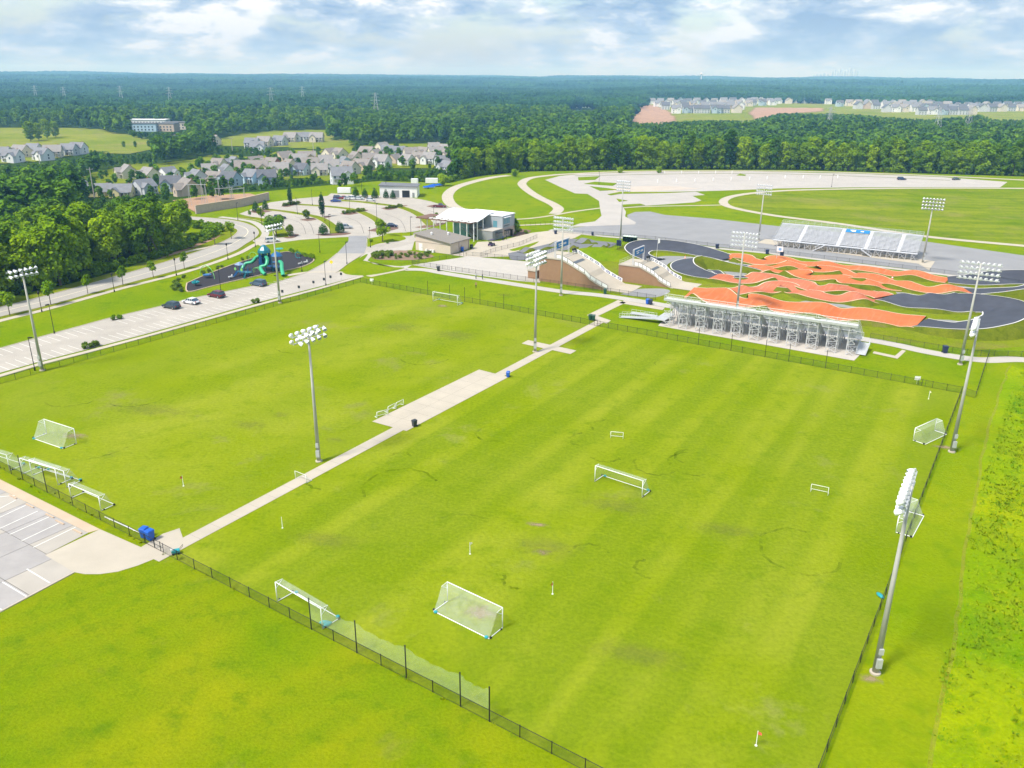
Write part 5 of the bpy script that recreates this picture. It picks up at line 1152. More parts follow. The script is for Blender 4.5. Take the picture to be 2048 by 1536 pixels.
# golf cart, people
p = G(983, 492); o = thing('golf_cart', 'dark purple golf cart parked on the club house forecourt', 'golf cart', (p.x, p.y, .06), 1.0)
M['purple'] = paint('purple_paint', (.06, .03, .11), .35)
part(MB().add([(-1.2, -.6, .35), (1.2, -.6, .35), (1.2, .6, .35), (-1.2, .6, .35), (-1.2, -.6, .8), (.5, -.6, .7), (1.25, -.55, .75), (1.25, .55, .75), (.5, .6, .7), (-1.2, .6, .8)], [(0, 1, 6, 5, 4), (3, 9, 8, 7, 2), (4, 5, 8, 9), (5, 6, 7, 8), (0, 4, 9, 3), (1, 2, 7, 6), (3, 2, 1, 0)]), 'body', M['purple'], o)
part(MB().box(-.5, .1, -.55, .55, .8, 1.0).box(-.65, -.5, -.55, .55, .8, 1.4), 'seat', M['black'], o); part(MB().box(-1.1, .9, -.62, .62, 1.95, 2.03), 'roof', M['purple'], o)
mb = MB()
for x in (-1.0, .75):
    for y in (-.55, .55): mb.tube((x, y, .7), (x * .9, y, 1.95), .03, n=5)
part(mb, 'roof_post', M['black'], o)
for x in (-.8, .85):
    for y in (-.62, .62): part(MB().tube((x, y - .09, .25), (x, y + .09, .25), .25, n=12), 'wheel', M['tyre'], o)
def person(label, u, v, shirt, trousers, rz, bent=0.0):
    p = G(u, v, .06); me = bpy.data.meshes.new('person')
    J = [((0, 0, .98), .15), ((0, 0, 1.22), .145), ((0, 0, 1.43), .16), ((0, 0, 1.53), .065), ((0, .02, 1.68), .105), ((.19, 0, 1.42), .065), ((.26, .02, 1.15), .048), ((.27, .16, .93), .036), ((-.19, 0, 1.42), .065), ((-.26, .02, 1.15), .048), ((-.25, .12, .90), .036),
         ((.10, 0, .92), .095), ((.11, .06, .50), .068), ((.12, -.04, .08), .05), ((.12, .12, .04), .045), ((-.10, 0, .92), .095), ((-.11, -.02, .50), .068), ((-.12, -.14, .08), .05), ((-.12, .02, .04), .045), ((0, .02, 1.77), .085)]
    Ed = [(0, 1), (1, 2), (2, 3), (3, 4), (4, 19), (2, 5), (5, 6), (6, 7), (2, 8), (8, 9), (9, 10), (0, 11), (11, 12), (12, 13), (13, 14), (0, 15), (15, 16), (16, 17), (17, 18)]
    me.from_pydata([q[0] for q in J], Ed, []); o = link('person', me, None, p, rz)
    sk = o.modifiers.new('skin', 'SKIN'); 
    for i, q in enumerate(J): me.skin_vertices[0].data[i].radius = (q[1], q[1] * .85)
    me.skin_vertices[0].data[0].use_root = True
    sub = o.modifiers.new('subdivision', 'SUBSURF'); sub.levels = 1; sub.render_levels = 1
    mt, t, b = nodes('clothes'); gx = t.nodes.new('ShaderNodeSeparateXYZ'); tcx = t.nodes.new('ShaderNodeTexCoord'); t.links.new(tcx.outputs['Object'], gx.inputs[0])
    r_ = t.nodes.new('ShaderNodeValToRGB'); r_.color_ramp.interpolation = 'CONSTANT'; t.links.new(nmath(t, 'MULTIPLY', gx.outputs[2], .5), r_.inputs[0]); e_ = r_.color_ramp.elements
    e_[0].color = (.03, .03, .03, 1); e_[0].position = 0; e_[1].position = .06; e_[1].color = (*trousers, 1)
    for ps, c_ in ((.485, shirt), (.755, (.42, .26, .18)), (.845, (.05, .035, .025))): q = e_.new(ps); q.color = (*c_, 1)
    t.links.new(r_.outputs[0], b.inputs['Base Color']); b.inputs['Roughness'].default_value = .9; me.materials.append(mt)
    tag(o, label, 'person', 'people on the grounds'); return o
person('person in white shirt walking on the walkway by the plaza fence, left of the pair', 952, 558, (.7, .7, .7), (.05, .05, .08), .6); person('person in dark top walking on the walkway by the plaza fence, right of the pair', 965, 559, (.05, .05, .07), (.06, .06, .08), 1.9)
person('person sitting apart on the grass behind the far goal posts', 952, 577, (.35, .22, .12), (.03, .03, .04), 3.0)
person('person in blue by the club house counters', 1006, 481, (.03, .07, .22), (.02, .02, .03), 1.0); person('person in black by the club house counters', 1013, 479, (.02, .02, .02), (.03, .03, .03), 1.4)
# maintenance shed and yard
p = G(760, 395); o = thing('maintenance_shed', 'pale maintenance shed with dark bay doors behind the fan-shaped lot', 'building', p, AE + .55)
part(MB().box(0, 17, 0, 11, 0, 5.0), 'wall', M['wdoor'], o); part(MB().add([(-.5, -.5, 5.6), (17.5, -.5, 5.0), (17.5, 11.5, 5.0), (-.5, 11.5, 5.6), (-.5, -.5, 5.35), (17.5, -.5, 4.75), (17.5, 11.5, 4.75), (-.5, 11.5, 5.35)], [(0, 1, 2, 3), (0, 4, 5, 1), (1, 5, 6, 2), (2, 6, 7, 3), (3, 7, 4, 0)]), 'roof', M['asph_mid'], o)
for x in (1.0, 5.4): part(MB().box(x, x + 3.4, -.08, .02, 0, 3.2), 'bay_door', M['wdoor'] if x < 3 else M['slatewall'], o)
part(MB().box(10.2, 13.6, -.08, .02, 0, 3.2), 'bay_door', M['black'], o); part(MB().box(14.8, 15.8, -.07, .02, 0, 2.2), 'door', M['slatewall'], o)
for k, (u, v, lab, mt_) in enumerate([(675, 387, 'white shipping container on the lawn behind the lot', 'wht'), (851, 367, 'white box trailer behind the maintenance shed', 'wht'), (822, 368, 'short white tank trailer behind the maintenance shed', 'wht')]):
    p = G(u, v); o = thing('container', lab, 'container', p, AE + .5); L_ = (6.1, 6.5, 3.5)[k]; part(MB().box(0, L_, 0, 2.4, .2, 2.6), 'body', M[mt_], o)
    mb = MB()
    for q in range(int(L_ / .5)): mb.box(q * .5 + .1, q * .5 + .3, -.05, 0, .3, 2.5)
    part(mb, 'side_rib', M[mt_], o)
    for q in (0.15, L_ - .35): part(MB().box(q, q + .2, -.04, 2.44, 0, .2), 'skid', M['black'], o)
# substation yard behind a retaining wall
o = thing('retaining_wall', 'tan block retaining wall along the substation yard', 'wall', G(392, 428)); wp = [G(392, 428) , G(440, 420), G(480, 414), G(538, 400)]
base = wp[0].copy(); mb = MB(); strip(mb, [q - base for q in wp], -.3, .3, 0, 3.2); part(mb, 'wall_face', M['pinkstone'], o); mb = MB(); strip(mb, [q - base for q in wp], -.4, .4, 3.2, 3.4); part(mb, 'coping', M['tancrete'], o)
sheet('substation_yard', [(q.x, q.y) for q in [G(392, 426), G(538, 399), G(500, 388), G(420, 392), G(345, 402)]], .3, M['soil'])
for k in range(4):
    p = G(398 + k * 26, 412 - k * 4); o = thing('substation_frame', '%s grey steel gantry from the left in the substation yard' % ['first', 'second', 'third', 'fourth'][k], 'gantry', (p.x, p.y, .3), .3 * k, 'gantries in the substation yard'); H_ = (9, 11, 6, 5)[k]
    for x in (-3.5, 3.5): part(MB().tube((x - .5, 0, 0), (x, 0, H_), .09, n=5).tube((x + .5, 0, 0), (x, 0, H_), .09, n=5), 'leg', M['galv'], o)
    part(MB().tube((-4, 0, H_ - .4), (4, 0, H_ - .4), .12, n=5), 'beam', M['galv'], o)

# ================================================================ playground
pg = [(p.x, p.y) for p in gs([(374, 567), (376, 584), (420, 574), (462, 564), (530, 549), (601, 535), (628, 521), (612, 513), (582, 505), (566, 505), (508, 517), (462, 531), (403, 554), (374, 567)], 4)[:-1]]
sheet('playground_surface', pg, .06, M['rubber'])
kb = MB(); strip(kb, [Vector((x, y, 0)) for x, y in pg + [pg[0]]], -.14, .14, 0, .2); struct('kerb', kb, M['tancrete'])
M['pgreen'] = paint('mint_green_plastic', (.05, .38, .20), .35, .1, 1); M['pteal'] = paint('deep_teal_plastic', (.012, .15, .20), .35, .1, 1); M['pblue'] = paint('play_blue_plastic', (.02, .12, .32), .35, .1, 1); M['plime'] = paint('lime_steel', (.22, .55, .16), .4, .06, 1)
p = G(545, 543); o = thing('climbing_tower', 'tall green and teal climbing tower with tube slides on the dark playground', 'play structure', (p.x, p.y, .06), -.5); o.scale = (1.08, 1.08, .86)
for x, y in ((-3.2, -1), (-1.4, -1), (-3.2, 1), (-1.4, 1), (1.2, -1), (2.8, -1), (1.2, 1), (2.8, 1)): part(MB().tube((x, y, 0), (x, y, 6.6 if x < 0 else 5.6), .09, n=8), 'column', M['pteal'], o)
for x0_, x1_, z in ((-3.4, -1.2, 2.2), (-3.4, -1.2, 4.3), (1.0, 3.0, 1.8), (1.0, 3.0, 3.4), (-1.2, 1.0, 1.8)): part(MB().box(x0_, x1_, -1.1, 1.1, z, z + .12), 'platform', M['pblue'], o)
part(MB().lathe([(1.75, 6.0), (1.5, 6.9), (.8, 7.9), (.25, 8.5)], (-2.3, 0, 0), 8), 'tower_roof', M['pteal'], o); part(MB().lathe([(1.5, 5.4), (1.1, 6.2), (.2, 6.8)], (2.0, 0, 0), 8), 'tower_roof', M['pblue'], o)
for s_ in range(6):
    a_ = s_ * 1.047; part(MB().add([(-2.3 + 1.7 * math.cos(a_), 1.7 * math.sin(a_), 2.2), (-2.3 + 1.7 * math.cos(a_ + .9), 1.7 * math.sin(a_ + .9), 2.2), (-2.3 + 1.5 * math.cos(a_ + .7), 1.5 * math.sin(a_ + .7), 6.2), (-2.3 + 1.5 * math.cos(a_ + .2), 1.5 * math.sin(a_ + .2), 6.2)], [(0, 1, 2, 3), (3, 2, 1, 0)]), 'leaf_panel', M['pteal'] if s_ % 2 else M['pblue'], o)
def tubeslide(pts, r, mat, par):
    q = spline(pts, 6); mb = MB()
    for a, b in zip(q[:-1], q[1:]): mb.tube(a, b, r, r, 10, False)
    return part(mb, 'tube_slide', mat, par, True)
tubeslide([(-3.2, 0, 4.6), (-4.8, -.3, 4.2), (-5.8, -1.2, 2.6), (-7.4, -2.0, 2.0), (-7.6, -3.0, .6)], .48, M['pgreen'], o); tubeslide([(-1.2, -.6, 4.8), (.2, -1.6, 4.4), (.6, -2.6, 2.8), (-.6, -3.4, 2.2), (1.0, -4.4, .9), (2.0, -4.6, .5)], .48, M['pgreen'], o); tubeslide([(3.0, -.2, 3.8), (4.3, -.8, 3.5), (5.4, -2.0, 2.0), (7.0, -3.4, .5)], .50, M['pgreen'], o)
for k in range(3):
    cm = MB(); 
    for q in range(9): a_ = math.pi * q / 8; cm.tube((-1.5 - 1.6 * math.cos(a_), -3.2 - k * .5, 2.0 * math.sin(a_)), (-1.5 - 1.6 * math.cos(a_ + .39), -3.2 - k * .5, 2.0 * math.sin(a_ + .39)), .05, n=5) if q < 8 else None
    part(cm, 'climbing_arch', M['plime'], o)
part(MB().tube((1.6, 1.6, 0), (1.6, 1.6, 7.4), .07, n=6), 'mast', M['pteal'], o); part(MB().lathe([(.05, 0), (1.0, .1), (1.0, .22), (.05, .35)], (1.6, 1.6, 7.2), 14), 'shade_disc', M['teal'], o)
p = G(488, 552); o = thing('toddler_play_unit', 'low blue play unit with short slide in the middle of the dark playground', 'play structure', (p.x, p.y, .06), -.5)
for x, y in ((-2, -.8), (-2, .8), (-.6, -.8), (-.6, .8), (1.0, -.8), (1.0, .8), (2.4, -.8), (2.4, .8)): part(MB().tube((x, y, 0), (x, y, 3.0 if x < 0 else 2.5), .07, n=8), 'column', M['pblue'], o)
for x0_, x1_ in ((-2.1, -.5), (.9, 2.5), (-.5, .9)): part(MB().box(x0_, x1_, -.9, .9, 1.1, 1.2), 'platform', M['pteal'], o)
part(MB().add([(-2.3, -1, 3.0), (-.3, -1, 3.0), (-.3, 1, 3.0), (-2.3, 1, 3.0), (-1.3, 0, 3.8)], [(0, 1, 4), (1, 2, 4), (2, 3, 4), (3, 0, 4), (3, 2, 1, 0)]), 'roof', paint('slate_blue_plastic', (.22, .30, .45), .5), o)
part(MB().add([(-1.6, -.9, 1.2), (-.9, -.9, 1.2), (-.5, -3.0, .2), (-1.2, -3.0, .2), (-1.6, -.9, 1.4), (-.9, -.9, 1.4), (-.5, -3.0, .4), (-1.2, -3.0, .4)], [(0, 1, 2, 3), (0, 3, 7, 4), (1, 5, 6, 2), (3, 2, 1, 0)]), 'slide', M['pblue'], o)
part(MB().add([(1.4, -.9, 1.2), (2.1, -.9, 1.2), (3.2, -2.8, .2), (2.5, -2.8, .2), (1.4, -.9, 1.4), (2.1, -.9, 1.4), (3.2, -2.8, .4), (2.5, -2.8, .4)], [(0, 1, 2, 3), (0, 3, 7, 4), (1, 5, 6, 2), (3, 2, 1, 0)]), 'slide', M['pteal'], o)
for x in (-2.05, .3): part(MB().lathe([(.42, -.04), (.42, .04)], n=12).xf(Matrix.Translation((x, -.95, 1.9)) @ Matrix.Rotation(1.5708, 4, 'X')), 'activity_panel', M['plime'], o)
p = G(415, 556); o = thing('arch_swing', 'basket swing under a lime green arch at the left of the playground', 'swing', (p.x, p.y, .06), -.5); am = MB()
for q in range(10): a_ = math.pi * q / 10; am.tube((-2.8 * math.cos(a_), 0, 3.4 * math.sin(a_)), (-2.8 * math.cos(a_ + .314), 0, 3.4 * math.sin(a_ + .314)), .09, n=6)
part(am, 'arch', M['plime'], o); part(MB().lathe([(.2, .6), (1.1, .75), (1.15, .95), (1.0, .9)], n=14), 'basket', M['pblue'], o); part(MB().tube((-1, 0, .9), (-.2, 0, 3.3), .03, n=5).tube((1, 0, .9), (.2, 0, 3.3), .03, n=5), 'chain', M['black'], o)
p = G(508, 522); o = thing('climbing_hoop', 'lime green hoop arch at the back of the playground', 'play arch', (p.x, p.y, .06), -.3); am = MB()
for q in range(10): a_ = math.pi * q / 10; am.tube((-1.9 * math.cos(a_), 0, 2.6 * math.sin(a_)), (-1.9 * math.cos(a_ + .314), 0, 2.6 * math.sin(a_ + .314)), .08, n=6)
part(am, 'arch', M['plime'], o); part(MB().tube((-.6, 0, .9), (-.4, 0, 2.5), .03, n=5).tube((.6, 0, .9), (.4, 0, 2.5), .03, n=5), 'chain', M['black'], o); part(MB().box(-.7, .7, -.2, .2, .8, .9), 'swing_seat', M['black'], o)
p = G(392, 572); o = thing('dish_spinner', 'teal dish spinner with knobs at the left tip of the playground', 'spinner', (p.x, p.y, .06)); part(MB().tube((0, 0, 0), (0, 0, .6), .12, n=8), 'stem', M['black'], o); part(MB().lathe([(.25, .5), (.9, .75), (1.0, 1.1), (.9, 1.1), (.3, .7)], n=14), 'dish', M['teal'], o)
for k in range(3): part(MB().lathe([(.16, 0), (.2, .2), (.1, .36)], (.6 * math.cos(k * 2.1), .6 * math.sin(k * 2.1), 1.05), 8), 'knob', M['teal'], o)
p = G(597, 519); o = thing('ring_spinner', 'teal ring spinner standing on the right tip of the playground', 'spinner', (p.x, p.y, .06)); am = MB()
for q in range(14): a_ = q * .4488; am.tube((.9 * math.cos(a_), 0, 1.3 + .9 * math.sin(a_)), (.9 * math.cos(a_ + .4488), 0, 1.3 + .9 * math.sin(a_ + .4488)), .09, n=6)
part(am, 'ring', M['teal'], o); part(MB().tube((0, 0, 0), (0, 0, .5), .09, n=6), 'stem', M['black'], o)
for u, v, lab in [(462, 558, 'grey oval play table with white legs left of the toddler unit'), (601, 531, 'white spring rider at the right tip of the playground'), (612, 528, 'pale folded play seat at the right tip of the playground')]:
    p = G(u, v); o = thing('spring_rider', lab, 'spring rider', (p.x, p.y, .06), .7); part(MB().lathe([(.16, 0), (.12, .15), (.16, .3), (.12, .45)], n=8), 'spring', M['black'], o); part(MB().box(-.65, .65, -.16, .16, .45, .75).box(.3, .5, -.18, .18, .75, 1.15), 'body', M['wht'], o); part(MB().tube((.35, -.3, 1.0), (.35, .3, 1.0), .03, n=5), 'handle', M['pblue'], o)
p = G(550, 543); o = thing('play_panel', 'blue panel with a pale figure in front of the climbing tower', 'panel', (p.x, p.y, .06), -.5); part(MB().box(-1.1, 1.1, -.08, .08, .1, 1.5), 'board', M['pblue'], o); part(MB().box(.2, .8, -.1, -.08, .3, 1.3), 'inset', M['wht'], o)
# yellow warning sign, signs in the strip lot
def sign(label, u, v, plate, h=2.4, col='wht'):
    p = G(u, v, .05); o = thing('sign_post', label, 'sign', p, AE + .4); part(MB().tube((0, 0, 0), (0, 0, h), .035, n=6), 'post', M['galv'], o); part(plate(h), 'plate', M[col], o); return o
M['yellow'] = paint('yellow_sign', (.80, .62, .02), .5); M['brownsign'] = paint('dark_sign', (.03, .035, .04), .5)
sign('yellow diamond warning sign where the lot narrows', 664, 545, lambda h: MB().box(-.42, .42, -.04, 0, -.42, .42).xf(Matrix.Translation((0, -.04, h)) @ Matrix.Rotation(.7854, 4, 'Y')), 3.0, 'yellow')
for k, (u, v) in enumerate([(566, 597), (599, 588), (628, 578), (649, 572), (662, 567), (683, 561)]):
    sign('dark parking sign along the strip lot fence, %s from the playground light pole' % ['first', 'second', 'third', 'fourth', 'fifth', 'sixth'][k], u, v, lambda h: MB().box(-.3, .3, -.04, 0, h - .7, h), 2.2, 'brownsign')['group'] = 'parking signs by the strip lot'
sign('small white notice fixed to the far fence near its left corner', 744, 569, lambda h: MB().box(-.5, .5, -.04, 0, h - .7, h), 1.6); sign('small white notice fixed to the far fence near its right gate', 1833, 768, lambda h: MB().box(-.5, .5, -.04, 0, h - .7, h), 1.5)

# ================================================================ lamp posts
def lamp_proto(h, kind):
    o = thing('lamp_post', 'x', 'lamp post'); part(MB().lathe([(.16, 0), (.16, .5), (.09, .6)], n=8), 'base', M['black'], o); part(MB().tube((0, 0, .5), (0, 0, h), .075, .055, 8), 'pole', M['black'], o)
    if kind == 'box': part(MB().box(-.05, .75, -.16, .16, h - .05, h + .12), 'lamp_head', M['black'], o); part(MB().box(.2, .7, -.13, .13, h - .07, h - .05), 'lens', M['lampglass'], o)
    else: part(MB().lathe([(.10, 0), (.22, .12), (.26, .5), (.30, .52), (.12, .75), (.03, .85)], (0, 0, h), 8), 'lantern', M['black'], o); part(MB().lathe([(.2, .14), (.235, .48)], (0, 0, h), 6), 'lens', M['lampglass'], o)
    return o
LB, LL = lamp_proto(6.4, 'box'), lamp_proto(4.2, 'lantern')
for u, v, k, where in [(109, 667, 'b', 'on the lawn edge near the left light pole'), (70, 741, 'b', 'by the strip lot fence left of the left light pole'), (652, 571, 'b', 'by the lot crossing in front of the yellow sign'), (558, 603, 'b', 'beside the light pole next to the playground'), (442, 583, 'b', 'on the lawn strip behind the dark red car'), (694, 528, 'b', 'beside the lot drive south of the dark patch'),
                       (741, 495, 'b', 'beside the drop-off loop tree'), (822, 471, 'b', 'on the lawn strip beside the tan hall'), (754, 441, 'b', 'on the middle planted island'), (868, 449, 'b', 'at the tip of the right planted island'), (700, 424, 'b', 'in the bed on the middle island'), (595, 428, 'b', 'on the left island behind the round shrub'), (650, 443, 'b', 'on the left island beside the columnar tree'), (660, 466, 'b', 'at the near end of the left island'),
                       (625, 410, 'b', 'at the back of the fan lot'), (724, 386, 'b', 'on the lawn behind the fan lot'), (773, 392, 'b', 'before the shed doors'), (476, 440, 'b', 'by the wall end of the fan lot'), (524, 450, 'b', 'under the broad tree by the fan lot'), (750, 406, 'b', 'by the parked white cars'), (1198, 369, 'b', 'on the gravel lot island'), (1663, 374, 'b', 'on the far edge of the ring field'), (640, 505, 'b', 'on the lawn above the playground'),
                       (84, 624, 'l', 'first along the road from the left'), (229, 584, 'l', 'second along the road from the left'), (353, 551, 'l', 'third along the road from the left'), (456, 519, 'l', 'fourth along the road from the left'), (511, 494, 'l', 'fifth along the road, by its bend'), (604, 543, 'l', 'by the playground footpath end')]:
    pr = LB if k == 'b' else LL; o = place(pr, G(u, v, .03), random.uniform(-3, 3), ('black box-headed lamp post ' if k == 'b' else 'black lantern lamp post ') + where); o['group'] = 'lamp posts'

# ================================================================ cars
def car(label, u, v, col, heading, kind='suv'):
    p = G(u, v, .06); o = thing('parked_car', label, 'car', p, heading, 'cars parked in the lots')
    nm = 'paint_' + label.split()[0] + label.split()[1]; mt = bpy.data.materials.get(nm) or paint(nm, col, .25, .04, 2, spec=.6)
    if kind == 'suv': L_, W_, H_, low, cab = 4.7, .92, 1.68, .95, [(-2.25, .95), (-2.05, 1.60), (-1.6, 1.68), (.35, 1.66), (1.15, 1.02)]
    elif kind == 'pickup': L_, W_, H_, low, cab = 5.6, .95, 1.8, 1.0, [(-.6, 1.0), (-.45, 1.75), (.7, 1.78), (1.35, 1.1)]
    else: L_, W_, H_, low, cab = 4.6, .9, 1.45, .85, [(-1.9, .88), (-1.15, 1.38), (.25, 1.42), (1.1, .92)]
    h2 = L_ / 2
    pf = [(-h2, .38), (-h2 - .02, .62), (-h2 + .08, low - .02), (-h2 * .6, low + .04), (h2 * .45, low + .04), (h2 * .85, low - .13), (h2 - .02, .62), (h2, .36), (h2 * .78, .26), (-h2 * .8, .26)]
    n = len(pf); vs = [];
    for y, sc_ in ((-W_, 0), (-W_ * .94, .0), (W_ * .94, 0), (W_, 0)):
        for i, (x, z) in enumerate(pf): vs.append((x * (.985 if abs(y) == W_ else 1), y, z if abs(y) < W_ else (z - .05 if z > .5 else z + .03)))
    fs = [tuple(range(n)), tuple(range(3 * n, 4 * n))[::-1]] + [(k * n + i, (k + 1) * n + i, (k + 1) * n + (i + 1) % n, k * n + (i + 1) % n) for k in range(3) for i in range(n)]
    part(MB().add(vs, [f[::-1] for f in fs]), 'body', mt, o)
    m_ = len(cab); t_ = .78; vs = [(x, -W_ * .93 if i in (0, m_ - 1) else -W_ * t_, z) for i, (x, z) in enumerate(cab)] + [(x, W_ * .93 if i in (0, m_ - 1) else W_ * t_, z) for i, (x, z) in enumerate(cab)]
    part(MB().add(vs, [tuple(range(m_)), tuple(range(m_, 2 * m_))[::-1]] + [(i, m_ + i, m_ + i + 1, i + 1) for i in range(m_ - 1)]), 'windows', M['glass'], o)
    rx0, rx1 = cab[1][0] + .05, cab[-2][0]; zr = max(z for _, z in cab); part(MB().box(rx0, rx1, -W_ * t_ - .02, W_ * t_ + .02, zr - .03, zr + .04), 'roof', mt, o)
    pl = MB()
    for x in (rx0 + .1, (rx0 + rx1) / 2, rx1 - .05):
        for s_ in (-1, 1): pl.tube((x, s_ * W_ * .94, low), (x, s_ * (W_ * t_ + .01), zr), .05, n=4)
    part(pl, 'pillar', mt, o)
    for x in (-h2 * .62, h2 * .62):
        for s_ in (-1, 1):
            wz_ = .34; wh = link('wheel', WHEEL, o, (x, s_ * (W_ - .07), wz_)); link('rim', RIM, wh)
    for s_ in (-1, 1):
        part(MB().box(h2 - .16, h2 - .01, s_ * W_ * .62 - .16, s_ * W_ * .62 + .16, .62, .76), 'headlight', M['lampglass'], o); part(MB().box(-h2 + .0, -h2 + .12, s_ * W_ * .72 - .12, s_ * W_ * .72 + .12, .68, .92), 'taillight', M['red'], o)
        part(MB().box(.75, .95, s_ * (W_ + .06) - .08, s_ * (W_ + .06) + .08, low + .02, low + .16), 'mirror', M['black'], o)
    part(MB().box(-h2 - .05, -h2 + .05, -W_ * .85, W_ * .85, .38, .55), 'bumper', M['greybin'], o)
    if kind == 'pickup': part(MB().box(-h2 + .15, -.7, -W_ * .8, W_ * .8, low + .01, low + .06), 'load_bed', M['black'], o)
    return o
M['red'] = paint('red_lens', (.45, .02, .02), .3)
WHEEL = MB().tube((0, -.11, 0), (0, .11, 0), .34, n=14).mesh('wheel', M['tyre']); RIM = MB().tube((0, -.12, 0), (0, .12, 0), .2, n=10).mesh('rim', M['rim'])
HW = math.atan2(-EV.y, -EV.x) + .05
for a_ in [('dark blue-grey SUV parked nose-in on the strip lot, first of the row', 343, 616, (.035, .05, .065), HW, 'suv'), ('white coupe parked on the strip lot beside the dark blue-grey SUV', 383, 607, (.75, .75, .76), HW, 'sedan'), ('dark red minivan parked on the strip lot by the playground', 433, 594, (.12, .012, .02), HW, 'suv'), ('slate blue SUV parked alone below the playground', 517, 571, (.08, .12, .18), HW, 'suv'),
           ('navy sedan parked beside the middle island by the drop-off tree', 783, 454, (.015, .02, .06), AE + .4, 'sedan'), ('silver car half hidden behind a cone shrub', 692, 457, (.4, .42, .45), .2, 'suv'), ('dark red pickup parked at the right of the fan lot', 880, 415, (.10, .015, .04), -.1, 'pickup'), ('grey hatchback half hidden behind the wave roof', 911, 424, (.12, .14, .17), .2, 'suv'),
           ('bright blue car at the back of the fan lot', 672, 404, (.03, .07, .28), .1, 'sedan'), ('purple car at the left of the back row', 677, 398, (.05, .03, .09), .1, 'suv'), ('red car in the back row of the fan lot', 689, 398, (.30, .03, .04), .1, 'sedan'), ('silver-white car third in the back row', 698, 399, (.55, .56, .6), .1, 'sedan'), ('white SUV fourth in the back row', 707, 399, (.75, .75, .75), .1, 'suv'), ('pale car at the right end of the back row', 718, 399, (.62, .66, .66), .1, 'sedan'),
           ('white sedan parked before the cone shrubs', 741, 402, (.76, .76, .75), .1, 'sedan'), ('black SUV beneath the broad tree by the fan lot', 560, 438, (.02, .02, .025), .3, 'suv'), ('dark navy SUV alone on the far gravel lot', 1803, 360, (.02, .03, .09), .0, 'suv'), ('small dark utility vehicle at the far edge of the gravel lot', 1912, 360, (.06, .09, .07), .3, 'sedan'), ('white van on the access road above the playground', 545, 484, (.72, .72, .72), .4, 'suv')]:
    car(*a_)
for k, (u, v, lab) in enumerate([(858, 377, 'blue tarpaulin-covered boat behind the shed, nearest of three'), (868, 374, 'blue tarpaulin-covered boat behind the shed, middle of three'), (878, 373, 'blue tarpaulin-covered boat behind the shed, farthest right')]):
    p = G(u, v); o = thing('covered_boat', lab, 'boat', (p.x, p.y, 0), AE + .9 + .2 * k); vs = []; pr_ = [(-3, .3), (-2.8, 1.0), (1.5, 1.05), (3.2, .1)]
    part(MB().add([(x, s_ * w_, .7) for s_ in (-1, 1) for x, w_ in pr_] + [(x, s_ * w_ * .55, .35) for s_ in (-1, 1) for x, w_ in pr_], [(0, 1, 2, 3, 7, 6, 5, 4)] + [(i, i + 8, i + 9, i + 1) for i in range(3)] + [(i + 1, i + 9, i + 8, i) for i in range(4, 7)]), 'hull', M['wht'], o)
    part(MB().add([(x, s_ * w_ * 1.03, .72) for s_ in (-1, 1) for x, w_ in pr_] + [(-2.9, 0, 1.2), (0, 0, 1.6), (3.0, 0, 1.0)], [(0, 8, 9, 1), (1, 9, 2), (2, 9, 10, 3), (5, 9, 8, 4), (6, 9, 5), (7, 10, 9, 6), (0, 4, 8)]), 'cover', M['bluebin'], o)
    for y in (-.7, .7): part(MB().tube((-.5, y - .1, .3), (-.5, y + .1, .3), .3, n=10), 'wheel', M['tyre'], o)

MP = thing('marker_post', 'x', 'marker post'); part(MB().lathe([(.14, 0), (.14, 1.0), (.10, 1.12)], n=8), 'post', M['wht'], MP); part(MB().lathe([(.22, 0), (.22, .06)], n=8), 'base', M['concrete'], MP)
_o = ['first', 'second', 'third', 'fourth', 'fifth', 'sixth', 'seventh', 'eighth', 'ninth', 'tenth', 'eleventh']
for k, u in enumerate([1329, 1363, 1397, 1431, 1464]): place(MP, G(u, 347.6, .08), 0, 'white marker post, %s from left in the back row on the gravel lot' % _o[k], 1.5)['group'] = 'marker posts on the gravel lot'
for k, (u, v) in enumerate([(1315, 366), (1353, 365), (1390, 364), (1426, 363), (1462, 361.5), (1499, 360.5), (1534, 359.5), (1570, 358), (1606, 357.5), (1640, 357.5), (1675, 357)]): place(MP, G(u, v, .08), 0, 'white marker post, %s from left in the front row on the gravel lot' % _o[k], 1.7)['group'] = 'marker posts on the gravel lot'
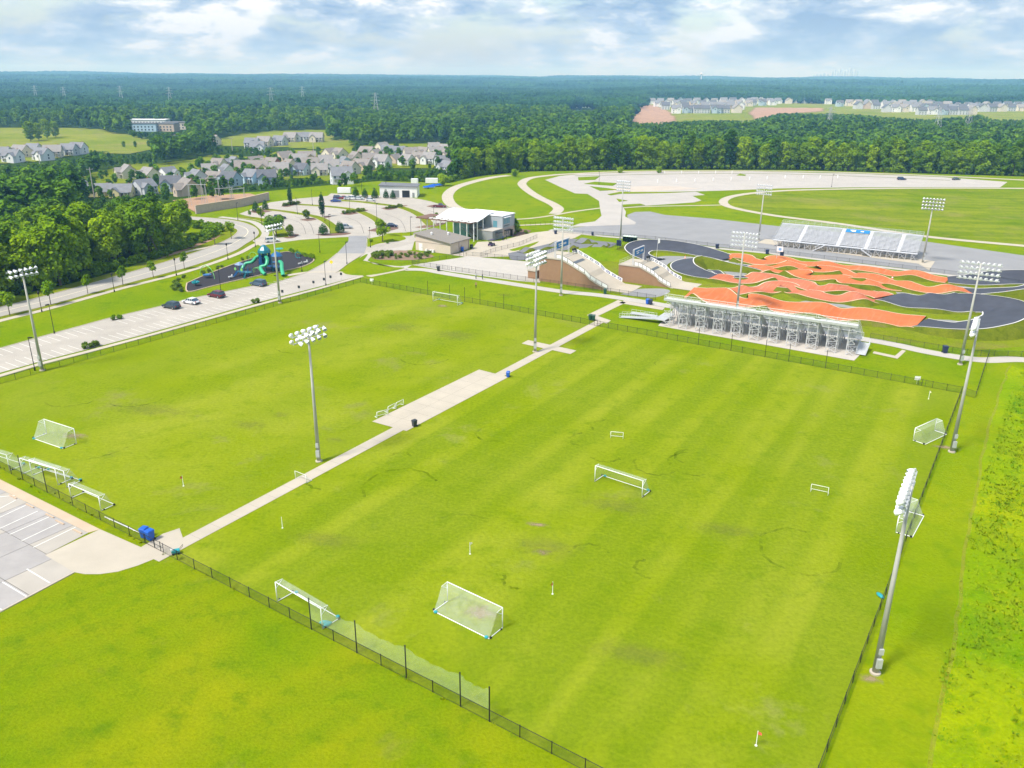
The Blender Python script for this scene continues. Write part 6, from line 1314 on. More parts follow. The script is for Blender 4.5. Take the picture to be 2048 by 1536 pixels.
# ================================================================ trees
def leaf_mesh(name, mat, seed, lobes, nleaf, size, up=.35, shell=.75):
    """lobes: (x,y,z,rx,rz); leaf-sized quads spread over and through the lobes"""
    r = np.random.default_rng(seed); Lb = np.array(lobes, float); wt = Lb[:, 3] ** 2; idx = r.choice(len(Lb), nleaf, p=wt / wt.sum())
    d = r.normal(size=(nleaf, 3)); d[:, 2] += up; d /= np.linalg.norm(d, axis=1)[:, None]
    rad = shell + (1.08 - shell) * r.random(nleaf); B = Lb[idx]
    c = B[:, :3] + d * rad[:, None] * np.stack([B[:, 3], B[:, 3], B[:, 4]], 1)
    nrm = d * .8 + np.array((0, 0, .75)) + r.normal(size=(nleaf, 3)) * .5; nrm /= np.linalg.norm(nrm, axis=1)[:, None]
    t = np.cross(nrm, r.normal(size=(nleaf, 3))); t /= np.linalg.norm(t, axis=1)[:, None]; b = np.cross(nrm, t)
    s = size * (.6 + .8 * r.random(nleaf))[:, None]; k = (.55 + .3 * r.random(nleaf))[:, None]
    v = np.stack([c + t * s, c + b * s * k + nrm * s * .15, c - t * s, c - b * s * k + nrm * s * .15], 1).reshape(-1, 3)
    me = bpy.data.meshes.new(name); me.vertices.add(len(v)); me.vertices.foreach_set('co', v.ravel().astype(np.float32))
    me.loops.add(nleaf * 4); me.loops.foreach_set('vertex_index', np.arange(nleaf * 4, dtype=np.int32)); me.polygons.add(nleaf)
    me.polygons.foreach_set('loop_start', np.arange(0, nleaf * 4, 4, dtype=np.int32)); me.polygons.foreach_set('loop_total', np.full(nleaf, 4, dtype=np.int32))
    lobet = r.random(len(Lb)); tint = np.clip(lobet[idx] * .65 + r.random(nleaf) * .35, 0, 1)
    at = me.attributes.new('tint', 'FLOAT', 'FACE'); at.data.foreach_set('value', tint.astype(np.float32)); me.materials.append(mat); me.update(); return me
def lobes_broad(seed, R, H, z0, n, squash=.8):
    r = random.Random(seed); out = [(0, 0, z0 + H * .5, R * .62, H * .42)]
    for k in range(n):
        a = r.uniform(0, 6.283); q = r.random(); h = r.random(); prof = math.sin(math.pi * (.12 + .80 * h)) ** .8
        rr = R * (.16 + .16 * r.random()) * 1.35; out.append((math.cos(a) * R * .72 * prof * q ** .4, math.sin(a) * R * .72 * prof * q ** .4, z0 + H * (.10 + .84 * h), rr, rr * squash))
    return out
def trunk_mesh(name, h, r, limbs, seed, R):
    q = random.Random(seed); mb = MB(); top = Vector((q.uniform(-.3, .3), q.uniform(-.3, .3), h)); mb.tube((0, 0, -.5), top * .55, r, r * .65, 8, False).tube(top * .55, top, r * .65, r * .3, 7, False)
    for k in range(limbs):
        a = q.uniform(0, 6.283); t = q.uniform(.45, .9); mb.tube(top * t, top * t + Vector((math.cos(a) * R * .6, math.sin(a) * R * .6, h * .28 * q.uniform(.6, 1.2))), r * .3, r * .08, 5, False)
    return mb.mesh(name, M['trunk'], True)
TREE = {}
def mk_tree(key, mat, seed, R, H, z0, nl, nleaf, size, kind='broad', shell=.72):
    lb = lobes_broad(seed, R, H, z0, nl) if kind == 'broad' else kind
    TREE[key] = (leaf_mesh('crown', M[mat], seed, lb, nleaf, size, .35, shell), trunk_mesh('trunk', z0 + H * .72, max(.10, R * .055), 5, seed, R))
for i in range(4): mk_tree('broad%d' % i, 'leaf', 20 + i, 4.6 + .35 * i, 12.2 + .5 * i, 1.2, 34, 3000, .42)
for i in range(3): mk_tree('bright%d' % i, 'leaf_bright', 40 + i, 4.0 + .3 * i, 12.8, 1.2, 32, 2700, .42)
for i in range(2): mk_tree('tall%d' % i, 'leaf_mid', 50 + i, 3.5, 15.5, 1.5, 32, 2600, .42)
mk_tree('young', 'leaf_bright', 61, 1.9, 3.2, 2.0, 12, 520, .22); mk_tree('young_dark', 'leaf', 62, 1.5, 2.9, 2.0, 12, 420, .22)
mk_tree('park', 'leaf', 63, 3.0, 5.0, 1.8, 18, 1500, .28); mk_tree('parkb', 'leaf_mid', 64, 4.4, 4.5, 2.2, 20, 1900, .30)
mk_tree('column', 'leaf_teal', 65, 1.2, 7.0, 1.0, 1, 1100, .22, [(0, 0, 1.2 + k * .8, .35 + .75 * math.sin(math.pi * min(1, (k + 1) / 9)) ** .8, .9) for k in range(9)], .6)
mk_tree('cone', 'leaf_dark', 66, 1.6, 3.6, .1, 1, 1300, .16, [(0, 0, .6 + k * .45, 1.45 * (1 - (k / 9) ** 1.6) + .12, .55) for k in range(9)], .85)
mk_tree('dome', 'leaf_dark', 67, 1.6, 3.2, .1, 1, 1300, .16, [(0, 0, .7 + k * .45, 1.5 * (1 - (k / 7) ** 2.6) + .1, .6) for k in range(7)], .85)
mk_tree('magnolia', 'leaf_shrub', 68, 1.9, 4.0, .3, 18, 900, .26)
mk_tree('shrub', 'leaf_shrub', 69, .9, 1.0, .05, 8, 260, .15); mk_tree('shrub_dark', 'leaf', 70, 1.0, 1.1, .05, 8, 260, .16)
mk_tree('willow', 'leaf_bright', 71, 4.6, 6.5, .8, 20, 1900, .36)
def tree(key, name, label, cat, loc, s=1.0, group=None, rz=None):
    o = thing(name, label, cat, loc, random.uniform(0, 6.28) if rz is None else rz, group); o.scale = (s * random.uniform(.92, 1.08), s * random.uniform(.92, 1.08), s)
    link('crown', TREE[key][0], o); link('trunk', TREE[key][1], o); return o
_n = 0
for u, v, lab, s in [(20, 631, 'bright young street tree nearest the left edge of the road', 1.15), (102, 610, 'bright young street tree, second along the road', 1.2), (176, 588, 'young street tree, third along the road', 1.0), (246, 571, 'young street tree, fourth along the road', 1.05), (307, 556, 'thin young street tree, fifth along the road', .95), (369, 538, 'thin young street tree, sixth along the road', 1.0)]:
    tree('young' if u < 150 else 'young_dark', 'street_tree', lab, 'tree', G(u, v), s, 'young trees along the road')
for u, v, lab, key, s in [(765, 484, 'round green tree on the drop-off island', 'park', 1.05), (553, 473, 'broad low tree beside the fan lot entrance', 'parkb', 1.0), (524, 447, 'sparse small tree by the fan lot wall', 'young_dark', 1.2), (500, 436, 'tiny tree by the wall end of the fan lot', 'young_dark', .6), (1031, 468, 'dark round tree at the right end of the club house', 'park', .75), (872, 449, 'small dark tree at the tip of the right island', 'young_dark', .9),
                          (886, 372, 'bright yellow-green tree beside the curved path by the boats', 'willow', .85), (581, 411, 'dark columnar tree on the back island of the fan lot', 'column', 1.0), (645, 434, 'tall columnar tree on the left island of the fan lot', 'column', 1.15), (580, 473, 'bronze-green bush at the fan lot corner', 'magnolia', .95), (613, 438, 'bronze-green bush on the left island of the fan lot', 'magnolia', .85), (463, 478, 'bright low tree inside the road bend', 'young', 1.2), (430, 490, 'bright loose tree beside the road bend footpath', 'young', 1.3)]:
    tree(key, 'park_tree', lab, 'tree', G(u, v), s, 'park trees')
for k, (u, v, key, s) in enumerate([(512, 423, 'cone', .95), (531, 419, 'cone', .9), (712, 394, 'cone', 1.05), (730, 395, 'cone', .95), (750, 396, 'cone', 1.0), (772, 396, 'cone', .9), (786, 397, 'cone', .85), (647, 469, 'dome', 1.0), (680, 465, 'dome', 1.05)]):
    tree(key, 'clipped_shrub', ['leftmost dark clipped cone shrub by the substation wall', 'dark clipped cone shrub second from the substation wall', 'first clipped cone shrub before the shed', 'second clipped cone shrub before the shed', 'third clipped cone shrub before the shed', 'fourth clipped cone shrub before the shed', 'fifth clipped cone shrub before the shed', 'clipped dome shrub at the near end of the left island', 'clipped dome shrub in front of the silver car'][k], 'shrub', G(u, v, .08), s, 'clipped shrubs in the fan lot')
def shrubs(label, group, spots, key, s0, name='shrub'):
    for u, v in spots: tree(key, name, label, 'shrub', G(u, v, .08), s0 * random.uniform(.75, 1.25), group)
shrubs('pale tufted shrub in the bed at the left tip of the playground', 'shrubs by the playground tip', [(352, 570), (358, 576), (363, 583), (356, 563), (367, 556), (349, 580)], 'shrub', 1.1)
shrubs('low green shrub on the strip lot island by the fence', 'shrubs on the strip lot island', [(171, 697), (180, 695), (188, 693), (194, 691)], 'shrub', .95); shrubs('dark shrub on the mulch island across the strip lot', 'shrubs on the mulch island', [(226, 640), (236, 637), (240, 638)], 'shrub_dark', .8); shrubs('shrub on the island beside the playground light pole', 'shrubs on the far strip lot island', [(508, 606), (515, 605)], 'shrub', 1.0)
shrubs('low shrub in the long bed between the tan hall and the plaza', 'shrubs in the hall bed', [(748 + random.random() * 110, 507 + random.random() * 11) for _ in range(34)], 'shrub', .85); shrubs('tufted grass shrub at the left of the hall bed', 'grass shrubs in the hall bed', [(747, 514), (756, 512), (765, 511), (774, 512), (782, 511), (752, 517)], 'shrub', 1.5)
shrubs('shrub in the long bed on the middle island', 'shrubs on the middle island', [(688 + k * 5.0, 427 - k * .8 + random.random() * 2) for k in range(9)], 'shrub', 1.2); shrubs('shrub in the bed on the right island', 'shrubs on the right island', [(772 + k * 5, 417 - k * .7 + random.random() * 2) for k in range(7)], 'shrub', 1.1); shrubs('shrub in the bed on the back island', 'shrubs on the back island', [(568 + k * 4.5, 412 - k * .8 + random.random()) for k in range(7)], 'shrub', 1.1); shrubs('low shrub along the right kerb of the playground', 'shrubs along the playground kerb', [(582 + k * 5.5, 504 + k * 1.7) for k in range(9)], 'shrub_dark', .9)
shrubs('shrub in the bed beside the club house', 'shrubs by the club house', [(1028 + random.random() * 30, 462 + random.random() * 8) for _ in range(9)], 'shrub', .9); shrubs('shrub along the back kerb of the playground', 'shrubs behind the playground', [(408, 548), (418, 545), (435, 538), (445, 535), (485, 521), (495, 518)], 'shrub', .9); shrubs('shrub in the bed by the drop-off tree', 'shrubs by the drop-off tree', [(758, 462), (768, 459), (778, 458), (742, 484), (785, 483), (775, 487)], 'shrub_dark', .8)
# dead grey tree on the wood edge
p = G(322, 516); o = thing('dead_tree', 'leaning grey dead tree at the edge of the wood by the road', 'tree', p, 0); q = random.Random(5); mb = MB(); tw = MB(); top = Vector((-4.5, 1.0, 11)); mb.tube((0, 0, 0), top, .2, .06, 6)
for k in range(26):
    t = q.uniform(.3, 1); a = top * t; b = a + Vector((q.uniform(-1.6, 1.2), q.uniform(-1.2, 1.2), q.uniform(.2, 2.0))); tw.tube(a, b, .05, .02, 4)
    for _ in range(5): c_ = a.lerp(b, q.uniform(.3, 1)); tw.tube(c_, c_ + Vector((q.uniform(-1, 1), q.uniform(-1, 1), q.uniform(-.2, 1.0))), .02, .012, 3)
part(mb, 'trunk', M['twig'], o); part(tw, 'crown', M['twig'], o)

# ---------------- woods: windows are stretches of open ground the photo looks into (houses, meadow)
def PXA(x, y, z):
    q = np.stack([x, y, z - CAM_H], -1); w_ = q @ np.array(_fw); return 1024 + F_PX * (q @ np.array(_rt)) / w_, 768 - F_PX * (q @ np.array(_up)) / w_
WIN = [([(150, 372), (215, 340), (262, 330), (330, 332), (360, 325), (430, 310), (520, 318), (560, 305), (690, 298), (770, 288), (905, 288), (905, 318), (885, 330), (800, 335), (740, 335), (690, 368), (660, 352), (600, 352), (530, 362), (470, 372), (420, 372), (350, 385), (240, 386), (150, 392)], 900),
       ([(-80, 262), (0, 256), (120, 256), (190, 260), (240, 272), (310, 285), (300, 300), (250, 306), (180, 296), (170, 306), (100, 318), (0, 326), (-80, 326)], 1100),
       ([(415, 283), (480, 270), (560, 262), (650, 260), (660, 282), (700, 280), (690, 300), (540, 292), (420, 290)], 1000), ([(255, 256), (268, 246), (372, 248), (374, 258), (300, 262)], 1400),
       ([(1265, 240), (1272, 214), (1290, 202), (1480, 199), (1700, 192), (2150, 196), (2150, 236), (1990, 236), (1960, 225), (1860, 236), (1800, 232), (1700, 224), (1560, 222), (1500, 238), (1400, 238), (1290, 243)], 2400), ([(1140, 204), (1195, 202), (1190, 216), (1145, 218)], 3000), ([(392, 396), (470, 388), (540, 392), (538, 412), (480, 420), (395, 418)], 420)]
def blocked(x, y, z, h, pad=0.0):
    bad = np.zeros(len(x), bool); d = np.hypot(x, y)
    for poly, dist in WIN:
        for f in (.35, .6, .85, 1.0, 1.13):
            u, v = PXA(x, y, z + h * f); rr = np.maximum(h * .16, pad) * F_PX / d
            for q in ((0,) if f < .8 else (-rr, 0, rr)): bad |= inside(poly, u + q, v) & (d < dist)
        u, v = PXA(x, y, z); bad |= inside(poly, u, v) & (d < dist)
    return bad
def scatter(r0, r1, sp, amax, seed, jitter=.42):
    r = np.random.default_rng(seed); X, Y = [], []; rad = r0
    while rad < r1:
        s_ = sp(rad); n = int(2 * amax * rad / s_); th = -amax + (np.arange(n) + .5 + r.uniform(-jitter, jitter, n)) * 2 * amax / n; rr = rad + r.uniform(-jitter, jitter, n) * s_
        X.append(rr * np.sin(th)); Y.append(rr * np.cos(th)); rad += s_ * .92
    return np.concatenate(X), np.concatenate(Y)
CLEAR = [np.array([(p.x, p.y) for p in (GT(u, v) for u, v in poly)]) for poly, _ in WIN[:4]]
WOODPX = [(-260, 690), (-120, 640), (0, 600), (225, 548), (300, 528), (345, 520), (420, 488), (452, 472), (468, 464), (462, 456), (430, 452), (330, 447), (250, 448), (120, 440), (-260, 470)]
WOOD = np.array(G2(WOODPX))
X, Y = scatter(150, 330, lambda r: 6.4, .78, 3); ok = inside(WOOD, X, Y) & (edge_dist([(p.x, p.y) for p in r_up] + [(p.x, p.y) for p in r_dn[::-1]], X, Y) > 5.5)
X, Y = X[ok], Y[ok]; Z = np.where(edge_dist(SITE, X, Y) > 0, TZ(X, Y), 0.0); h = 12 + 5 * RNG.random(len(X)); keep = ~blocked(X, Y, Z, h); X, Y, Z, h = X[keep], Y[keep], Z[keep], h[keep]
od = np.argsort(np.hypot(X, Y)); near = od[:150]; rest_wood = od[150:]
keys = ['broad0', 'broad1', 'broad2', 'broad3', 'bright0', 'bright1', 'bright2', 'tall0', 'tall1']
lab_k = {'broad': 'leafy mid-green tree in the wood left of the road', 'bright': 'bright yellow-green tree in the wood left of the road', 'tall': 'tall slim tree in the wood left of the road'}
for i in near:
    k = random.choices(keys, [3, 3, 3, 3, 3, 3, 3, 1, 1])[0]; o = tree(k, 'wood_tree', lab_k[k.rstrip('0123')], 'tree', (X[i], Y[i], Z[i]), h[i] / 14.5, 'trees of the wood left of the road')
print('wood', len(X))
# front row of the wood behind the gravel lot
edge = [Vector((p[0], p[1], 0)) for p in SITE[9:17]]; cnt = 0
dens = []
for a, b in zip(edge[:-1], edge[1:]):
    L_ = (b - a).length; n = max(1, int(L_ / 6.2)); dv = (b - a).normalized(); nn = Vector((-dv.y, dv.x, 0))
    if nn.y < 0: nn = -nn
    for k in range(n):
        for row, o_ in ((0, 6), (1, 13)):
            p = a + (b - a) * ((k + random.random()) / n) + nn * (o_ + random.uniform(-2, 2)); dens.append((p.x, p.y, row))
dens = [q for q in dens if abs(math.atan2(q[0], q[1])) < .62]
random.shuffle(dens); dens.sort(key=lambda q: q[2]); 
XF = np.array([q[0] for q in dens]); YF = np.array([q[1] for q in dens]); ZF = TZ(XF, YF); hF = 13 + 7 * RNG.random(len(XF)); kb_ = ~blocked(XF, YF, ZF, hF)
fr_i = [i for i in range(len(XF)) if kb_[i]][:120]
lab_f = {'broad': 'mid-green tree in the wood edge behind the gravel lot', 'bright': 'bright green tree in the wood edge behind the gravel lot', 'tall': 'tall slim tree in the wood edge behind the gravel lot'}
for i in fr_i:
    k = random.choices(keys, [3, 3, 3, 3, 2, 2, 2, 3, 3])[0]; tree(k, 'edge_tree', lab_f[k.rstrip('0123')], 'tree', (XF[i], YF[i], ZF[i] - .3), hF[i] / 14.5, 'front trees of the wood behind the gravel lot')
for u, v, lab, s in [(1030, 353, 'bright low bush at the left end of the gravel lot wood edge', .55), (1240, 346, 'bright low bush by the wood edge behind the gravel lot, left of two', .5), (1318, 346, 'bright low bush by the wood edge behind the gravel lot, right of two', .55)]: tree('willow', 'low_bush', lab, 'shrub', G(u, v), s)
for u, v, lab, s in [(62, 283, 'tall rounded tree on the pale hill meadow, left of the clump', 1.3), (78, 281, 'rounded tree on the pale hill meadow, second of the clump', 1.15), (95, 277, 'rounded tree on the pale hill meadow, third of the clump', 1.3), (112, 275, 'rounded tree on the pale hill meadow, right of the clump', 1.1), (248, 295, 'round dark bush at the meadow foot, left of three', .4), (271, 295, 'round dark bush at the meadow foot, middle of three', .4), (298, 294, 'round dark bush at the meadow foot, right of three', .42)]:
    tree('broad1', 'meadow_tree', lab, 'tree', GT(u, v), s, 'trees on the hill meadow')

UX, UY, US = [], [], []
for k in range(0, len(r_up) - 1):
    a, b = r_up[k], r_up[k + 1]; d = b - a; n_ = max(1, int(d.length / 1.5)); nn = Vector((-d.y, d.x, 0)).normalized()
    for q in range(n_):
        for o_ in (6.5, 9.5): p = a + d * (q + random.random()) / n_ + nn * (o_ + random.uniform(-1.2, 1.2)); UX.append(p.x); UY.append(p.y); US.append(random.uniform(.12, .30))
for a, b in zip(edge[:-1], edge[1:]):
    d = b - a; n_ = int(d.length / 2.6); nn = Vector((-d.y, d.x, 0)).normalized()
    for q in range(n_): p = a + d * (q + random.random()) / n_ + nn * (3.5 if nn.y > 0 else -3.5); UX.append(p.x); UY.append(p.y); US.append(random.uniform(.10, .34))
UX, UY, US = np.array(UX), np.array(UY), np.array(US); sel = (np.abs(np.arctan2(UX, UY)) < .8) & (UY > 0); UX, UY, US = UX[sel], UY[sel], US[sel]
# ---------------- mass of the woods: instanced through geometry nodes
def proto_coll(name, meshes):
    c = bpy.data.collections.new(name)
    for i, me in enumerate(meshes):
        ob = bpy.data.objects.new('%s_%02d' % (name, i), me); c.objects.link(ob)
    return c
def gn_scatter(name, label, coll, P, rot, scl, idx, n):
    me = bpy.data.meshes.new(name); me.vertices.add(len(P)); me.vertices.foreach_set('co', P.astype(np.float32).ravel())
    for nm, ty, va in (('rot', 'FLOAT', rot), ('scl', 'FLOAT', scl)): me.attributes.new(nm, ty, 'POINT').data.foreach_set('value', va.astype(np.float32))
    me.attributes.new('idx', 'INT', 'POINT').data.foreach_set('value', idx.astype(np.int32))
    o = link(name, me); o['kind'] = 'stuff'; o['label'] = label
    ng = bpy.data.node_groups.new(name, 'GeometryNodeTree'); ng.interface.new_socket('Geometry', in_out='INPUT', socket_type='NodeSocketGeometry'); ng.interface.new_socket('Geometry', in_out='OUTPUT', socket_type='NodeSocketGeometry')
    gi = ng.nodes.new('NodeGroupInput'); go = ng.nodes.new('NodeGroupOutput'); ci = ng.nodes.new('GeometryNodeCollectionInfo'); ci.inputs[0].default_value = coll; ci.inputs[1].default_value = True; ci.inputs[2].default_value = True
    ip = ng.nodes.new('GeometryNodeInstanceOnPoints'); ip.inputs['Pick Instance'].default_value = True
    def na(nm, ty):
        q = ng.nodes.new('GeometryNodeInputNamedAttribute'); q.data_type = ty; q.inputs[0].default_value = nm; return q.outputs[0]
    cb = ng.nodes.new('ShaderNodeCombineXYZ'); ng.links.new(na('rot', 'FLOAT'), cb.inputs[2]); cs = ng.nodes.new('ShaderNodeCombineXYZ'); sa = na('scl', 'FLOAT')
    for k in range(3): ng.links.new(sa, cs.inputs[k])
    e2r = ng.nodes.new('FunctionNodeEulerToRotation'); ng.links.new(cb.outputs[0], e2r.inputs[0])
    ng.links.new(gi.outputs[0], ip.inputs['Points']); ng.links.new(ci.outputs[0], ip.inputs['Instance']); ng.links.new(na('idx', 'INT'), ip.inputs['Instance Index']); ng.links.new(e2r.outputs[0], ip.inputs['Rotation']); ng.links.new(cs.outputs[0], ip.inputs['Scale']); ng.links.new(ip.outputs[0], go.inputs[0])
    md = o.modifiers.new('scatter', 'NODES'); md.node_group = ng; return o
mids = [leaf_mesh('grove_%d' % i, M['leaf_mid'], 90 + i, lobes_broad(90 + i, 4.6, 11, 3.5, 15), 420, 1.0, .5, .8) for i in range(6)]
cm_ = proto_coll('grove', mids)
X2, Y2 = scatter(230, 1500, lambda r: 6.6 + r / 220, .74, 5)
d_ = edge_dist(SITE, X2, Y2); ok = d_ > np.where(X2 > 0, 17, 4)
for c in CLEAR: ok &= ~inside(c, X2, Y2)
ok &= ~inside(WOOD, X2, Y2); X2, Y2 = X2[ok], Y2[ok]; Z2 = TZ(X2, Y2); h2_ = 10 + 10 * RNG.random(len(X2)); ok = ~blocked(X2, Y2, Z2, h2_)
for f_ in (.6, .36, .2):                                    # younger growth where the view over the tops stays open
    lo = ~ok & ~blocked(X2, Y2, Z2, h2_ * f_); h2_ = np.where(lo, h2_ * f_, h2_); ok |= lo
X2, Y2, Z2, h2_ = X2[ok], Y2[ok], Z2[ok], h2_[ok]
X2 = np.concatenate([X2, X[rest_wood]]); Y2 = np.concatenate([Y2, Y[rest_wood]]); Z2 = np.concatenate([Z2, Z[rest_wood]]); h2_ = np.concatenate([h2_, h[rest_wood]])
gn_scatter('woodland', 'dense mixed wood filling the valley behind the grounds', cm_, np.stack([X2, Y2, Z2 - .5], 1), RNG.random(len(X2)) * 6.28, h2_ / 14.5, RNG.integers(0, 6, len(X2)), 6); print('grove', len(X2))
cu_ = proto_coll('understorey', [leaf_mesh('understorey_%d' % i, M['leaf'], 190 + i, lobes_broad(190 + i, 5.5, 10, .5, 18), 420, 1.0, .5, .8) for i in range(3)])
gn_scatter('undergrowth', 'low bushes along the foot of the wood edges', cu_, np.stack([UX, UY, np.where(edge_dist(SITE, UX, UY) > 0, TZ(UX, UY), 0.0) - .2], 1), RNG.random(len(UX)) * 6.28, US, RNG.integers(0, 3, len(UX)), 3)
def patch_mesh(name, seed, S, sp, R, mat, sub=1):
    r = np.random.default_rng(seed); V, F_, T_ = [], [], []; t = (1 + 5 ** .5) / 2
    iv = np.array([(-1, t, 0), (1, t, 0), (-1, -t, 0), (1, -t, 0), (0, -1, t), (0, 1, t), (0, -1, -t), (0, 1, -t), (t, 0, -1), (t, 0, 1), (-t, 0, -1), (-t, 0, 1)], float); iv /= np.linalg.norm(iv[0])
    fi = [(0, 11, 5), (0, 5, 1), (0, 1, 7), (0, 7, 10), (0, 10, 11), (1, 5, 9), (5, 11, 4), (11, 10, 2), (10, 7, 6), (7, 1, 8), (3, 9, 4), (3, 4, 2), (3, 2, 6), (3, 6, 8), (3, 8, 9), (4, 9, 5), (2, 4, 11), (6, 2, 10), (8, 6, 7), (9, 8, 1)]
    vv = [tuple(p) for p in iv]; 
    for _ in range(sub):
        nf_ = []; mc = {}
        def mid(a, b):
            k = (min(a, b), max(a, b))
            if k not in mc: q = (np.array(vv[a]) + vv[b]); q /= np.linalg.norm(q); vv.append(tuple(q)); mc[k] = len(vv) - 1
            return mc[k]
        for a, b, c in fi: x_, y_, z_ = mid(a, b), mid(b, c), mid(c, a); nf_ += [(a, x_, z_), (b, y_, x_), (c, z_, y_), (x_, y_, z_)]
        fi = nf_
    base = np.array(vv); fa_ = np.array(fi); n = int(S / sp)
    for i in range(n):
        for j in range(n):
            x, y = (i + .5 + r.uniform(-.4, .4)) * sp - S / 2, (j + .5 + r.uniform(-.4, .4)) * sp - S / 2; q = R * r.uniform(.65, 1.25); hh = q * r.uniform(.9, 1.4); zc_ = r.uniform(9, 15)
            p = base * (1 + r.normal(size=(len(base), 1)) * .16); V.append(np.stack([x + p[:, 0] * q, y + p[:, 1] * q, zc_ + p[:, 2] * hh], 1)); F_.append(fa_ + len(base) * len(F_)); T_ += [r.random()] * len(fa_)
    V = np.concatenate(V); F_ = np.concatenate(F_); me = bpy.data.meshes.new(name); me.from_pydata(V.tolist(), [], F_.tolist()); at = me.attributes.new('tint', 'FLOAT', 'FACE'); tt = np.clip(np.array(T_) + r.normal(size=len(T_)) * .18, 0, 1); at.data.foreach_set('value', tt.astype(np.float32)); me.materials.append(mat); me.update(); return me
p1_ = proto_coll('copse', [patch_mesh('copse_%d' % i, 200 + i, 62, 6.6, 4.5, M['leaf_far'], 1) for i in range(5)])
X3, Y3 = scatter(1450, 4200, lambda r: 50, .72, 6, .2); Z3 = TZ(X3, Y3); ok = ~blocked(X3, Y3, Z3, np.full(len(X3), 18.0), 34.0); X3, Y3, Z3 = X3[ok], Y3[ok], Z3[ok]
gn_scatter('woodland', 'blue-green wood covering the middle distance', p1_, np.stack([X3, Y3, Z3 - 1.0 - 3 * RNG.random(len(X3))], 1), RNG.random(len(X3)) * 6.28, .85 + .35 * RNG.random(len(X3)), RNG.integers(0, 5, len(X3)), 5); print('copse', len(X3))
p2_ = proto_coll('ridgewood', [patch_mesh('ridgewood_%d' % i, 300 + i, 200, 13, 8.5, M['leaf_far'], 0) for i in range(4)])
X4, Y4 = scatter(4100, 13000, lambda r: 160, .70, 7, .2); Z4 = TZ(X4, Y4)
gn_scatter('woodland', 'hazy blue wood covering the far ridges to the horizon', p2_, np.stack([X4, Y4, Z4 - 2 - 5 * RNG.random(len(X4))], 1), RNG.random(len(X4)) * 6.28, .9 + .4 * RNG.random(len(X4)), RNG.integers(0, 4, len(X4)), 4); print('ridge', len(X4))
# hill meadow and open slopes draped on the terrain
def drape(name, px, mat, dz=.25, n=26):
    P = [GT(u, v) for u, v in px]; poly = np.array([(p.x, p.y) for p in P]); x0, y0 = poly.min(0); x1, y1 = poly.max(0); vs, fs = [], []; gx, gy = np.meshgrid(np.linspace(x0, x1, n), np.linspace(y0, y1, n), indexing='ij'); zz = TZ(gx, gy) + dz; ins = inside(poly, gx, gy)
    mb = MB(); mb.v = [(gx[i, j], gy[i, j], zz[i, j]) for i in range(n) for j in range(n)]
    mb.f = [(i * n + j, (i + 1) * n + j, (i + 1) * n + j + 1, i * n + j + 1) for i in range(n - 1) for j in range(n - 1) if ins[i, j] or ins[i + 1, j] or ins[i, j + 1] or ins[i + 1, j + 1]]
    struct(name, mb, M[mat])
drape('hill_meadow', WIN[1][0], 'hillfield'); drape('house_lots', WIN[0][0], 'verge', .2); drape('open_slope', WIN[2][0], 'hillfield'); drape('subdivision_ground', [(1262, 250), (1272, 214), (1290, 200), (1480, 198), (1700, 190), (2200, 194), (2200, 245), (1990, 242), (1860, 240), (1700, 228), (1560, 228), (1500, 244), (1400, 245), (1290, 250)], 'hillfield', .4, 60)
drape('bare_slope', [(1268, 248), (1272, 214), (1300, 210), (1330, 222), (1345, 240), (1320, 248)], 'soil', .8); drape('bare_slope', [(1505, 228), (1515, 216), (1640, 217), (1640, 222), (1560, 228), (1545, 242), (1520, 242)], 'soil', .8, 40); drape('bare_slope', [(1650, 199), (1750, 194), (1900, 196), (1800, 200)], 'soil', .8)

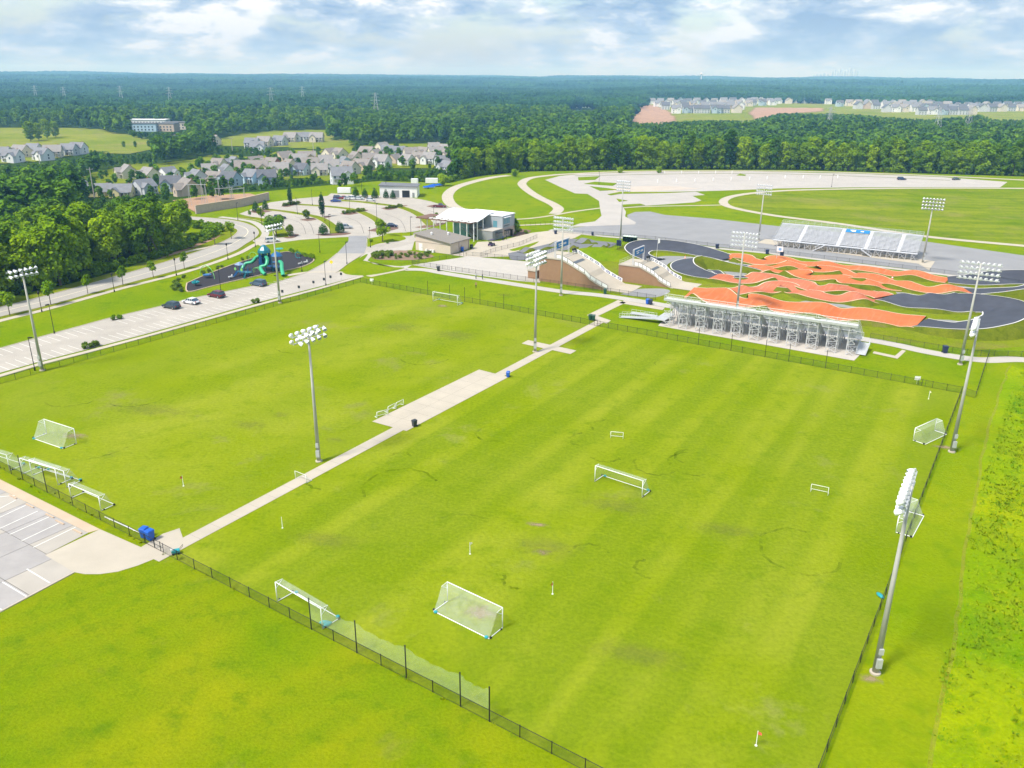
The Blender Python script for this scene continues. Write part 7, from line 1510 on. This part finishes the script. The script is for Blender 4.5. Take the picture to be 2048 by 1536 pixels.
# ================================================================ houses
WALLC = {'white': (.74, .75, .76), 'cream': (.66, .60, .50), 'blue-grey': (.42, .52, .60), 'pale yellow': (.70, .62, .32), 'tan': (.52, .42, .33), 'brick red': (.40, .14, .10), 'light grey': (.52, .54, .56), 'sky blue': (.45, .60, .72)}
ROOFC = {'grey': (.20, .205, .22), 'brown': (.235, .21, .19), 'dark grey': (.12, .125, .14), 'taupe': (.26, .245, .235)}
HM = {}
for k, c in WALLC.items(): HM[k] = paint('siding_' + k.replace(' ', '_'), c, .85, .04, .2)
for k, c in ROOFC.items(): HM['r' + k] = paint('shingle_' + k.replace(' ', '_'), c, .95, .10, .5)
def gable(mb_w, mb_r, x0, x1, y0, y1, z0, zw, pitch, axis, e=.45):
    """walls with gable ends + roof slabs; ridge along axis"""
    if axis == 'x':
        ym = (y0 + y1) / 2; zr = zw + (y1 - y0) / 2 * pitch
        mb_w.add([(x0, y0, z0), (x1, y0, z0), (x1, y1, z0), (x0, y1, z0), (x0, y0, zw), (x1, y0, zw), (x1, y1, zw), (x0, y1, zw), (x0, ym, zr), (x1, ym, zr)], [(0, 1, 5, 4), (2, 3, 7, 6), (1, 2, 6, 9, 5), (3, 0, 4, 8, 7)])
        mb_r.add([(x0 - e, y0 - e, zw - e * pitch), (x1 + e, y0 - e, zw - e * pitch), (x1 + e, ym, zr), (x0 - e, ym, zr), (x1 + e, y1 + e, zw - e * pitch), (x0 - e, y1 + e, zw - e * pitch)] + [(x0 - e, y0 - e, zw - e * pitch + .2), (x1 + e, y0 - e, zw - e * pitch + .2), (x1 + e, ym, zr + .2), (x0 - e, ym, zr + .2), (x1 + e, y1 + e, zw - e * pitch + .2), (x0 - e, y1 + e, zw - e * pitch + .2)],
                 [(6, 7, 8, 9), (9, 8, 10, 11), (0, 1, 7, 6), (4, 5, 11, 10), (1, 2, 8, 7), (2, 4, 10, 8), (3, 0, 6, 9), (5, 3, 9, 11), (3, 2, 1, 0), (5, 4, 2, 3)])
    else:
        a, b = MB(), MB(); gable(a, b, y0, y1, x0, x1, z0, zw, pitch, 'x', e)
        for s_, d_ in ((a, mb_w), (b, mb_r)): d_.add([(q[1], q[0], q[2]) for q in s_.v], [f[::-1] for f in s_.f])
def house_proto(wall, roof, W, Dp, hw, wing, detail=True, seed=0):
    o = thing('house', 'x', 'house'); r = random.Random(seed); w_, rf = MB(), MB(); gable(w_, rf, -W / 2, W / 2, -Dp / 2, Dp / 2, -2.5, hw, .85, 'x'); part(w_, 'wall', HM[wall], o); ro = part(rf, 'roof', HM['r' + roof], o)
    fy = -Dp / 2
    if wing:
        xw = r.choice([-W * .22, W * .22]); w2, r2 = MB(), MB(); gable(w2, r2, xw - W * .24, xw + W * .24, -Dp / 2 - 2.4, -Dp / 2 + 2.0, -2.5, hw, .85, 'y'); part(w2, 'gable_wing', HM[wall], o); part(r2, 'wing_roof', HM['r' + roof], o)
        part(MB().box(xw - .5, xw + .5, -Dp / 2 - 2.48, -Dp / 2 - 2.38, hw - 2.2, hw - .6), 'window', M['glass'], o)
        if detail: part(MB().box(-xw - W * .2, -xw + W * .2, fy - 1.8, fy, 2.5, 2.7), 'porch_roof', HM['r' + roof], o); [part(MB().tube((-xw + q * W * .18, fy - 1.6, -.2), (-xw + q * W * .18, fy - 1.6, 2.5), .12, n=6), 'porch_post', M['wht'], o) for q in (-1, 0, 1)]
    nw = max(2, int(W / 3))
    for z in ([1.0] if hw < 3.8 else [.7, 2.9]):
        for k in range(nw):
            x = -W / 2 + W * (k + .5) / nw
            wd = part(MB().box(x - .5, x + .5, fy - .06, fy + .02, z, z + 1.3), 'window', M['glass'], o)
            if detail: part(MB().box(x - .62, x + .62, fy - .05, fy + .01, z - .12, z), 'sill', M['wht'], wd); part(MB().box(x - .62, x + .62, fy - .05, fy + .01, z + 1.3, z + 1.42), 'lintel', M['wht'], wd)
    if detail:
        for s_ in (-1, 1):
            for z in ([1.0] if hw < 3.8 else [.7, 2.9]): part(MB().box(s_ * W / 2 - .05, s_ * W / 2 + .05, -1.0, .2, z, z + 1.4), 'window', M['glass'], o)
        dr = part(MB().box(-.5 + W * .08, .5 + W * .08, fy - .08, fy + .02, -.2, 2.1), 'door', M['brownwood'], o); part(MB().box(W * .08 + .3, W * .08 + .4, fy - .14, fy - .08, .9, 1.05), 'handle', M['rim'], dr)
        part(MB().box(W * .3, W * .3 + .9, .4, 1.2, hw, hw + Dp * .36 + 1.3), 'chimney', M['block'], ro)
    return o
combos = [('white', 'grey', 12, 10, 4.6, True), ('cream', 'taupe', 13, 11, 4.4, True), ('light grey', 'grey', 12, 10, 4.6, True), ('white', 'taupe', 11, 11, 4.6, True), ('blue-grey', 'dark grey', 11.5, 10, 4.6, True), ('tan', 'brown', 14, 11, 3.0, True), ('pale yellow', 'grey', 14, 11, 3.0, True), ('brick red', 'brown', 12, 10, 4.5, False), ('sky blue', 'grey', 10, 10, 4.6, True), ('cream', 'brown', 12, 11, 4.2, True)]
HP = [house_proto(*c, seed=i) for i, c in enumerate(combos)]
left_h = [(165, 386, 2), (203, 391, 6), (246, 392, 6), (290, 388, 2), (258, 356, 1), (300, 360, 1), (338, 358, 0), (345, 382, 4), (378, 388, 5), (396, 366, 2), (420, 352, 3), (432, 366, 5), (455, 352, 0), (470, 334, 2), (462, 372, 4), (488, 346, 9), (505, 366, 8), (520, 346, 9), (438, 338, 9), (535, 368, 4), (545, 336, 7), (560, 352, 1), (512, 332, 5), (580, 340, 9), (600, 332, 3), (605, 350, 4), (622, 340, 9), (640, 350, 1), (652, 334, 3), (665, 344, 3), (684, 366, 0), (690, 334, 8), (700, 348, 9), (712, 326, 9), (726, 340, 5),
          (740, 328, 9), (752, 318, 9), (765, 334, 3), (775, 310, 2), (790, 326, 5), (800, 312, 8), (815, 330, 3), (822, 316, 9), (838, 326, 9), (848, 312, 5), (860, 328, 3), (872, 316, 1), (884, 332, 2), (896, 318, 9), (868, 305, 3), (892, 308, 1), (765, 304, 1), (735, 312, 5), (680, 318, 9), (660, 316, 9), (895, 345, 2), (615, 322, 5), (570, 322, 5)]
for k, (u, v, i) in enumerate(left_h):
    row = 0 if v > 358 else 1 if v > 338 else 2 if v > 322 else 3; peers = sorted([q[0] for q in left_h if (0 if q[1] > 358 else 1 if q[1] > 338 else 2 if q[1] > 322 else 3) == row and q[2] == i]); nth = peers.index(u)
    od_ = ['first', 'second', 'third', 'fourth', 'fifth', 'sixth', 'seventh', 'eighth', 'ninth', 'tenth'][nth]
    p = GT(u, v); c = combos[i]; p.z = tz(p.x, p.y) + .3
    o = place(HP[i], p, random.choice([.3, -.5, 1.1, -.9, .1]) + random.uniform(-.15, .15), '%s house with %s roof, %s such from the left, %s row, left neighbourhood' % (c[0], c[1], od_, ['front', 'second', 'third', 'back'][row]), random.uniform(.8, .95)); o['group'] = 'houses of the left neighbourhood'
fl_ = [(10, 318), (28, 324), (44, 314), (70, 310), (88, 320), (108, 314), (140, 310), (158, 307), (425, 290), (345, 290), (505, 296), (530, 293), (560, 291), (516, 304), (582, 284), (600, 283), (618, 283), (634, 284)]
for k, (u, v) in enumerate(fl_):
    i = [2, 0, 1][k % 3]; p = GT(u, v); p.z = tz(p.x, p.y) + .3; far_l = u < 200
    o = place(HP[i], p, random.uniform(-.4, .4), '%s house with %s roof, %s, %s from left' % (combos[i][0], combos[i][1], 'foot of the hill meadow' if far_l else 'in the wooded upper row', ['first', 'second', 'third', 'fourth', 'fifth', 'sixth', 'seventh', 'eighth', 'ninth', 'tenth'][k if far_l else k - 8]), 1.0); o['group'] = 'houses near the hill meadow'
fc = [('white', 'grey'), ('light grey', 'dark grey'), ('cream', 'taupe'), ('tan', 'grey'), ('blue-grey', 'dark grey')]
FP = [house_proto(a, b, 11.5, 10, 6.2, i % 2 == 0, False, 50 + i) for i, (a, b) in enumerate(fc)]
nfar = 0
for vr, u0, u1, st_ in ((203, 1292, 1500, 16), (205, 1640, 2060, 17), (208.5, 1302, 1500, 17), (209.5, 1655, 2060, 17.5), (214, 1314, 1498, 17.5), (214.5, 1680, 2060, 18), (220, 1332, 1496, 18.5), (220, 1715, 2060, 19), (227, 1352, 1488, 19), (226, 1770, 2055, 19.5), (200.5, 1650, 2060, 17), (208.5, 1506, 1645, 17), (212, 1506, 1560, 18), (232, 1840, 1960, 20)):
    u = u0
    while u < u1:
        p = GT(u + random.uniform(-2, 2), vr + (u - 1290) * -.004 + random.uniform(-.5, .5)); p.z = tz(p.x, p.y) + .3; i = random.choices(range(5), [3, 3, 3, 2, 2])[0]; c = fc[i]
        o = place(FP[i], p, random.choice([0, 0, .15, -.1, 1.57]) + random.uniform(-.1, .1), '%s two-storey house with %s roof in the dense far subdivision' % c, random.uniform(1.3, 1.5)); o['group'] = 'houses of the far subdivision'; nfar += 1; u += st_ * random.uniform(.9, 1.15)
print('far houses', nfar)
gx_, gy_ = [], []
hp_ = [GT(u, v) for u, v, _ in left_h]
for k in range(900):
    b_ = hp_[k % len(hp_)]; x, y = b_.x + random.uniform(-26, 26), b_.y + random.uniform(-30, 26)
    if min((x - q.x) ** 2 + (y - q.y) ** 2 for q in hp_) > 90 and len(gx_) < 260: gx_.append(x); gy_.append(y)
gx_ = np.array(gx_); gy_ = np.array(gy_); gz_ = TZ(gx_, gy_)
gn_scatter('garden_foliage', 'small garden trees and bushes between the houses', cm_, np.stack([gx_, gy_, gz_ - .8], 1), RNG.random(len(gx_)) * 6.28, .28 + .36 * RNG.random(len(gx_)), RNG.integers(0, 6, len(gx_)), 6)
# apartment block and warehouse far off
def block(name, label, u, v, W, Dp, H, wall, roof, rz, floors):
    p = GT(u, v); o = thing(name, label, 'building', p, rz); part(MB().box(-W / 2, W / 2, -Dp / 2, Dp / 2, -3, H), 'wall', HM[wall], o); part(MB().box(-W / 2 - .5, W / 2 + .5, -Dp / 2 - .5, Dp / 2 + .5, H, H + .6), 'roof', M[roof], o)
    for f in range(floors):
        for k in range(int(W / 4)): x = -W / 2 + 2 + k * 4; part(MB().box(x - .8, x + .8, -Dp / 2 - .08, -Dp / 2 + .02, 1 + f * 3.2, 2.7 + f * 3.2), 'window', M['glass'], o)
for a_ in [('apartment_block', 'pale blue apartment block among trees beyond the hill meadow', 290, 262, 30, 14, 8.5, 'sky blue', 'asph_mid', .1, 2), ('apartment_block', 'brown brick apartment block beside the pale blue one', 330, 262, 30, 14, 8.5, 'tan', 'asph_mid', -.1, 2), ('apartment_block', 'grey roofed apartment block at the right of the group', 356, 258, 28, 14, 8, 'cream', 'asph_mid', .1, 2), ('long_building', 'long white flat-roofed building behind the apartment blocks', 298, 247, 50, 18, 5, 'white', 'whiteroof', .05, 1), ('warehouse', 'white low warehouse in the wood left of the far subdivision', 1168, 214, 70, 40, 9, 'white', 'whiteroof', .2, 1), ('school', 'small white building lost in the distant wood', 1014, 216, 26, 20, 9, 'white', 'whiteroof', 0, 1)]: block(*a_)
# ================================================================ pylons, poles, tower, skyline
def pylon(label, u, v, H):
    p = GT(u, v); o = thing('power_pylon', label, 'pylon', p, .3, 'power line pylons'); mb = MB(); b_ = H * .11; n = 6
    prof = [(b_ * (1 - t) ** 1.2 + .7, H * t) for t in (0, .2, .38, .54, .68, .8, 1.0)]
    for (wa, za), (wb, zb) in zip(prof[:-1], prof[1:]):
        for sx, sy in ((-1, -1), (1, -1), (1, 1), (-1, 1)): mb.tube((sx * wa, sy * wa, za), (sx * wb, sy * wb, zb), .16, n=4); nx_, ny_ = (-sy, sx); mb.tube((sx * wa, sy * wa, za), (nx_ * wb, ny_ * wb, zb), .09, n=3); mb.tube((nx_ * wa, ny_ * wa, za), (sx * wb, sy * wb, zb), .09, n=3)
    part(mb, 'lattice_mast', M['galv'], o)
    for t, w_ in ((.72, 7), (.84, 6), (.95, 5)): part(MB().tube((-w_, 0, H * t), (w_, 0, H * t), .18, n=4).tube((-w_, 0, H * t), (0, 0, H * t + 2.2), .1, n=3).tube((w_, 0, H * t), (0, 0, H * t + 2.2), .1, n=3), 'cross_arm', M['galv'], o)
for k, (u, v, H_, w_) in enumerate([(75, 210, 40, 'at the far left'), (132, 212, 38, 'second from the left'), (245, 214, 42, 'above the apartment blocks'), (343, 220, 42, 'right of the apartment blocks'), (545, 226, 42, 'above the back row houses'), (607, 214, 40, 'above the townhouses'), (753, 242, 40, 'above the dense clump in the middle'), (1655, 270, 32, 'below the subdivision on the left'), (1870, 280, 34, 'below the subdivision in the middle'), (1932, 272, 34, 'below the subdivision on the right')]):
    pylon('lattice power pylon standing in the wood %s' % w_, u, v, H_)
for u, v, H_, lab in [(190, 402, 17, 'tall pale utility pole rising from the wood before the houses'), (83, 345, 14, 'pale utility pole in the wood at the left'), (628, 315, 14, 'utility pole between the house rows'), (466, 312, 15, 'utility pole with cross arm behind the houses')]:
    p = GT(u, v); o = thing('utility_pole', lab, 'utility pole', p, .4, 'utility poles'); part(MB().tube((0, 0, -1), (0, 0, H_), .32, .2, 8), 'pole', M['concrete_w'], o); part(MB().box(-1.6, 1.6, -.08, .08, H_ - 1.0, H_ - .8), 'cross_arm', M['concrete_w'], o)
    for x in (-1.4, 0, 1.4): part(MB().lathe([(.06, 0), (.1, .2), (.04, .35)], (x, 0, H_ - .8), 6), 'insulator', M['galv'], o)
a = 6200; ang = math.atan2(1375 - 1024, F_PX); x, y = a * math.sin(ang), a * math.cos(ang); z = tz(x, y); top_z = 52 + (154 + 2.1 - 147) / F_PX * a
o = thing('water_tower', 'white water tower standing above the far wood on the horizon', 'water tower', (x, y, z)); Hh = top_z - z; part(MB().lathe([(3.5, 0), (2.6, Hh * .25), (2.4, Hh - 13)], n=12), 'stem', M['wht'], o); part(MB().lathe([(2.4, Hh - 14), (8, Hh - 10.5), (9.5, Hh - 6.5), (8.2, Hh - 2.5), (4.5, Hh - .4), (1, Hh)], n=16), 'tank', M['wht'], o)
r_ = random.Random(3); M['tower'] = paint('haze_pale_tower', (.55, .62, .70), .6, .05, .02)  # distance haze put into the towers' pale blue colour
for k, (u, hp) in enumerate([(1585, 3), (1590, 4), (1597, 4), (1603, 5), (1610, 4), (1619, 8), (1624, 11), (1629, 9), (1633, 12), (1637, 8), (1642, 9), (1647, 12), (1652, 14), (1656, 9), (1661, 11), (1665, 9)]):
    a = 10000; ang = math.atan2(u - 1024, F_PX); x, y = a * math.sin(ang), a * math.cos(ang); z = tz(x, y); Hh = 52 + (hp + 3) / F_PX * a - z + 10; w_ = r_.uniform(10, 15)
    o = thing('skyscraper', '%s pale tower from the left in the hazy city skyline' % ['first', 'second', 'third', 'fourth', 'fifth', 'sixth', 'seventh', 'eighth', 'ninth', 'tenth', 'eleventh', 'twelfth', 'thirteenth', 'fourteenth', 'fifteenth', 'sixteenth'][k], 'skyscraper', (x, y, z), .3, 'towers of the far city')
    part(MB().box(-w_, w_, -w_, w_, 0, Hh * .86), 'shaft', M['tower'], o); part(MB().box(-w_ * .7, w_ * .7, -w_ * .7, w_ * .7, Hh * .86, Hh * .96).tube((0, 0, Hh * .96), (0, 0, Hh), w_ * .25, w_ * .05, 6), 'crown_top', M['tower'], o)
# ================================================================ tall grass
def tufts(name, label, poly, n, h0, h1, mat, seed, clump=None, blades=6):
    r = np.random.default_rng(seed); x0, y0 = np.min(poly, 0); x1, y1 = np.max(poly, 0); X = r.uniform(x0, x1, n * 3); Y = r.uniform(y0, y1, n * 3); ok = inside(poly, X, Y)
    if clump: ok &= (wave(X, Y, 9, clump) + .6 * wave(X, Y, 3.5, clump + 1) + r.normal(size=len(X)) * .22) > .12
    X, Y = X[ok][:n], Y[ok][:n]; n = len(X); hh = r.uniform(h0, h1, n); k = blades; A = r.uniform(0, 6.283, (n, k)); lean = r.uniform(.5, 1.5, (n, k)); bw = .06 + .07 * r.random((n, k)); H = hh[:, None] * r.uniform(.6, 1.1, (n, k)); ox = X[:, None] + r.normal(size=(n, k)) * .16; oy = Y[:, None] + r.normal(size=(n, k)) * .16
    ca, sa = np.cos(A), np.sin(A); tri = np.stack([np.stack([ox - sa * bw, oy + ca * bw, np.zeros((n, k))], -1), np.stack([ox + sa * bw, oy - ca * bw, np.zeros((n, k))], -1), np.stack([ox + ca * H * lean, oy + sa * H * lean, H], -1)], 2).reshape(-1, 3)
    m_ = n * k; me = bpy.data.meshes.new(name); me.vertices.add(m_ * 3); me.vertices.foreach_set('co', tri.astype(np.float32).ravel()); me.loops.add(m_ * 3); me.loops.foreach_set('vertex_index', np.arange(m_ * 3, dtype=np.int32)); me.polygons.add(m_); me.polygons.foreach_set('loop_start', np.arange(0, m_ * 3, 3, dtype=np.int32)); me.polygons.foreach_set('loop_total', np.full(m_, 3, dtype=np.int32))
    tn = np.repeat(np.clip(.5 + .5 * wave(X, Y, 14, 31) + r.normal(size=n) * .2, 0, 1), k); me.attributes.new('tint', 'FLOAT', 'FACE').data.foreach_set('value', tn.astype(np.float32)); me.materials.append(mat); me.update(); me.normals_split_custom_set_from_vertices(np.tile((0., 0., 1.), (m_ * 3, 1)).tolist()); o = link(name, me, None, (0, 0, .02)); o['kind'] = 'stuff'; o['label'] = label
mg = leafmat('meadow_blades', (.085, .215, .001), (.290, .345, .002), .0, .03); rg = leafmat('rough_blades', (.115, .205, .001), (.240, .266, .003), .0, .03)
mead = np.array([off(RA, -20, 8.2), off(RA, 0, 7.2), off(RA, 40, 6.2), off(RB, 6, 7.0), off(RB, 12, 7.2), off(RB, 12, 24), off(RB, -30, 45), off(RA, 30, 55), off(RA, -20, 40)])
tufts('tall_grass', 'lush tussocky grass of the meadow right of the fence', mead, 20000, .15, .36, mg, 41, 17); tufts('tall_grass', 'short scattered blades over the meadow right of the fence', mead, 12000, .07, .18, mg, 42)
fence_line = np.array([(p.x, p.y) for p in (K_NL + fn * .35, K_NR + fn * .35, K_NR - fn * .25, K_NL - fn * .25)]); tufts('tall_grass', 'longer grass left standing under the near fence', fence_line, 1500, .15, .4, rg, 44, None, 5)
# ================================================================ haze
hz = MB().box(-14500, 14500, -14500, 14500, -45, 190); me = hz.mesh('haze', None); mt = bpy.data.materials.new('valley_haze'); mt.use_nodes = True; t = mt.node_tree
for n in list(t.nodes): t.nodes.remove(n)
mo = t.nodes.new('ShaderNodeOutputMaterial'); pv = t.nodes.new('ShaderNodeVolumePrincipled'); pv.inputs['Color'].default_value = (.26, .56, 1.0, 1); pv.inputs['Absorption Color'].default_value = (1, 1, 1, 1); pv.inputs['Density'].default_value = 1.6e-4; pv.inputs['Anisotropy'].default_value = 0.0
t.links.new(pv.outputs[0], mo.inputs['Volume']); me.materials.append(mt); o = link('haze', me); o['kind'] = 'stuff'; o['label'] = 'pale blue summer haze over the far woods'
